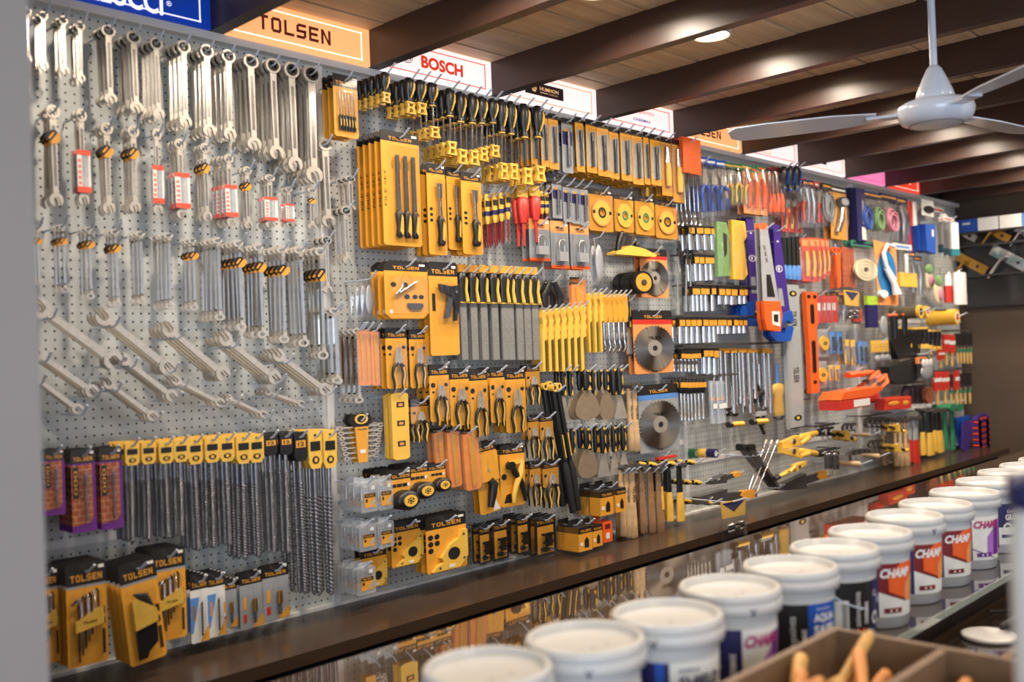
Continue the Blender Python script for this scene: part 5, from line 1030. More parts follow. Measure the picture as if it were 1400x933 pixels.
simple('white_tube', 'sealant tube', .055, .26, [('tube', lambda q: q.cyl((0, -.026, .0), (0, -.026, -.24), .026, None, 'white', 16)), ('nozzle', lambda q: q.cyl((0, -.026, .0), (0, -.026, .02), .007, .003, 'white', 8))], bag=False)
simple('red_tape_card', 'tape', .045, .24, [('backing_card', lambda q: [q.box(-.022, .022, -.001, .001, -.22, .02, 'red'), q.box(-.022, .022, -.002, -.001, .0, .02, 'card_black'), q.box(-.014, .014, -.002, -.001, .004, .014, 'card_yellow'), q.box(-.012, .008, -.002, -.001, -.12, -.06, 'paper')])], head=None, d=.02)
simple('yellow_header_bag', 'fittings bag', .12, .26, [('black_fittings', lambda q: [q.ell((.02*(k % 3)-.02, -.012, -.14-.02*(k//3)), (.018, .009, .014), 'black' if k % 2 else 'chrome', 8, 5) for k in range(9)]), ('header_card', lambda q: [q.prism([(-.055, .02), (.055, .01), (.05, -.10), (-.05, -.09)][::-1], -.003, 0, 'pale_yellow'), q.prism([(-.05, .012), (.05, .004), (.0, -.06)], -.0036, -.003, 'navy')])])
simple('green_navy_pouch', 'pouch', .08, .26, [('pouch', lambda q: [q.box(-.036, .036, -.016, 0, -.23, -.05, 'navy'), q.box(-.036, .036, -.017, 0, -.05, .02, 'lime')])], bag=False)
mat('lime', (164, 200, 60), .5)
simple('clear_goods_bag', 'goods bag', .09, .30, [('contents', lambda q: q.ell((0, -.012, -.15), (.025, .010, .11), 'silver_paint'))])
simple('round_gauge_pack', 'grinding wheel', .08, .2, [('backing_card', lambda q: [q.box(-.038, .038, -.001, .001, -.175, .02, 'grey_plastic')]), ('wheel', lambda q: [q.disc(0, -.08, .05, -.012, -.001, 'pale_yellow', 22, sx=.62), q.ring(0, -.08, .006, .012, -.013, -.012, 'card_black', 12)])], bm='clear_plastic', d=.018)
simple('blue_small_tool_pack', 'small tool', .05, .18, [('tool', lambda q: [q.box(-.02, .02, -.001, .001, -.15, .02, 'light_blue'), q.tube([(0, -.006, -.02), (0, -.006, -.13)], .006, 'card_black', 8)])], d=.02)
simple('yellow_small_tool_pack', 'small tool', .05, .2, [('tool', lambda q: [q.box(-.02, .02, -.001, .001, -.17, .02, 'pale_yellow'), q.tube([(-.004, -.006, -.03), (.006, -.006, -.15)], .008, 'grey_plastic', 8)])], d=.02)
simple('yellow_card_pouch', 'fittings bag', .12, .2, [('header_card', lambda q: [q.box(-.055, .055, -.003, 0, -.07, .02, 'yellow'), q.text('• • •', 0, -.03, .006, -.0035, 'card_black', w=.05)]), ('bottles', lambda q: [q.ell((-.03+.03*k, -.014, -.12), (.018, .012, .03), 'grey_plastic') for k in range(3)])])
simple('paint_brush_pair', 'paint brush', .035, .26, [('handle', lambda q: q.tube([(0, -.006, -.12), (0, -.006, -.16), (0, -.006, -.24)], [.007, .005, .009], 'brush_wood', 8)), ('ferrule', lambda q: q.box(-.014, .014, -.010, 0, -.12, -.085, 'chrome')), ('bristles', lambda q: q.box(-.014, .014, -.010, 0, -.085, .0, 'card_black'))], bag=False)
simple('red_head_brush', 'paint brush', .06, .26, [('handle', lambda q: q.tube([(0, -.006, -.12), (0, -.006, -.16), (0, -.006, -.24)], [.010, .007, .009], 'brush_wood', 8)), ('card_cover', lambda q: [q.box(-.028, .028, -.014, 0, -.13, .02, 'red'), q.box(-.028, .028, -.0146, -.014, -.06, -.03, 'paper')])], bag=False)
simple('green_handle_brush', 'paint brush', .035, .26, [('handle', lambda q: q.tube([(0, -.006, -.10), (0, -.006, -.13), (0, -.006, -.24)], [.005, .008, .006], 'brush_wood', 8)), ('green_collar', lambda q: q.tube([(0, -.007, -.12), (0, -.007, -.145)], [.009, .009], 'green', 8)), ('ferrule', lambda q: q.box(-.012, .012, -.011, -.001, -.12, -.088, 'dark_steel')), ('bristles', lambda q: q.box(-.014, .014, -.010, 0, -.09, .01, 'card_black'))], bag=False)
simple('yellow_pole_knife', 'utility knife', .03, .20, [('handle', lambda q: q.tube([(0, -.008, .02), (0, -.008, -.03), (0, -.008, -.1), (0, -.008, -.18)], [.010, .012, .008, .010], 'black', 8)), ('yellow_ends', lambda q: [q.cyl((0, -.008, .02), (0, -.008, .0), .0125, None, 'pale_yellow', 10), q.cyl((0, -.008, -.14), (0, -.008, -.18), .0125, None, 'pale_yellow', 10)])], bag=False)
simple('orange_tip_pole', 'handle', .035, .26, [('pole', lambda q: q.tube([(0, -.01, -.01), (0, -.01, -.24)], .012, 'black', 10)), ('orange_tip', lambda q: q.ell((0, -.01, .0), (.015, .014, .02), 'orange'))], bag=False)
simple('black_tool_holster', 'tool bag', .24, .42, [('pouch', lambda q: [q.prism([(-.10, -.05), (.02, .0), (.08, .02), (.06, -.16), (.04, -.20), (-.06, -.20)][::-1], -.035, 0, 'black'), q.prism([(-.12, -.25), (.08, -.20), (.10, -.30), (.02, -.38), (-.08, -.39), (-.12, -.35)][::-1], -.045, 0, 'rubber')]), ('belt_strap', lambda q: q.prism([(.02, -.18), (.08, -.18), (.12, -.36), (.08, -.38)][::-1], -.055, -.045, 'card_black')), ('orange_buckle', lambda q: q.ring(.035, -.22, .022, .036, -.068, -.055, 'bundle_orange', 4, 45, 405))], bag=False)
simple('glove_pack', 'gloves', .13, .28, [('gloves', lambda q: [q.ell((0, -.012, -.16), (.05, .010, .07), 'silver_paint'), *[q.ell((.03*k-.03, -.016, -.08), (.013, .008, .04), 'white') for k in range(3)]])])
mat('film_grey', (96, 88, 70), .3)
simple('orange_rope_coil', 'hose', .18, .06, [('coil', lambda q: [q.tube([(-.09, -.03, -.02), (-.05, -.034, -.015), (.0, -.03, -.02), (.05, -.03, -.015), (.09, -.03, -.01)], [.02, .024, .022, .022, .012], 'orange', 12)])], bag=False)
simple('orange_handle_shears', 'shears', .16, .10, [('handles', lambda q: [q.tube([(.08, -.02, .02), (.02, -.03, -.01), (-.08, -.03, -.06)], [.012, .012, .010], 'orange', 10), q.tube([(.08, -.02, .01), (.04, -.05, -.03), (-.03, -.05, -.07)], [.010, .012, .008], 'orange', 10)]), ('joint', lambda q: q.ell((-.02, -.03, -.03), (.02, .014, .016), 'dark_steel'))], bag=False)
simple('stacked_orange_case', 'case', .24, .11, [('lid', lambda q: q.prism([(-.12, -.03), (-.10, .012), (.06, .02), (.12, .02), (.12, .0), (.05, -.03)][::-1], -.10, 0, 'orange')), ('base', lambda q: [q.prism([(-.12, -.09), (-.12, -.034), (.05, -.034), (.04, -.085)][::-1], -.10, 0, 'red'), q.box(-.05, .04, -.101, -.10, -.08, -.04, 'paper')])], bag=False)
simple('red_carton', 'box', .10, .09, [('carton', lambda q: [q.box(-.05, .05, -.05, 0, -.07, .02, 'red'), q.ell((.0, -.05, -.025), (.03, .002, .018), 'card_yellow'), q.box(-.045, .045, -.051, -.05, .005, .015, 'orange')])], bag=False)
simple('small_red_tube_pack', 'tube', .03, .08, [('tube', lambda q: [q.box(-.014, .014, -.012, 0, -.05, .02, 'red'), q.box(-.01, .01, -.010, 0, -.06, -.05, 'card_black')])], bag=False)
simple('scrub_pad', 'scrub pad', .03, .17, [('pad', lambda q: q.disc(0, -.065, .075, -.02, 0, 'plum', 20, sx=.28))], bag=False)
mat('plum', (62, 44, 52), .6); mat('copper_brown', (150, 84, 60), .4)
simple('brown_scrub_pad', 'scrub pad', .07, .17, [('pad', lambda q: q.disc(0, -.065, .075, -.02, 0, 'copper_brown', 20, sx=.45))], bag=False, d=.02)
simple('c_clamp', 'clamp', .05, .12, [('frame', lambda q: [q.ring(0, -.02, .022, .032, -.014, 0, 'dark_steel', 14, 90, 300), q.box(-.006, .02, -.014, 0, .0, .02, 'dark_steel')]), ('screw', lambda q: q.cyl((.012, -.007, -.03), (.012, -.007, -.10), .006, None, 'chrome', 8))], bag=False)
simple('short_clamp_bar', 'clamp', .10, .06, [('bar', lambda q: q.tube([(-.05, -.03, .01), (.05, -.04, -.03)], .008, 'black', 8)), ('yellow_jaw', lambda q: [q.prism([(-.02, .02), (.0, .02), (.01, -.03), (-.02, -.02)], -.05, -.02, 'pale_yellow'), q.ell((.045, -.04, -.028), (.014, .012, .012), 'pale_yellow')])], bag=False)
simple('ball_pein_hammer', 'hammer', .04, .13, [('head', lambda q: [q.cyl((0, -.03, .02), (0, -.03, -.10), .015, None, 'dark_steel', 12), q.ell((0, -.03, .015), (.018, .018, .018), 'bright_chrome'), q.cyl((0, -.03, -.075), (0, -.03, -.11), .019, None, 'satin_steel', 12)])], bag=False)
simple('claw_hammer', 'hammer', .05, .11, [('head', lambda q: [q.ring(-.01, -.06, .03, .045, -.03, -.012, 'dark_steel', 12, 20, 160), q.box(-.02, .0, -.034, -.01, -.05, -.02, 'dark_steel'), q.cyl((-.01, -.022, -.05), (-.01, -.022, -.09), .014, None, 'satin_steel', 12)])], bag=False)
simple('blue_bag', 'bag', .10, .24, [('bag', lambda q: [q.prism([(-.05, .02), (.05, .02), (.04, -.12), (.01, -.22), (-.03, -.2)][::-1], -.012, 0, 'blue'), q.text('8', .01, -.03, .02, -.0125, 'white', bold=.05)])], bag=False)
simple('purple_bag', 'bag', .08, .24, [('bag', lambda q: [q.prism([(-.02, .02), (.04, .02), (.0, -.22), (-.03, -.18)][::-1], -.012, 0, 'saw_sleeve')])], bag=False)
simple('striped_hose_bundle', 'spring hose', .08, .34, [('coil', lambda q: [q.ring(0, -.012-.021*k, .02, .034, -.03, -.002, 'label_red' if k % 2 else 'saw_sleeve', 12, sx=1.) for k in range(15)])], bag=False)
simple('brown_pouch', 'pouch', .14, .24, [('pouch', lambda q: q.prism([(-.06, .02), (.06, -.04), (.07, -.20), (-.07, -.22)][::-1], -.02, 0, 'brown_wood'))], bag=False)

# ---- long tools that stick out sideways from their hooks: origin at the right end, length along -x
simple('yellow_bolt_cutter', 'bolt cutter', .40, .06, [('handles', lambda q: [q.tube([(-.05, -.03, 0), (-.2, -.03, .004), (-.26, -.03, 0)], [.013, .015, .010], 'pale_yellow', 10), q.tube([(-.16, -.05, -.004), (-.24, -.05, -.02)], [.012, .010], 'pale_yellow', 10)]), ('grip', lambda q: q.tube([(.0, -.03, 0), (-.055, -.03, 0)], [.015, .017], 'rubber', 10)), ('cutting_head', lambda q: [q.prism([(-.25, .02), (-.40, .012), (-.40, -.012), (-.25, -.025)], -.05, -.02, 'pale_yellow'), q.disc(-.30, 0, .012, -.056, -.05, 'dark_steel', 12)])], bag=False)
simple('chrome_lug_rod', 'wrench bar', .40, .03, [('rod', lambda q: q.cyl((0, -.02, 0), (-.40, -.02, 0), .006, None, 'bright_chrome', 10)), ('socket_end', lambda q: q.cyl((0, -.02, 0), (-.03, -.02, 0), .010, None, 'satin_steel', 10))], bag=False)
simple('black_lug_bar', 'wrench bar', .40, .03, [('bar', lambda q: q.box(-.37, -.03, -.03, -.012, -.010, .010, 'dark_steel')), ('ends', lambda q: [q.cyl((-.385, -.035, 0), (-.385, -.005, 0), .018, None, 'black', 12), q.cyl((-.012, -.035, 0), (-.012, -.005, 0), .014, None, 'chrome', 12)])], bag=False)
simple('pipe_wrench', 'pipe wrench', .40, .06, [('handle', lambda q: q.prism([(0, .012), (-.24, .016), (-.24, -.016), (0, -.012)], -.04, -.02, 'dark_steel')), ('jaw', lambda q: [q.prism([(-.22, .03), (-.40, .014), (-.40, -.01), (-.30, -.02), (-.22, -.03)], -.05, -.012, 'dark_steel')]), ('yellow_grip', lambda q: q.prism([(-.02, .016), (-.10, .016), (-.12, 0), (-.10, -.014), (-.02, -.014)], -.045, -.015, 'card_yellow'))], bag=False)
# ---- goods whose long axis points out of the board: origin at the middle of the front face, depth towards +y
def outward(name, cat, dia, length, draw): KINDS[name] = (lambda: tree(name, [(n_, _q(f)) for n_, f in draw]), cat, -dia/2, dia/2, dia/2, -dia/2)
def _q(f): q = MB(); f(q); return q
outward('yellow_tape_wheel', 'packing tape', .10, .10, [('roll', lambda q: [q.ring(0, 0, .034, .05, 0, .1, 'yellow', 28), q.box(-.03, .03, .03, .07, .0495, .0505, 'card_black')]), ('core', lambda q: [q.ring(0, 0, .022, .034, -.001, .1, 'cream', 24), q.ring(0, 0, .016, .022, -.002, .1, 'red', 20)])])
outward('grey_film_roll', 'film roll', .09, .20, [('roll', lambda q: q.ring(0, 0, .03, .044, .02, .2, 'film_grey', 26)), ('yellow_end', lambda q: q.ring(0, 0, .028, .045, 0, .02, 'pale_yellow', 26)), ('core', lambda q: q.ring(0, 0, .014, .028, .002, .2, 'card_black', 20))])
outward('outward_hammer', 'hammer', .11, .20, [('handle', lambda q: q.tube([(0, 0, 0), (0, .01, 0), (0, .10, 0), (0, .2, 0)], [.014, .019, .015, .012], 'wood', 14)), ('head', lambda q: [q.cyl((0, .2, .04), (0, .2, -.055), .015, None, 'dark_steel', 12), q.ell((0, .2, .045), (.018, .018, .018), 'bright_chrome'), q.cyl((0, .2, -.045), (0, .2, -.068), .019, None, 'satin_steel', 12)])])
outward('outward_knife', 'knife', .03, .14, [('handle', lambda q: q.tube([(0, 0, 0), (0, .02, .0), (0, .07, 0), (0, .14, 0)], [.008, .014, .012, .008], 'black', 12)), ('yellow_end', lambda q: [q.tube([(.0, -.002, .001), (.0, .01, .002), (0, .035, .003)], [.008, .012, .0142], 'pale_yellow', 12)])])
for c_, m_ in (('green', 'green'), ('pale', 'pale_yellow'), ('blue', 'navy')): outward(c_+'_tape_coil', 'insulating tape', .05, .05, [('coil', (lambda mm: lambda q: [q.ring(0, 0, .018, .026, 0, .045, mm, 24), q.ring(0, 0, .013, .018, .001, .044, 'white', 20)])(m_))])
# ================================================================== WHERE EVERYTHING HANGS
def diag(k, a, b_, o, n=1, dy=.02, desc='', where='', group=None, nom=.34, wid=1., dz=0, hk=True):
    (ax, ay), (bx, by) = P(*a), P(*b_); A, B = W(ax, ay, o), W(bx, by, o); d = A-B; L = math.hypot(d.x, d.z); th = math.atan2(d.z, -d.x) if d.x < 0 else math.atan2(d.z, -d.x)
    for i in range(n):
        ob = spawn(k); ob.name = k; ob.location = (B.x, -(o-dy*i), B.z+dz*i); s = L/nom; ob.scale = (s, 1, s*wid*(1.15 if k == 'open_end_spanner' else 1)); ob.rotation_euler = (0, th, 0)
        tag(ob, ' '.join(f'{posw(i, n)} {desc} {where}'.split()), KINDS[k][1], group or (desc+' '+where if n > 1 else None))
    if hk:
        for p, sd in ((A*.82+B*.18, 'left'), (A*.06+B*.94, 'right')): hook(p.x, p.z-.012, o+.04, desc, where+' '+sd)
def wrd(k): return ORD[k] if k < len(ORD) else str(k)
def outp(k, fx, fy, d, of, n=1, pitch=.05, desc='', where='', group=None, nomd=None, sy=1., jx=0, hk=False):     # front face centre and height in the picture, distance of the front face from the board
    fn, cat, L, R_, T, B = KINDS[k]; px, py = P(fx, fy); p = W(px, py, of); s = d/Zm[2]/FPX*((p-CAM).dot(_f))/(nomd or (T-B))
    for i in range(n):
        ob = spawn(k); ob.name = k; ob.location = (p.x-jx*i, -of+pitch*i, p.z); ob.scale = (s, sy, s)
        tag(ob, ' '.join(f'{posw(i, n)} {desc} {where}'.split()), cat, group or (desc+' '+where if n > 1 else None))
    if hk: hook(p.x, p.z+.0, of+.03, desc, where)
# ---------------- spanners, left bay
zoom(0, 0, 2.9167)
R = [(96, 30, 124, 250), (160, 48, 195, 280), (238, 65, 272, 297), (305, 87, 342, 330), (408, 102, 464, 415), (508, 128, 566, 450), (603, 152, 652, 478), (708, 163, 760, 510), (803, 180, 857, 545), (886, 200, 940, 560), (975, 220, 1035, 600), (1060, 235, 1120, 635), (1138, 250, 1197, 685), (1213, 265, 1283, 730)]
row('ratchet_spanner', R, 'ratchet spanner', 'on {k} hook from left in the top spanner row', o=.13, n=[2, 3, 3, 3, 3, 4, 4, 4, 4, 4, 4, 4, 5, 5], dy=.027, jit=.002)
R = [('tagged_spanner', (185, 420, 250, 825), 3), ('sleeved_spanner', (297, 435, 354, 822), 2), ('tagged_spanner', (403, 490, 462, 855), 3), ('tagged_spanner', (508, 503, 562, 850), 3), ('sleeved_spanner', (605, 515, 652, 860), 1), ('sleeved_spanner', (690, 555, 750, 875), 3), ('tagged_spanner', (798, 572, 842, 885), 3),
     ('sleeved_spanner', (888, 615, 937, 905), 4), ('tagged_spanner', (968, 665, 1010, 915), 2), ('sleeved_spanner', (1052, 697, 1104, 910), 3), ('sleeved_spanner', (1132, 745, 1168, 905), 2), ('tagged_spanner', (1222, 750, 1264, 915), 1), ('combination_spanner', (1272, 555, 1326, 905), 2)]
D = {'tagged_spanner': 'spanner with yellow tag', 'sleeved_spanner': 'spanner in red sleeve', 'combination_spanner': 'plain chrome spanner'}
row([r[0] for r in R], [r[1] for r in R], [D[r[0]] for r in R], 'on {k} hook from left in the second spanner row', o=.11, n=[r[2] for r in R], dy=.024, jit=.003)
zoom(0, 290, 2.9167)
R = [((130, 60, 165, 290), 2, 1), ((232, 50, 264, 320), 3, 1), ((338, 60, 372, 345), 3, 1), ((443, 70, 480, 375), 3, 1), ((543, 80, 582, 365), 3, 0), ((655, 85, 692, 385), 4, 0), ((752, 105, 786, 390), 3, 1), ((852, 105, 892, 430), 5, 0), ((933, 115, 974, 470), 5, 1), ((1015, 130, 1054, 500), 4, 1), ((1105, 140, 1147, 520), 4, 1), ((1180, 140, 1222, 535), 4, 0), ((1257, 145, 1302, 585), 4, 1), ((1328, 390, 1358, 685), 4, 0)]
row([('tagged_' if r[2] else '')+'ring_spanner' for r in R], [r[0] for r in R], [('tagged ' if r[2] else '')+'double ring spanner' for r in R], 'on {k} hook from left in the third spanner row', o=.12, n=[r[1] for r in R], dy=.026, jit=.003)
DG = [((128, 360), (480, 612), .12, 2, .9), ((385, 395), (692, 636), .12, 3, .85), ((650, 448), (910, 664), .12, 4, .85), ((875, 488), (1114, 676), .12, 4, .85), ((1088, 555), (1312, 722), .11, 4, .8), ((120, 545), (388, 730), .11, 3, .8), ((470, 570), (702, 748), .11, 3, .8), ((110, 640), (326, 800), .1, 2, .8), ((412, 668), (624, 826), .1, 3, .8), ((680, 662), (892, 768), .1, 3, .7), ((895, 735), (1062, 812), .09, 3, .7), ((1050, 712), (1212, 768), .09, 3, .7)]
for i, (a, b_, o, n, w) in enumerate(DG):
    up = i < 5; j = i if up else i-5
    diag('open_end_spanner', a, b_, o+.02, n, .025, 'open ended spanner', f"slanting across the {ORD[j]} hook pair of the {'upper' if up else 'lower'} slanted row", 'open ended spanners slanting across pairs of hooks', wid=w)
# ---------------- drill bits and hex keys, left bay
zoom(0, 580, 2.644)
row('brick_drill_card', [(160, 92, 234, 330), (258, 92, 346, 392), (363, 85, 443, 380)], 'purple brick pattern drill card', 'on {k} hook from left under the slanted spanners', o=.17, n=[4, 5, 5], dy=.022)
X = [478, 538, 602, 655, 708, 768, 823, 880, 930]; Tp = [66, 62, 60, 55, 50, 45, 42, 38, 35]; Bt = [425, 415, 412, 404, 456, 446, 438, 487, 478]
row('masonry_drill_bit', [(x-27, t, x+25, b_) for x, t, b_ in zip(X, Tp, Bt)], 'long masonry drill with yellow hanger', 'on {k} hook of the long drill row', o=.17, n=4, dy=.03, jit=.002)
row('black_holder_drill_bit', [(957, 36, 1003, 468), (1011, 32, 1058, 465), (1064, 28, 1111, 612)], 'long masonry drill with black hanger', 'on {k} black hook of the long drill row', o=.17, n=4, dy=.03, jit=.002)
row('masonry_drill_bit', [(1116, 22, 1165, 616), (1168, 20, 1217, 612)], 'extra long drill with yellow hanger', 'on {k} hook at the right end', o=.17, n=4, dy=.03, jit=.002)
fit('hex_key_set', 118, 515, 215, 868, o=.16, n=3, dy=.02, desc='yellow hex key card', where='half hidden behind the grey pillar')
fit('hex_key_set', 240, 498, 388, 872, o=.20, n=5, dy=.025, desc='yellow hex key card', where='on the hook right of the pillar, bottom left')
fit('hex_key_set', 548, 448, 672, 782, o=.19, n=5, dy=.024, desc='yellow hex key card', where='beside the white drill cards, bottom left')
fit('black_hex_key_set', 432, 492, 568, 870, o=.24, n=4, dy=.03, rot=-.1, desc='tilted black hex key card', where='between the two larger hex key stacks')
row(['small_drill_card', 'small_drill_card', 'dark_drill_card', 'dark_drill_card', 'dark_drill_card'], [(688, 543, 754, 790), (750, 535, 814, 768), (800, 560, 856, 738), (866, 533, 950, 738), (948, 508, 1044, 708)], ['white carded drill', 'white carded drill', 'grey carded drill', 'grey carded drill', 'grey carded drill'], 'on {k} hook from left just above the ledge', o=.15, n=[5, 4, 3, 2, 2], dy=.022)
# ---------------- second bay, top
zoom(420, 60, 3.889)
fit('screwdriver_set_card', 140, 168, 268, 496, o=.16, n=3, dy=.03, desc='yellow card of small screwdrivers', where='beside the largest ratchet spanners')
row('stubby_screwdriver', [(393, 152, 440, 312), (520, 182, 572, 372), (578, 194, 632, 374)], 'stubby black screwdriver with yellow clip', 'on {k} hook under the white sign', o=.2, n=[5, 4, 3], dy=.034, jit=.002)
row('clipped_screwdriver', [(636, 208, 692, 500), (735, 240, 787, 592), (790, 258, 842, 640), (853, 268, 906, 646), (906, 283, 957, 625), (964, 294, 1014, 602), (1016, 300, 1064, 722), (1064, 310, 1110, 722), (1135, 322, 1184, 748), (1203, 333, 1257, 732)], 'black and yellow screwdriver', 'on {k} hook of the long screwdriver row', o=.2, n=[5, 5, 5, 5, 5, 4, 4, 4, 3, 3], dy=.034, jit=.003)
fit('file_set_card', 398, 472, 600, 1074, o=.19, n=5, dy=.033, desc='tall yellow three file card', where='beneath the yellow clips')
fit('chisel_pack', 640, 640, 738, 1122, o=.19, n=3, dy=.035, desc='long clear pack with black handle tool', where='directly right of the file cards')
fit('chisel_pack', 745, 662, 820, 1096, o=.17, n=2, dy=.035, desc='narrow pack with black handle tool', where='middle of three beside the files')
fit('chisel_pack', 822, 686, 928, 1120, o=.2, n=3, dy=.035, desc='yellow pack with black handle tool', where='left of the voltage testers')
row('voltage_tester', [(942, 800, 970, 1086), (982, 795, 1010, 1076), (1020, 790, 1047, 1068), (1056, 785, 1083, 1052), (1236, 785, 1260, 1000), (1262, 790, 1287, 992)], 'slim yellow voltage tester', 'on {k} hook under the screwdriver clips', o=.13, n=3, dy=.028, jit=.002)
row('insulated_screwdriver', [(1118, 770, 1174, 1090), (1186, 766, 1238, 1070)], 'red insulated screwdriver', 'on {k} hook among the voltage testers', o=.15, n=2, dy=.03)
# ---------------- second bay, middle
zoom(430, 280, 3.889)
fit('ratchet_spanner', 143, 10, 196, 316, o=.13, n=3, dy=.028, desc='small ratchet spanner', where='alone left of the file cards')
fit('ratchet_spanner', 40, 168, 92, 474, o=.13, n=3, dy=.028, desc='small ratchet spanner', where='below the long plain spanner')
fit('ratchet_spanner', 165, -150, 218, 30, o=.13, n=3, dy=.028, desc='shorter ratchet spanner', where='under the small screwdriver cards')
fit('ring_spanner', 84, 552, 136, 946, o=.14, n=4, dy=.03, desc='cranked ring spanner', where='at the upright left of the knife cards')
fit('ring_spanner', 208, 660, 250, 1052, o=.14, n=4, dy=.03, desc='cranked ring spanner', where='next to the orange narrow packs')
fit('clear_goods_bag', 245, 385, 325, 600, o=.13, n=3, dy=.03, desc='clear bag of small tagged spanners', where='left of the rivet card')
fit('rivet_tool_card', 372, 300, 602, 606, o=.2, n=3, dy=.035, desc='square yellow rivet card', where='below the file cards')
fit('riveter_card', 610, 306, 764, 802, o=.2, n=3, dy=.03, desc='yellow card with black hand riveter', where='left of the black handled files')
row('wood_file', [(x-28, 318+2*i, x+26, 826) for i, x in enumerate((790, 846, 900, 957, 1010, 1040, 1088, 1130, 1172))], 'black handled steel file', 'on {k} hook of the file row', o=.15, n=3, dy=.03)
row('orange_bundle', [(222, 655, 262, 978), (255, 655, 292, 978), (290, 660, 338, 978)], 'narrow orange knife pack', 'on {k} hook beside the pliers cards', o=.14, n=1)
row('pliers_card', [(380, 655, 492, 978), (505, 662, 597, 975)], 'yellow carded pliers', 'on {k} hook below the rivet card', o=.17, n=[4, 3], dy=.03)
fit('snips_bundle', 1190, 400, 1340, 560, o=.14, n=2, dy=.04, desc='black handled snips', where='above the yellow wire brushes')
fit('orange_bundle', 1352, 415, 1425, 700, o=.12, n=1, desc='orange wrapped knife pack', where='between snips and wire brushes')
zoom(430, 480, 3.889)
row(['cutter_card', 'cutter_card', 'pliers_card', 'cutter_card', 'pliers_card'], [(612, 72, 716, 376), (720, 92, 826, 398), (824, 96, 922, 452), (934, 86, 1012, 382), (1014, 92, 1122, 434)], 'yellow carded pliers', 'on {k} hook of the middle pliers row', o=.19, n=[3, 3, 3, 3, 3], dy=.035)
fit('open_pliers_card', 1118, 75, 1204, 295, o=.15, n=2, dy=.03, desc='half carded black pliers', where='under the steel files, right end')
fit('black_knife_rack', 362, 232, 430, 530, o=.11, desc='rack of dark tubes with brass rings', where='beside the yellow torpedo level')
fit('small_torpedo_level', 398, 222, 488, 578, o=.15, n=2, dy=.03, desc='yellow torpedo level', where='right of the spanner set')
fit('open_pliers_card', 506, 258, 616, 494, o=.16, n=4, dy=.028, desc='half carded black pliers', where='right of the torpedo level')
fit('spanner_set_pack', 112, 335, 358, 592, o=.14, n=2, dy=.03, desc='fan pack of chrome spanners', where='above the clear cases')
row('tape_measure_card', [(384, 632, 516, 852), (488, 604, 606, 792), (603, 598, 696, 752)], 'carded black tape measure', 'on {k} hook of the tape row', o=.18, n=[5, 4, 3], dy=.033)
row('orange_bundle', [(622, 415, 690, 720), (690, 412, 762, 742), (772, 420, 862, 758)], 'orange bagged knife with black header', 'on {k} hook right of the tapes', o=[.14, .16, .17], n=[2, 3, 3], dy=.03, rot=-.05)
fit('pruner_card', 852, 484, 966, 868, o=.17, n=2, dy=.03, rot=-.09, desc='yellow card with black curved handle', where='tilted beside the wire stripper')
fit('stripper_card', 988, 498, 1120, 826, o=.17, n=3, dy=.03, rot=.02, desc='yellow wire stripper card', where='left of the small carded pliers')
row('open_pliers_card', [(1130, 340, 1198, 580), (1194, 335, 1276, 592), (1142, 588, 1208, 836), (1208, 582, 1306, 844)], 'small half carded pliers', 'on {k} hook left of the bolt cutters', o=.16, n=2, dy=.03)
zoom(430, 620, 3.111)
row('socket_case', [(178, 105, 248, 248), (250, 95, 315, 238), (172, 285, 246, 412), (250, 270, 320, 398), (162, 462, 241, 597)], 'clear plastic case of sockets', 'on {k} hook at the lower left', o=.17, n=[3, 2, 3, 2, 3], dy=.042)
row('magnetic_holder_card', [(196, 400, 306, 572), (326, 284, 460, 478), (474, 258, 646, 500)], 'yellow magnetic welding holder card', 'on {k} hook near the ledge', o=[.13, .15, .18], n=[2, 2, 3], dy=.03)
row('clamp_blister', [(698, 302, 748, 472), (756, 286, 824, 455), (858, 262, 912, 430), (936, 264, 1026, 436)], 'black carded screw clamp', 'on {k} hook above the ledge', o=.16, n=[2, 2, 3, 3], dy=.035)
row(['cup_brush_box', 'cup_brush_box', 'cup_brush_box', 'cup_brush_box', 'orange_carton'], [(1072, 282, 1130, 408), (1134, 277, 1176, 390), (1164, 130, 1220, 258), (1230, 120, 1274, 244), (1182, 264, 1220, 372)], ['small yellow carton']*4+['small orange carton'], 'on {k} hook left of the hammers', o=.14, n=[2, 1, 2, 2, 1], dy=.055)
# ---------------- second bay, right side
zoom(720, 130, 3.889)
R = [(22, 96, 62, 370), (72, 92, 112, 380), (118, 100, 168, 394), (190, 126, 246, 414), (262, 120, 304, 408), (318, 134, 372, 414), (375, 148, 437, 432), (440, 172, 490, 445), (500, 178, 556, 455), (560, 190, 616, 475), (622, 198, 652, 475), (658, 212, 712, 480)]
row(['long_bit_pack']*3+['blue_bit_pack']+['long_bit_pack']*8, R, ['black and orange drill blister']*3+['blue drill blister']+['black and orange drill blister']*8, 'on {k} hook of the drill blister row', o=.18, n=[4, 4, 5, 5, 5, 5, 5, 5, 5, 5, 4, 4], dy=.03, jit=.002)
row('orange_bag_knife', [(716, 225, 770, 535), (775, 235, 832, 572)], 'yellow carded slim knife', 'on {k} hook left of the orange scrapers', o=.17, n=3, dy=.035)
row('orange_bag_knife', [(610, 440, 660, 560), (660, 440, 716, 580)], 'yellow pouch', 'on {k} hook under the drill blisters', o=.08, n=1)
row('blue_bit_pack', [(136, 455, 186, 655), (193, 470, 236, 675), (238, 476, 282, 685), (284, 482, 327, 695)], 'small pale drill pack', 'on {k} hook left of the disc packs', o=.15, n=3, dy=.03)
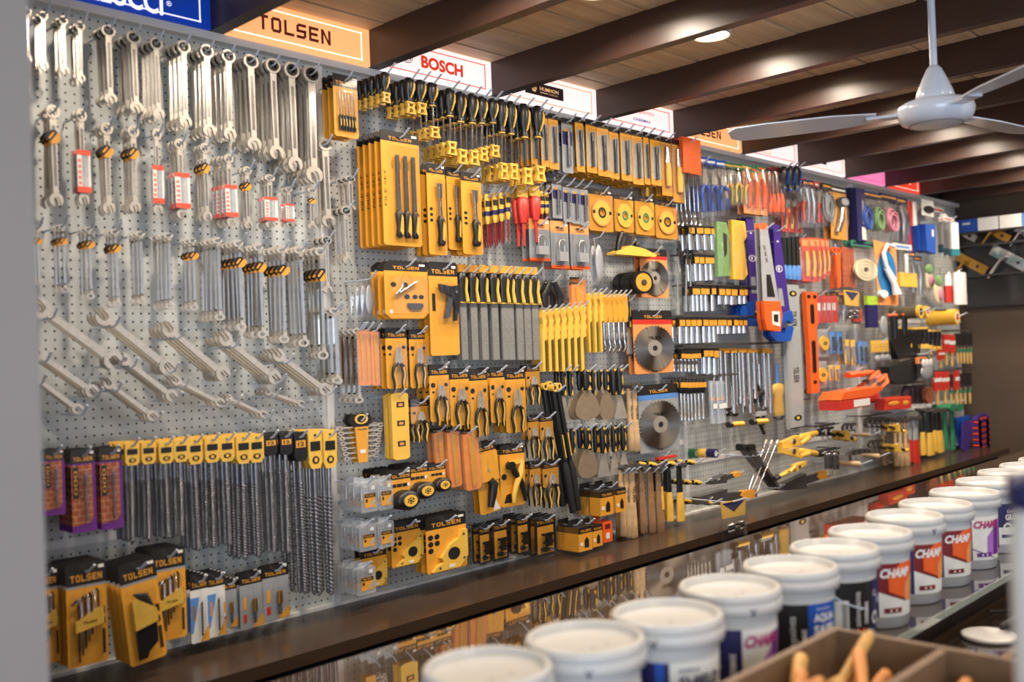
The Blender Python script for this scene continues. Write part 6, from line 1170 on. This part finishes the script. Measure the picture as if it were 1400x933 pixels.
row(['red_rim_disc_pack', 'green_disc_pack', 'green_disc_pack', 'red_rim_disc_pack'], [(328, 500, 458, 724), (466, 530, 568, 728), (576, 540, 678, 744), (684, 562, 798, 764)], ['yellow cutting disc pack with red print', 'yellow cutting disc pack with green print', 'yellow cutting disc pack with green print', 'yellow cutting disc pack with black print'], 'on {k} hook of the disc row', o=.14, n=[3, 2, 2, 2], dy=.03)
row('padlock_pack', [(14, 660, 122, 882), (128, 672, 222, 922), (232, 682, 332, 926)], 'orange carded padlock', 'on {k} hook right of the red screwdrivers', o=.14, n=2, dy=.04)
fit('clear_goods_bag', 338, 745, 412, 1010, o=.12, n=2, dy=.03, desc='clear bag with ring shaped tool', where='left of the hand plane')
fit('hand_plane', 425, 735, 642, 872, o=.12, desc='yellow based hand plane', where='above the smallest saw blade')
zoom(720, 330, 3.889)
fit('saw_blade_card', 604, 40, 748, 300, o=.12, n=2, dy=.03, desc='smallest carded circular saw blade', where='topmost of three')
fit('saw_blade_card', 568, 368, 776, 702, o=.12, n=2, dy=.03, desc='carded circular saw blade with red strip', where='middle of three')
fit('grinding_disc_stack', 500, 165, 604, 285, o=.10, n=2, dy=.06, desc='grinding disc with yellow face', where='left of the smallest saw blade')
row('wire_brush', lerp((60, 368, 106, 694), (262, 340, 314, 690), 7), 'yellow wire brush', 'in {k} place of the wider brush row', o=.15, n=2, dy=.035)
row('wire_brush', [(310, 278, 342, 590), (342, 276, 374, 592), (372, 272, 404, 590)], 'yellow wire brush', 'in {k} place left of the chrome hooks', o=.14, n=1)
row('steel_hook_tool', lerp((396, 284, 426, 592), (502, 280, 534, 590), 5), 'chrome rod tool with yellow handle', 'in {k} place right of the brushes', o=.14, n=1)
fit('orange_bundle', 226, 192, 306, 482, o=.07, desc='flat orange card strip', where='between two groups of wire brushes')
fit('steel_hook_tool', 548, 385, 580, 700, o=.08, desc='dark knife with yellow top', where='left of the middle saw blade')
fit('putty_knife', 525, 300, 560, 600, o=.1, desc='slim putty knife', where='above the black handled trowels')
zoom(720, 520, 3.889)
fit('blue_saw_blade_card', 596, 22, 808, 378, o=.13, n=2, dy=.03, desc='largest carded circular saw blade with blue strip', where='lowest of three')
row(['putty_knife', 'putty_knife', 'pointing_trowel', 'putty_knife', 'pointing_trowel', 'putty_knife', 'putty_knife'], [(165, -60, 225, 210), (205, -60, 260, 212), (255, -58, 388, 214), (330, -56, 380, 200), (384, -60, 462, 214), (440, -62, 498, 206), (462, -66, 530, 206)], ['black handled putty knife', 'black handled putty knife', 'black handled pointing trowel', 'black handled putty knife', 'black handled pointing trowel', 'black handled putty knife', 'black handled putty knife'], 'in {k} place of the upper trowel row', o=[.14, .14, .18, .12, .16, .13, .16], n=[2, 2, 2, 2, 2, 2, 2], dy=.035)
row(['putty_knife', 'pointing_trowel', 'putty_knife', 'putty_knife', 'putty_knife', 'putty_knife'], [(215, 255, 275, 505), (268, 252, 376, 525), (340, 250, 395, 505), (372, 246, 440, 515), (438, 242, 488, 506), (488, 238, 542, 496)], ['black handled putty knife', 'black handled pointing trowel']+['black handled putty knife']*4, 'in {k} place of the lower trowel row', o=[.14, .18, .13, .16, .15, .15], n=[2, 2, 2, 2, 2, 2], dy=.035)
row('long_bolt_cutter', [(84, 16, 148, 690), (136, 24, 196, 730)], 'long black bolt cutter with yellow trim', 'hanging {k} beside the trowels', o=[.14, .17], n=1, rot=-.19)
row('wooden_hammer', [(535, 10, 562, 380), (560, 14, 592, 382)], 'pale wooden handled hammer', 'in {k} place left of the largest saw blade', o=.13, n=1)
row(['wooden_hammer']*3+['brown_hammer']*3+['black_yellow_hammer']*3, [(490, 440, 520, 832), (516, 438, 548, 838), (542, 430, 582, 842), (598, 440, 632, 816), (642, 438, 680, 816), (684, 436, 726, 816), (700, 432, 722, 690), (742, 432, 772, 750), (796, 432, 832, 750)], ['pale wooden hammer']*3+['brown wooden hammer']*3+['black and yellow hammer']*3, 'in {k} place of the hammers hanging over the ledge', o=.15, n=[1, 1, 2, 1, 2, 1, 1, 2, 2], dy=.075, sw=.9)
fit('cup_brush_box', 395, 470, 480, 720, o=.04, desc='tall flat brown pack', where='behind the cartons near the hammers') if 0 else None
# ---------------- third bay: sockets and drivers
def rail(a, b_, lab):     # thin steel rail clipped in front of the board
    (ax, ay), (bx, by) = P(*a), P(*b_); A, B = W(ax, ay, .11), W(bx, by, .11); t = empty('socket_rail', (A.x, 0, A.z)); tag(t, lab, 'rail', 'steel rails carrying the sockets')
    q = MB(); L = B.x-A.x; q.box(0, L, -.115, -.105, -.006, .006, 'dark_steel'); q.box(0, L, -.145, -.14, -.004, .004, 'dark_steel'); q.build('rail_bar', t)
    q = MB(); q.box(.01, .016, -.14, 0, -.004, .004, 'dark_steel'); q.build('bracket', t); q = MB(); q.box(L-.016, L-.01, -.14, 0, -.004, .004, 'dark_steel'); q.build('bracket', t)
zoom(910, 290, 6.665)
rail((110, 125), (430, 112), 'steel rail above the top row of wide sockets'); rail((200, 380), (560, 345), 'steel rail above the second row of sockets'); rail((220, 660), (860, 660), 'steel rail above the third row of sockets')
zoom(910, 420, 6.22)
rail((95, 80), (790, 62), 'steel rail above the fourth row of sockets'); rail((100, 335), (960, 345), 'steel rail above the long row of bars'); rail((120, 605), (570, 598), 'steel rail above the nut drivers')
zoom(910, 290, 6.665)
row('long_socket', [(186, 128, 246, 346), (256, 130, 326, 344), (324, 134, 392, 348), (388, 138, 456, 344)], 'wide chrome socket', 'in {k} place of the top socket row', o=.13, n=2, dy=.04, rot=-.06)
row('long_socket', [(240, 392, 286, 628), (284, 396, 334, 628), (336, 398, 388, 624), (382, 400, 424, 622)], 'long chrome socket', 'in {k} place of the second socket row', o=.13, n=2, dy=.04, rot=-.04)
row('long_socket', [(222, 680, 268, 906), (262, 682, 296, 904), (298, 680, 342, 902), (338, 682, 380, 900), (396, 680, 442, 902)], 'long chrome socket', 'in {k} place of the third socket row', o=.13, n=2, dy=.04)
row('short_socket', [(460, 682, 524, 842), (522, 684, 574, 842), (574, 688, 636, 846), (648, 690, 694, 840), (692, 690, 730, 838)], 'short chrome socket', 'in {k} place of the third socket row', o=.13, n=2, dy=.04)
row('t_socket_wrench', [(92, 330, 150, 830), (168, 340, 228, 910), (210, 345, 266, 905)], 'chrome tee handled wrench', 'hanging {k} by the white upright', o=.12, n=1, rot=.08)
simple('green_bundle', 'cutter', .12, .40, [('cutters', lambda q: [q.prism([(-.05, .01), (.03, .01), (.05, -.06), (.05, -.34), (-.055, -.35)][::-1], -.02, 0, 'pale_green'), q.prism([(.0, -.06), (.03, -.07), (.02, -.2), (.0, -.22)][::-1], -.024, -.02, 'card_black')])], d=.04)
simple('orange_shears_bundle', 'shears', .12, .42, [('shears', lambda q: [q.prism([(-.05, .02), (.045, .02), (.055, -.08), (.03, -.12), (.05, -.34), (.02, -.38), (-.055, -.38)][::-1], -.02, 0, 'yellow'), q.prism([(.035, -.12), (.055, -.10), (.055, -.23), (.035, -.22)][::-1], -.016, -.002, 'card_black')])], d=.034)
fit('green_bundle', 436, 84, 566, 636, o=.14, n=1, desc='green wrapped cutter pack', where='right of the top sockets')
fit('orange_shears_bundle', 568, 84, 722, 646, o=.15, n=1, desc='orange wrapped shears pack', where='between green pack and blue saws')
zoom(0, 0, 1)
row(['blue_hand_saw', 'orange_hand_saw', 'blue_hand_saw'], [(1010, 298, 1045, 446), (1027, 306, 1066, 454), (1048, 308, 1081, 467)], ['blue handled hand saw', 'orange handled hand saw', 'blue handled hand saw'], 'in {k} place right of the sockets', o=[.13, .24, .18], n=[3, 2, 2], dy=.028, sw=.9)
zoom(910, 420, 6.22)
row('long_socket', [(94, 92, 150, 308), (150, 92, 196, 308), (194, 92, 246, 308), (242, 92, 290, 304), (296, 92, 348, 302), (346, 94, 388, 300), (384, 94, 420, 298)], 'long chrome socket', 'in {k} place of the fourth socket row', o=.13, n=2, dy=.04)
row('short_socket', [(420, 94, 462, 228), (458, 94, 500, 228), (500, 96, 544, 228), (556, 96, 604, 226), (602, 98, 638, 224), (640, 98, 676, 222)], 'short chrome socket', 'in {k} place of the fourth socket row', o=.13, n=2, dy=.04)
row('universal_joint', [(112, 356, 150, 548), (146, 358, 180, 550), (178, 358, 214, 552), (212, 356, 244, 548), (242, 354, 280, 548)], 'chrome swivel joint', 'in {k} place of the fifth socket row', o=.12, n=2, dy=.04)
row('long_socket', [(302, 352, 348, 566), (344, 352, 390, 566), (388, 352, 438, 590)], 'long chrome socket', 'in {k} place of the fifth socket row', o=.12, n=2, dy=.04)
row('extension_bar', [(456, 352, 496, 640), (500, 352, 540, 860), (560, 350, 606, 905), (618, 352, 652, 820), (650, 352, 686, 840), (700, 352, 742, 900), (744, 356, 776, 780), (830, 352, 874, 850), (872, 354, 912, 900)], 'thin chrome extension bar', 'in {k} place of the bar row', o=.12, n=2, dy=.04)
row('socket_ratchet', [(486, 640, 546, 888), (540, 660, 600, 940), (720, 470, 780, 762), (772, 475, 830, 760)], 'chrome ratchet handle', 'hanging {k} among the bars', o=.1, n=2, dy=.03)
row('nut_driver', [(118, 612, 150, 960), (146, 612, 178, 965), (178, 612, 208, 970), (206, 612, 236, 965), (236, 612, 268, 960), (268, 612, 300, 955), (300, 612, 338, 950)], 'black topped nut driver', 'in {k} place of the lowest row', o=.14, n=2, dy=.04)
fit('bagged_yellow_tool', 896, 430, 1012, 960, o=.12, desc='bagged yellow handled tool', where='left of the grey level')
simple('clear_tube', 'packing tube', .04, .28, [('tube', lambda q: q.cyl((0, -.012, .0), (0, -.012, -.26), .014, None, 'cloudy_plastic', 12)), ('contents', lambda q: [q.cyl((0, -.012, -.02), (0, -.012, -.22), .004, None, 'chrome', 6), q.cyl((0, -.012, -.10), (0, -.012, -.12), .010, None, 'card_yellow', 8), q.box(-.012, .012, -.028, -.027, -.17, -.14, 'white')])], bag=False)
row('clear_tube', [(346, 600, 404, 990), (396, 600, 456, 990), (440, 600, 486, 980)], 'clear tube of small drivers', 'in {k} place right of the nut drivers', o=.13, n=1)
zoom(720, 520, 3.889)
simple('yellow_roller', 'roller', .07, .05, [('roller', lambda q: [q.cyl((-.02, -.03, -.01), (.033, -.04, -.012), .016, None, 'yellow', 14), q.cyl((-.033, -.028, -.01), (-.02, -.03, -.01), .0165, None, 'card_black', 12)])], bag=False)
row('yellow_roller', [(1038, 205, 1104, 252), (1162, 190, 1228, 238)], 'yellow sleeved roller', 'sticking out {k} below the bars', o=.12, n=1)
simple('black_quick_clamp', 'clamp', .05, .2, [('body', lambda q: [q.tube([(-.02, -.01, .0), (.02, -.01, -.16)], [.008, .006], 'black', 8), q.tube([(.02, -.012, .01), (.014, -.012, -.1)], [.007, .005], 'black', 8), q.box(-.025, .025, -.02, -.002, -.03, .0, 'silver_paint')])], bag=False)
fit('black_quick_clamp', 1200, 150, 1256, 308, o=.1, desc='black clamp with silver head', where='right of the yellow rollers')
fit('snips_bundle', 1200, 20, 1256, 130, o=.1, desc='black handled ratchet bunch', where='above the yellow rollers')
simple('tape_coil', 'insulating tape', .05, .05, [('coil', lambda q: q.cyl((-.024, -.03, 0), (.024, -.03, 0), .024, None, 'green', 16))], bag=False)
for i, (c_, x) in enumerate((('green', 905), ('pale', 958), ('blue', 1008))): outp(c_+'_tape_coil', x, 390, 46, .05+.05*i, desc={'green': 'green', 'pale': 'yellow', 'blue': 'navy blue'}[c_]+' roll of insulating tape', where='on the hook under the nut drivers', hk=i == 2)
# hammers, pincers and wrenches that poke out over the ledge
simple('red_file_pack', 'file', .14, .05, [('tray', lambda q: q.box(-.06, .06, -.05, -.02, -.015, .01, 'red'))], bag=False)
fit('red_file_pack', 660, 398, 772, 424, o=.1, desc='flat red pack', where='lying above the hammer heads')
for i, (x, y) in enumerate(((690, 452), (790, 448), (895, 440), (930, 548), (985, 655))): outp('outward_knife', x, y, 28, .2, 3, .05, 'black tool with yellow tip', f'pointing out {ORD[i]} right of the hammers', jx=.012, hk=True, group='black tools with yellow tips pointing out over the ledge')
diag('pipe_wrench', (940, 545), (1110, 492), .12, 1, desc='grey slim wrench', where='lying on hooks right of the hammers', nom=.4)
diag('pipe_wrench', (870, 640), (1190, 600), .14, 1, desc='grey pipe wrench', where='lying on hooks just above the ledge', nom=.4)
fit('yellow_header_bag', 1026, 636, 1172, 842, o=.40, hl=.42, desc='bag with yellow and blue header', where='hanging in front of the ledge edge')
zoom(940, 540, 5.833)
for i, (a, b_) in enumerate((((455, 765), (600, 360)), ((480, 765), (645, 365)), ((520, 775), (690, 365)))): diag('chrome_lug_rod', a, b_, .12+.03*i, 1, desc='bright chrome bar', where=f'leaning {ORD[i]} in the crossed bars', nom=.4, hk=False)
for i, (a, b_) in enumerate((((380, 405), (650, 745)), ((425, 410), (680, 750)), ((475, 405), (700, 750)))): diag('black_lug_bar', a, b_, .1+.03*i, 1, desc='dark steel bar', where=f'leaning {ORD[i]} in the crossed bars', nom=.4)
for i, (a, b_) in enumerate((((690, 400), (1035, 290)), ((690, 440), (1035, 470)), ((880, 540), (650, 670)))): diag('yellow_bolt_cutter', a, b_, .16+.02*i, 1, desc='yellow bolt cutter', where=f'{ORD[i]} from top beside the crossed bars', nom=.4, hk=i < 2)
diag('pipe_wrench', (700, 740), (1090, 620), .14, 1, desc='long grey pipe wrench', where='lowest beside the yellow bolt cutters', nom=.4, hk=False)
zoom(1050, 520, 4.667)
row('ball_pein_hammer', [(325, 462, 362, 600), (370, 462, 410, 604)], 'ball headed hammer', 'head {k} beside the bolt cutters', o=.14, n=1)
outp('outward_hammer', 592, 536, 36, .30, 1, desc='ball headed hammer with wooden handle', where='pointing out just above the ledge', nomd=.038, sy=.95, hk=True)
row('claw_hammer', lerp((505, 405, 560, 510), (570, 400, 620, 500), 3), 'black hammer head', 'in {k} place of the lower head row', o=.13, n=1)
outp('outward_hammer', 712, 486, 32, .27, 1, desc='hammer with wooden handle', where='pointing out in the lower clamp row', nomd=.038, sy=.9, hk=True)
outp('outward_hammer', 655, 352, 26, .24, 1, desc='hammer with wooden handle', where='pointing out in the upper clamp row', nomd=.038, sy=.8, hk=True)
row('c_clamp', lerp((318, 300, 350, 400), (380, 296, 412, 398), 3)+lerp((470, 275, 500, 365), (525, 272, 555, 362), 3)+lerp((612, 235, 650, 350), (708, 235, 745, 350), 4)+lerp((635, 385, 668, 460), (695, 380, 726, 460), 3), 'dark steel clamp', 'in {k} place of the clamp rows', o=.12, n=1)
row('short_clamp_bar', [(400, 318, 500, 402), (738, 280, 815, 345), (720, 405, 835, 470)], 'black clamp with yellow tip', 'sticking out {k} over the ledge', o=.18, n=2, dy=.05)
row(['wooden_hammer']*3+['red_grip_hammer']*2, [(800, 235, 828, 552), (832, 235, 862, 555), (865, 232, 900, 560), (888, 225, 920, 525), (922, 222, 962, 530)], ['wooden handled hammer']*3+['red gripped hammer']*2, 'in {k} place right of the clamps', o=.15, n=[2, 1, 2, 1, 1], dy=.075, sw=.9)
row('black_yellow_hammer', [(970, 175, 998, 478), (1012, 178, 1052, 480), (1042, 175, 1072, 455), (1066, 172, 1112, 462)], 'black and yellow hammer', 'in {k} place left of the green mallets', o=.14, n=1)
row('green_mallet', [(1105, 158, 1152, 445), (1148, 156, 1200, 445)], 'green mallet', 'in {k} place near the far corner', o=.14, n=1)
fit('blue_bag', 1188, 232, 1284, 435, o=.12, desc='blue flat scraper bag', where='right of the green mallets')
fit('purple_bag', 1215, 262, 1304, 470, o=.16, desc='purple flat bag', where='over the blue bag')
fit('striped_hose_bundle', 1298, 215, 1392, 515, o=.16, desc='red and purple spring hose', where='nearest the far corner')
fit('brown_pouch', 1172, 400, 1300, 545, o=.05, desc='brown leather pouch', where='under the blue bag')
rail((300, 458), (430, 455), 'steel rail under the ball headed hammers'); rail((300, 296), (420, 294), 'steel rail above the first clamps'); rail((600, 232), (760, 230), 'steel rail above the upper dark clamps')
zoom(1090, 390, 5.488)
rail((1080, 345), (1310, 345), 'steel rail above the upper brushes in the far corner'); rail((1080, 645), (1310, 640), 'steel rail above the lower brushes in the far corner'); rail((780, 740), (935, 738), 'steel rail above the oval scrub pads')
# ---------------- levels
zoom(1020, 380, 3.111)
fit('grey_spirit_level', 158, 32, 218, 642, o=.14, desc='tall grey spirit level reading TOLSEN', where='left of two')
fit('grey_spirit_level', 212, 48, 250, 520, o=.10, desc='grey spirit level reading TOLSEN', where='right of two')
fit('orange_spirit_level', 244, 62, 292, 492, o=.14, desc='orange spirit level', where='right of the grey levels')
# ---------------- far bays, top row
zoom(1060, 230, 4.912)
Zq = lambda *a: a
zoom(720, 130, 3.889)
fit('orange_mallet_pack', 818, 236, 912, 690, o=.18, n=2, dy=.05, desc='orange topped rod scraper pack', where='first in the top right row')
row('blue_plier_bag', [(905, 330, 965, 650), (955, 340, 1012, 645), (1005, 350, 1062, 640)], 'bagged blue pliers', 'on {k} hook right of the orange scrapers', o=.16, n=3, dy=.035, rot=-.06)
row('yellow_grip_bag', [(1040, 360, 1100, 600), (1090, 368, 1150, 590), (1140, 372, 1200, 600)], 'bagged yellow pliers', 'on {k} hook right of the blue pliers', o=.16, n=2, dy=.035)
row('orange_cutter_pack', [(1150, 380, 1195, 630), (1190, 385, 1232, 635), (1226, 378, 1276, 638)], 'orange carded cutter', 'on {k} hook right of the yellow pliers', o=.16, n=2, dy=.035)
row('orange_screwdriver_pair', [(1268, 388, 1318, 640), (1308, 388, 1362, 640)], 'orange screwdriver pair pack', 'on {k} hook left of the blue screwdrivers', o=.16, n=2, dy=.035)
zoom(1060, 230, 4.912)
row('blue_screwdriver', [(42, -8, 84, 345), (84, -12, 124, 372), (128, -12, 166, 360)], 'black and blue screwdriver', 'on {k} hook under the white sign', o=.18, n=2, dy=.04)
row('red_cutter_card', [(40, 260, 80, 425), (80, 270, 125, 430), (125, 262, 175, 430)], 'red carded blade', 'on {k} hook behind the blue screwdrivers', o=.08)
row('red_handle_bag', [(166, 70, 208, 400), (206, 84, 236, 400), (262, 94, 312, 405)], 'bagged red handled pliers', 'on {k} hook below the pink sign', o=.14, n=2, dy=.035)
row('chrome_tool_bag', [(186, 80, 226, 395), (222, 85, 262, 400)], 'bagged chrome tool', 'on {k} hook among the red pliers', o=.15, n=2, dy=.035)
fit('grey_coil_bag', 312, 105, 380, 395, o=.16, n=3, dy=.035, desc='bagged grey cable coil', where='left of the gauge pack')
fit('air_gauge_pack', 368, 128, 480, 478, o=.16, n=2, dy=.04, desc='orange pack with round black gauge', where='below the pink sign')
row('navy_knife_box', [(474, 140, 515, 490), (508, 145, 566, 495)], 'tall navy tool box', 'in {k} place left of the cord bags', o=[.10, .14])
row(['blue_cord_bag', 'green_cord_bag', 'pink_cord_bag'], [(548, 152, 640, 478), (628, 170, 722, 480), (704, 180, 822, 488)], ['bag of blue cord', 'bag of green cord', 'bag of pink cord'], 'on {k} hook below the red sign', o=.16, n=2, dy=.035)
fit('chrome_tool_bag', 808, 200, 888, 520, o=.14, n=2, dy=.04, desc='clear bag of small fittings', where='right of the pink cord')
simple('red_pole', 'pole', .02, .4, [('pole', lambda q: [q.cyl((0, -.01, .02), (0, -.01, -.38), .009, None, 'red', 8), q.cyl((.008, -.016, .02), (.008, -.016, -.38), .006, None, 'paper', 8)])], bag=False)
fit('red_pole', 872, 230, 922, 560, o=.1, desc='red and white long pole', where='left of the blue scoops', rot=-.0)
row('blue_scoop', [(912, 388, 966, 572), (960, 380, 1028, 578)], 'blue plastic scoop', 'in {k} place under the corner bags', o=[.12, .16])
fit('clear_goods_bag', 900, 240, 1060, 400, o=.08, desc='large clear bag', where='above the blue scoops')
simple('black_dot_card', 'card', .06, .10, [('card', lambda q: [q.box(-.03, .03, -.002, 0, -.08, .02, 'paper'), q.disc(0, -.04, .022, -.014, -.002, 'black', 18)])], bag=False)
fit('black_dot_card', 980, 215, 1060, 322, o=.16, desc='white card with black round knob', where='below the last beam')
row('white_roller_bag', [(1060, 265, 1130, 600), (1100, 335, 1160, 610), (1130, 330, 1200, 618)], 'bagged white paint roller', 'on {k} hook in the far corner', o=[.09, .16, .23], n=1)
# second row of the far bays
row('blue_handle_file', [(32, 470, 68, 745), (66, 468, 98, 748), (96, 466, 128, 750), (124, 464, 160, 752)], 'blue handled slim file', 'in {k} place above the grey levels', o=.14, n=1)
fit('clear_goods_bag', 134, 462, 186, 770, o=.13, desc='dark green bagged file', where='right of the blue handled files')
row('red_cutter_card', [(176, 470, 226, 760), (222, 468, 268, 765), (264, 470, 300, 760), (300, 475, 332, 740), (330, 480, 362, 720)], 'red carded yellow cutter', 'on {k} hook left of the orange scissors', o=.15, n=3, dy=.03)
fit('orange_scissors_card', 360, 470, 432, 808, o=.16, n=2, dy=.04, desc='orange handled snips', where='right of the red cutter cards')
row('orange_tube_pack', [(432, 530, 460, 800), (456, 540, 484, 800), (482, 545, 516, 805)], 'slim orange tube', 'in {k} place left of the cream hose', o=.12)
fit('cream_hose_coil', 512, 492, 672, 822, o=.16, n=2, dy=.04, desc='clear bag of coiled cream hose', where='left of the shower set')
fit('shower_set_card', 664, 492, 816, 920, o=.17, desc='shower set on blue and orange card', where='right of the cream hose')
fit('yellow_brush_bag', 790, 510, 918, 870, o=.14, desc='clear bag with yellow brush', where='right of the shower set')
row('chrome_tool_bag', [(880, 560, 945, 860), (930, 590, 985, 870)], 'bagged tap fitting', 'on {k} hook under the blue scoops', o=.14, n=1)
row('pink_green_bag', [(955, 580, 1060, 830), (1030, 640, 1110, 930)], 'bag of pink and green sponges', 'in {k} place left of the sealant tubes', o=[.12, .16])
fit('red_white_tube', 1112, 700, 1168, 905, o=.14, desc='red and white sealant tube', where='near the far corner')
fit('white_tube', 1166, 688, 1242, 920, o=.18, desc='plain white sealant tube', where='hanging outermost at the far corner')
zoom(1090, 390, 5.488)
row('red_tape_card', lerp((140, 60, 186, 285), (246, 60, 302, 280), 4), 'red carded tester', 'in {k} place right of the orange level', o=.15, n=2, dy=.04)
fit('yellow_header_bag', 345, 40, 470, 300, o=.17, n=2, dy=.05, desc='bag of black fittings with yellow header', where='right of the red cards')
fit('chrome_tool_bag', 300, 50, 360, 290, o=.13, n=2, dy=.04, desc='bag of metal fittings', where='behind the yellow header')
fit('small_red_tube_pack', 400, 190, 470, 290, o=.14, desc='red bundled fittings', where='under the yellow header')
fit('green_navy_pouch', 500, 84, 586, 330, o=.15, desc='navy pouch with lime green top', where='left of the clear glove bag')
fit('clear_goods_bag', 585, 190, 680, 400, o=.14, desc='long clear bag of white cloth', where='right of the navy pouch')
outp('grey_film_roll', 930, 200, 100, .26, 1, desc='grey film roll with yellow end', where='above the orange tipped poles', hk=True)
outp('yellow_tape_wheel', 980, 200, 90, .2, 1, desc='yellow tape roll', where='between two larger rolls in the far corner', sy=.6, hk=True)
outp('yellow_tape_wheel', 1200, 238, 118, .3, 1, desc='large yellow tape roll with red core', where='outermost in the far corner', sy=2.0, hk=True)
row('orange_tip_pole', [(665, 215, 702, 400), (702, 212, 742, 410), (772, 208, 812, 400)], 'black pole with orange tip', 'in {k} place above the black holster', o=.14)
row('yellow_pole_knife', [(738, 318, 772, 420), (810, 318, 845, 470), (845, 318, 872, 475), (868, 318, 898, 475), (900, 316, 934, 475), (934, 314, 968, 475)], 'black and yellow knife', 'in {k} place right of the orange tips', o=.14, n=2, dy=.04)
fit('black_tool_holster', 620, 345, 950, 740, o=.12, desc='large black tool holster with orange buckle', where='on the right side')
fit('glove_pack', 892, 500, 1015, 740, o=.21, desc='clear bag of white gloves', where='right of the orange buckle')
row('round_gauge_pack', [(150, 330, 236, 545), (130, 570, 226, 780)], 'clear pack with yellow wheel', 'in {k} place right of the orange level', o=.15, n=2, dy=.04)
row('blue_small_tool_pack', [(240, 350, 290, 520), (292, 350, 345, 525)], 'small blue tool pack', 'on {k} hook right of the upper yellow wheel', o=.13, n=2, dy=.04)
row('yellow_small_tool_pack', [(350, 408, 395, 600), (398, 410, 440, 612)], 'small yellow tool pack', 'on {k} hook left of the yellow pouch', o=.14, n=2, dy=.04)
row('blue_small_tool_pack', [(455, 420, 495, 600), (494, 425, 530, 605)], 'small pale tool pack', 'on {k} hook left of the yellow pouch', o=.14, n=2, dy=.04)
fit('yellow_card_pouch', 545, 415, 690, 610, o=.18, desc='pouch with yellow header and clear bottles', where='left of the black holster')
row('yellow_small_tool_pack', [(232, 600, 276, 720), (278, 600, 326, 720)], 'tiny orange labelled pack', 'on {k} hook right of the lower yellow wheel', o=.14, n=2, dy=.04)
fit('orange_rope_coil', 330, 628, 520, 690, o=.18, desc='orange rope like hose', where='above the orange shears')
row('orange_handle_shears', [(400, 660, 580, 790), (500, 680, 636, 790)], 'orange handled shears', 'sticking out {k} above the orange case', o=[.16, .2])
fit('stacked_orange_case', 160, 780, 485, 918, o=.22, desc='orange plastic case', where='below the orange shears')
row('small_red_tube_pack', lerp((492, 812, 530, 880), (560, 812, 600, 880), 3), 'small red pack', 'in {k} place beside the red carton', o=.13)
row('red_carton', [(578, 845, 720, 930), (700, 838, 785, 928)], 'red and yellow carton', 'in {k} place beneath the holster', o=[.16, .12])
row('scrub_pad', lerp((785, 745, 825, 905), (888, 740, 930, 900), 4), 'dark oval scrub pad', 'in {k} place below the holster', o=.13)
fit('brown_scrub_pad', 932, 755, 1002, 900, o=.16, desc='shiny brown oval pad', where='right of the dark pads')
row('paint_brush_pair', [(972, 350, 1008, 520)], 'pale handled brush', 'in {k} place left of the red brushes', o=.13)
row('yellow_pole_knife', [(965, 335, 1000, 480), (1000, 335, 1035, 490), (1035, 335, 1065, 490)], 'pale wooden handle', 'in {k} place right of the knives', o=.13)
row('red_head_brush', [(1045, 480, 1095, 620), (1085, 370, 1130, 600), (1125, 375, 1172, 610), (1010, 650, 1072, 900), (1070, 650, 1128, 890), (1170, 640, 1205, 890)], 'paint brush with red cover', 'in {k} place of the corner brushes', o=.14)
row('green_handle_brush', lerp((1178, 355, 1206, 590), (1276, 350, 1306, 590), 5)+lerp((1128, 660, 1160, 900), (1268, 650, 1300, 890), 5), 'black brush with pale handle', 'in {k} place of the corner brushes', o=.13)
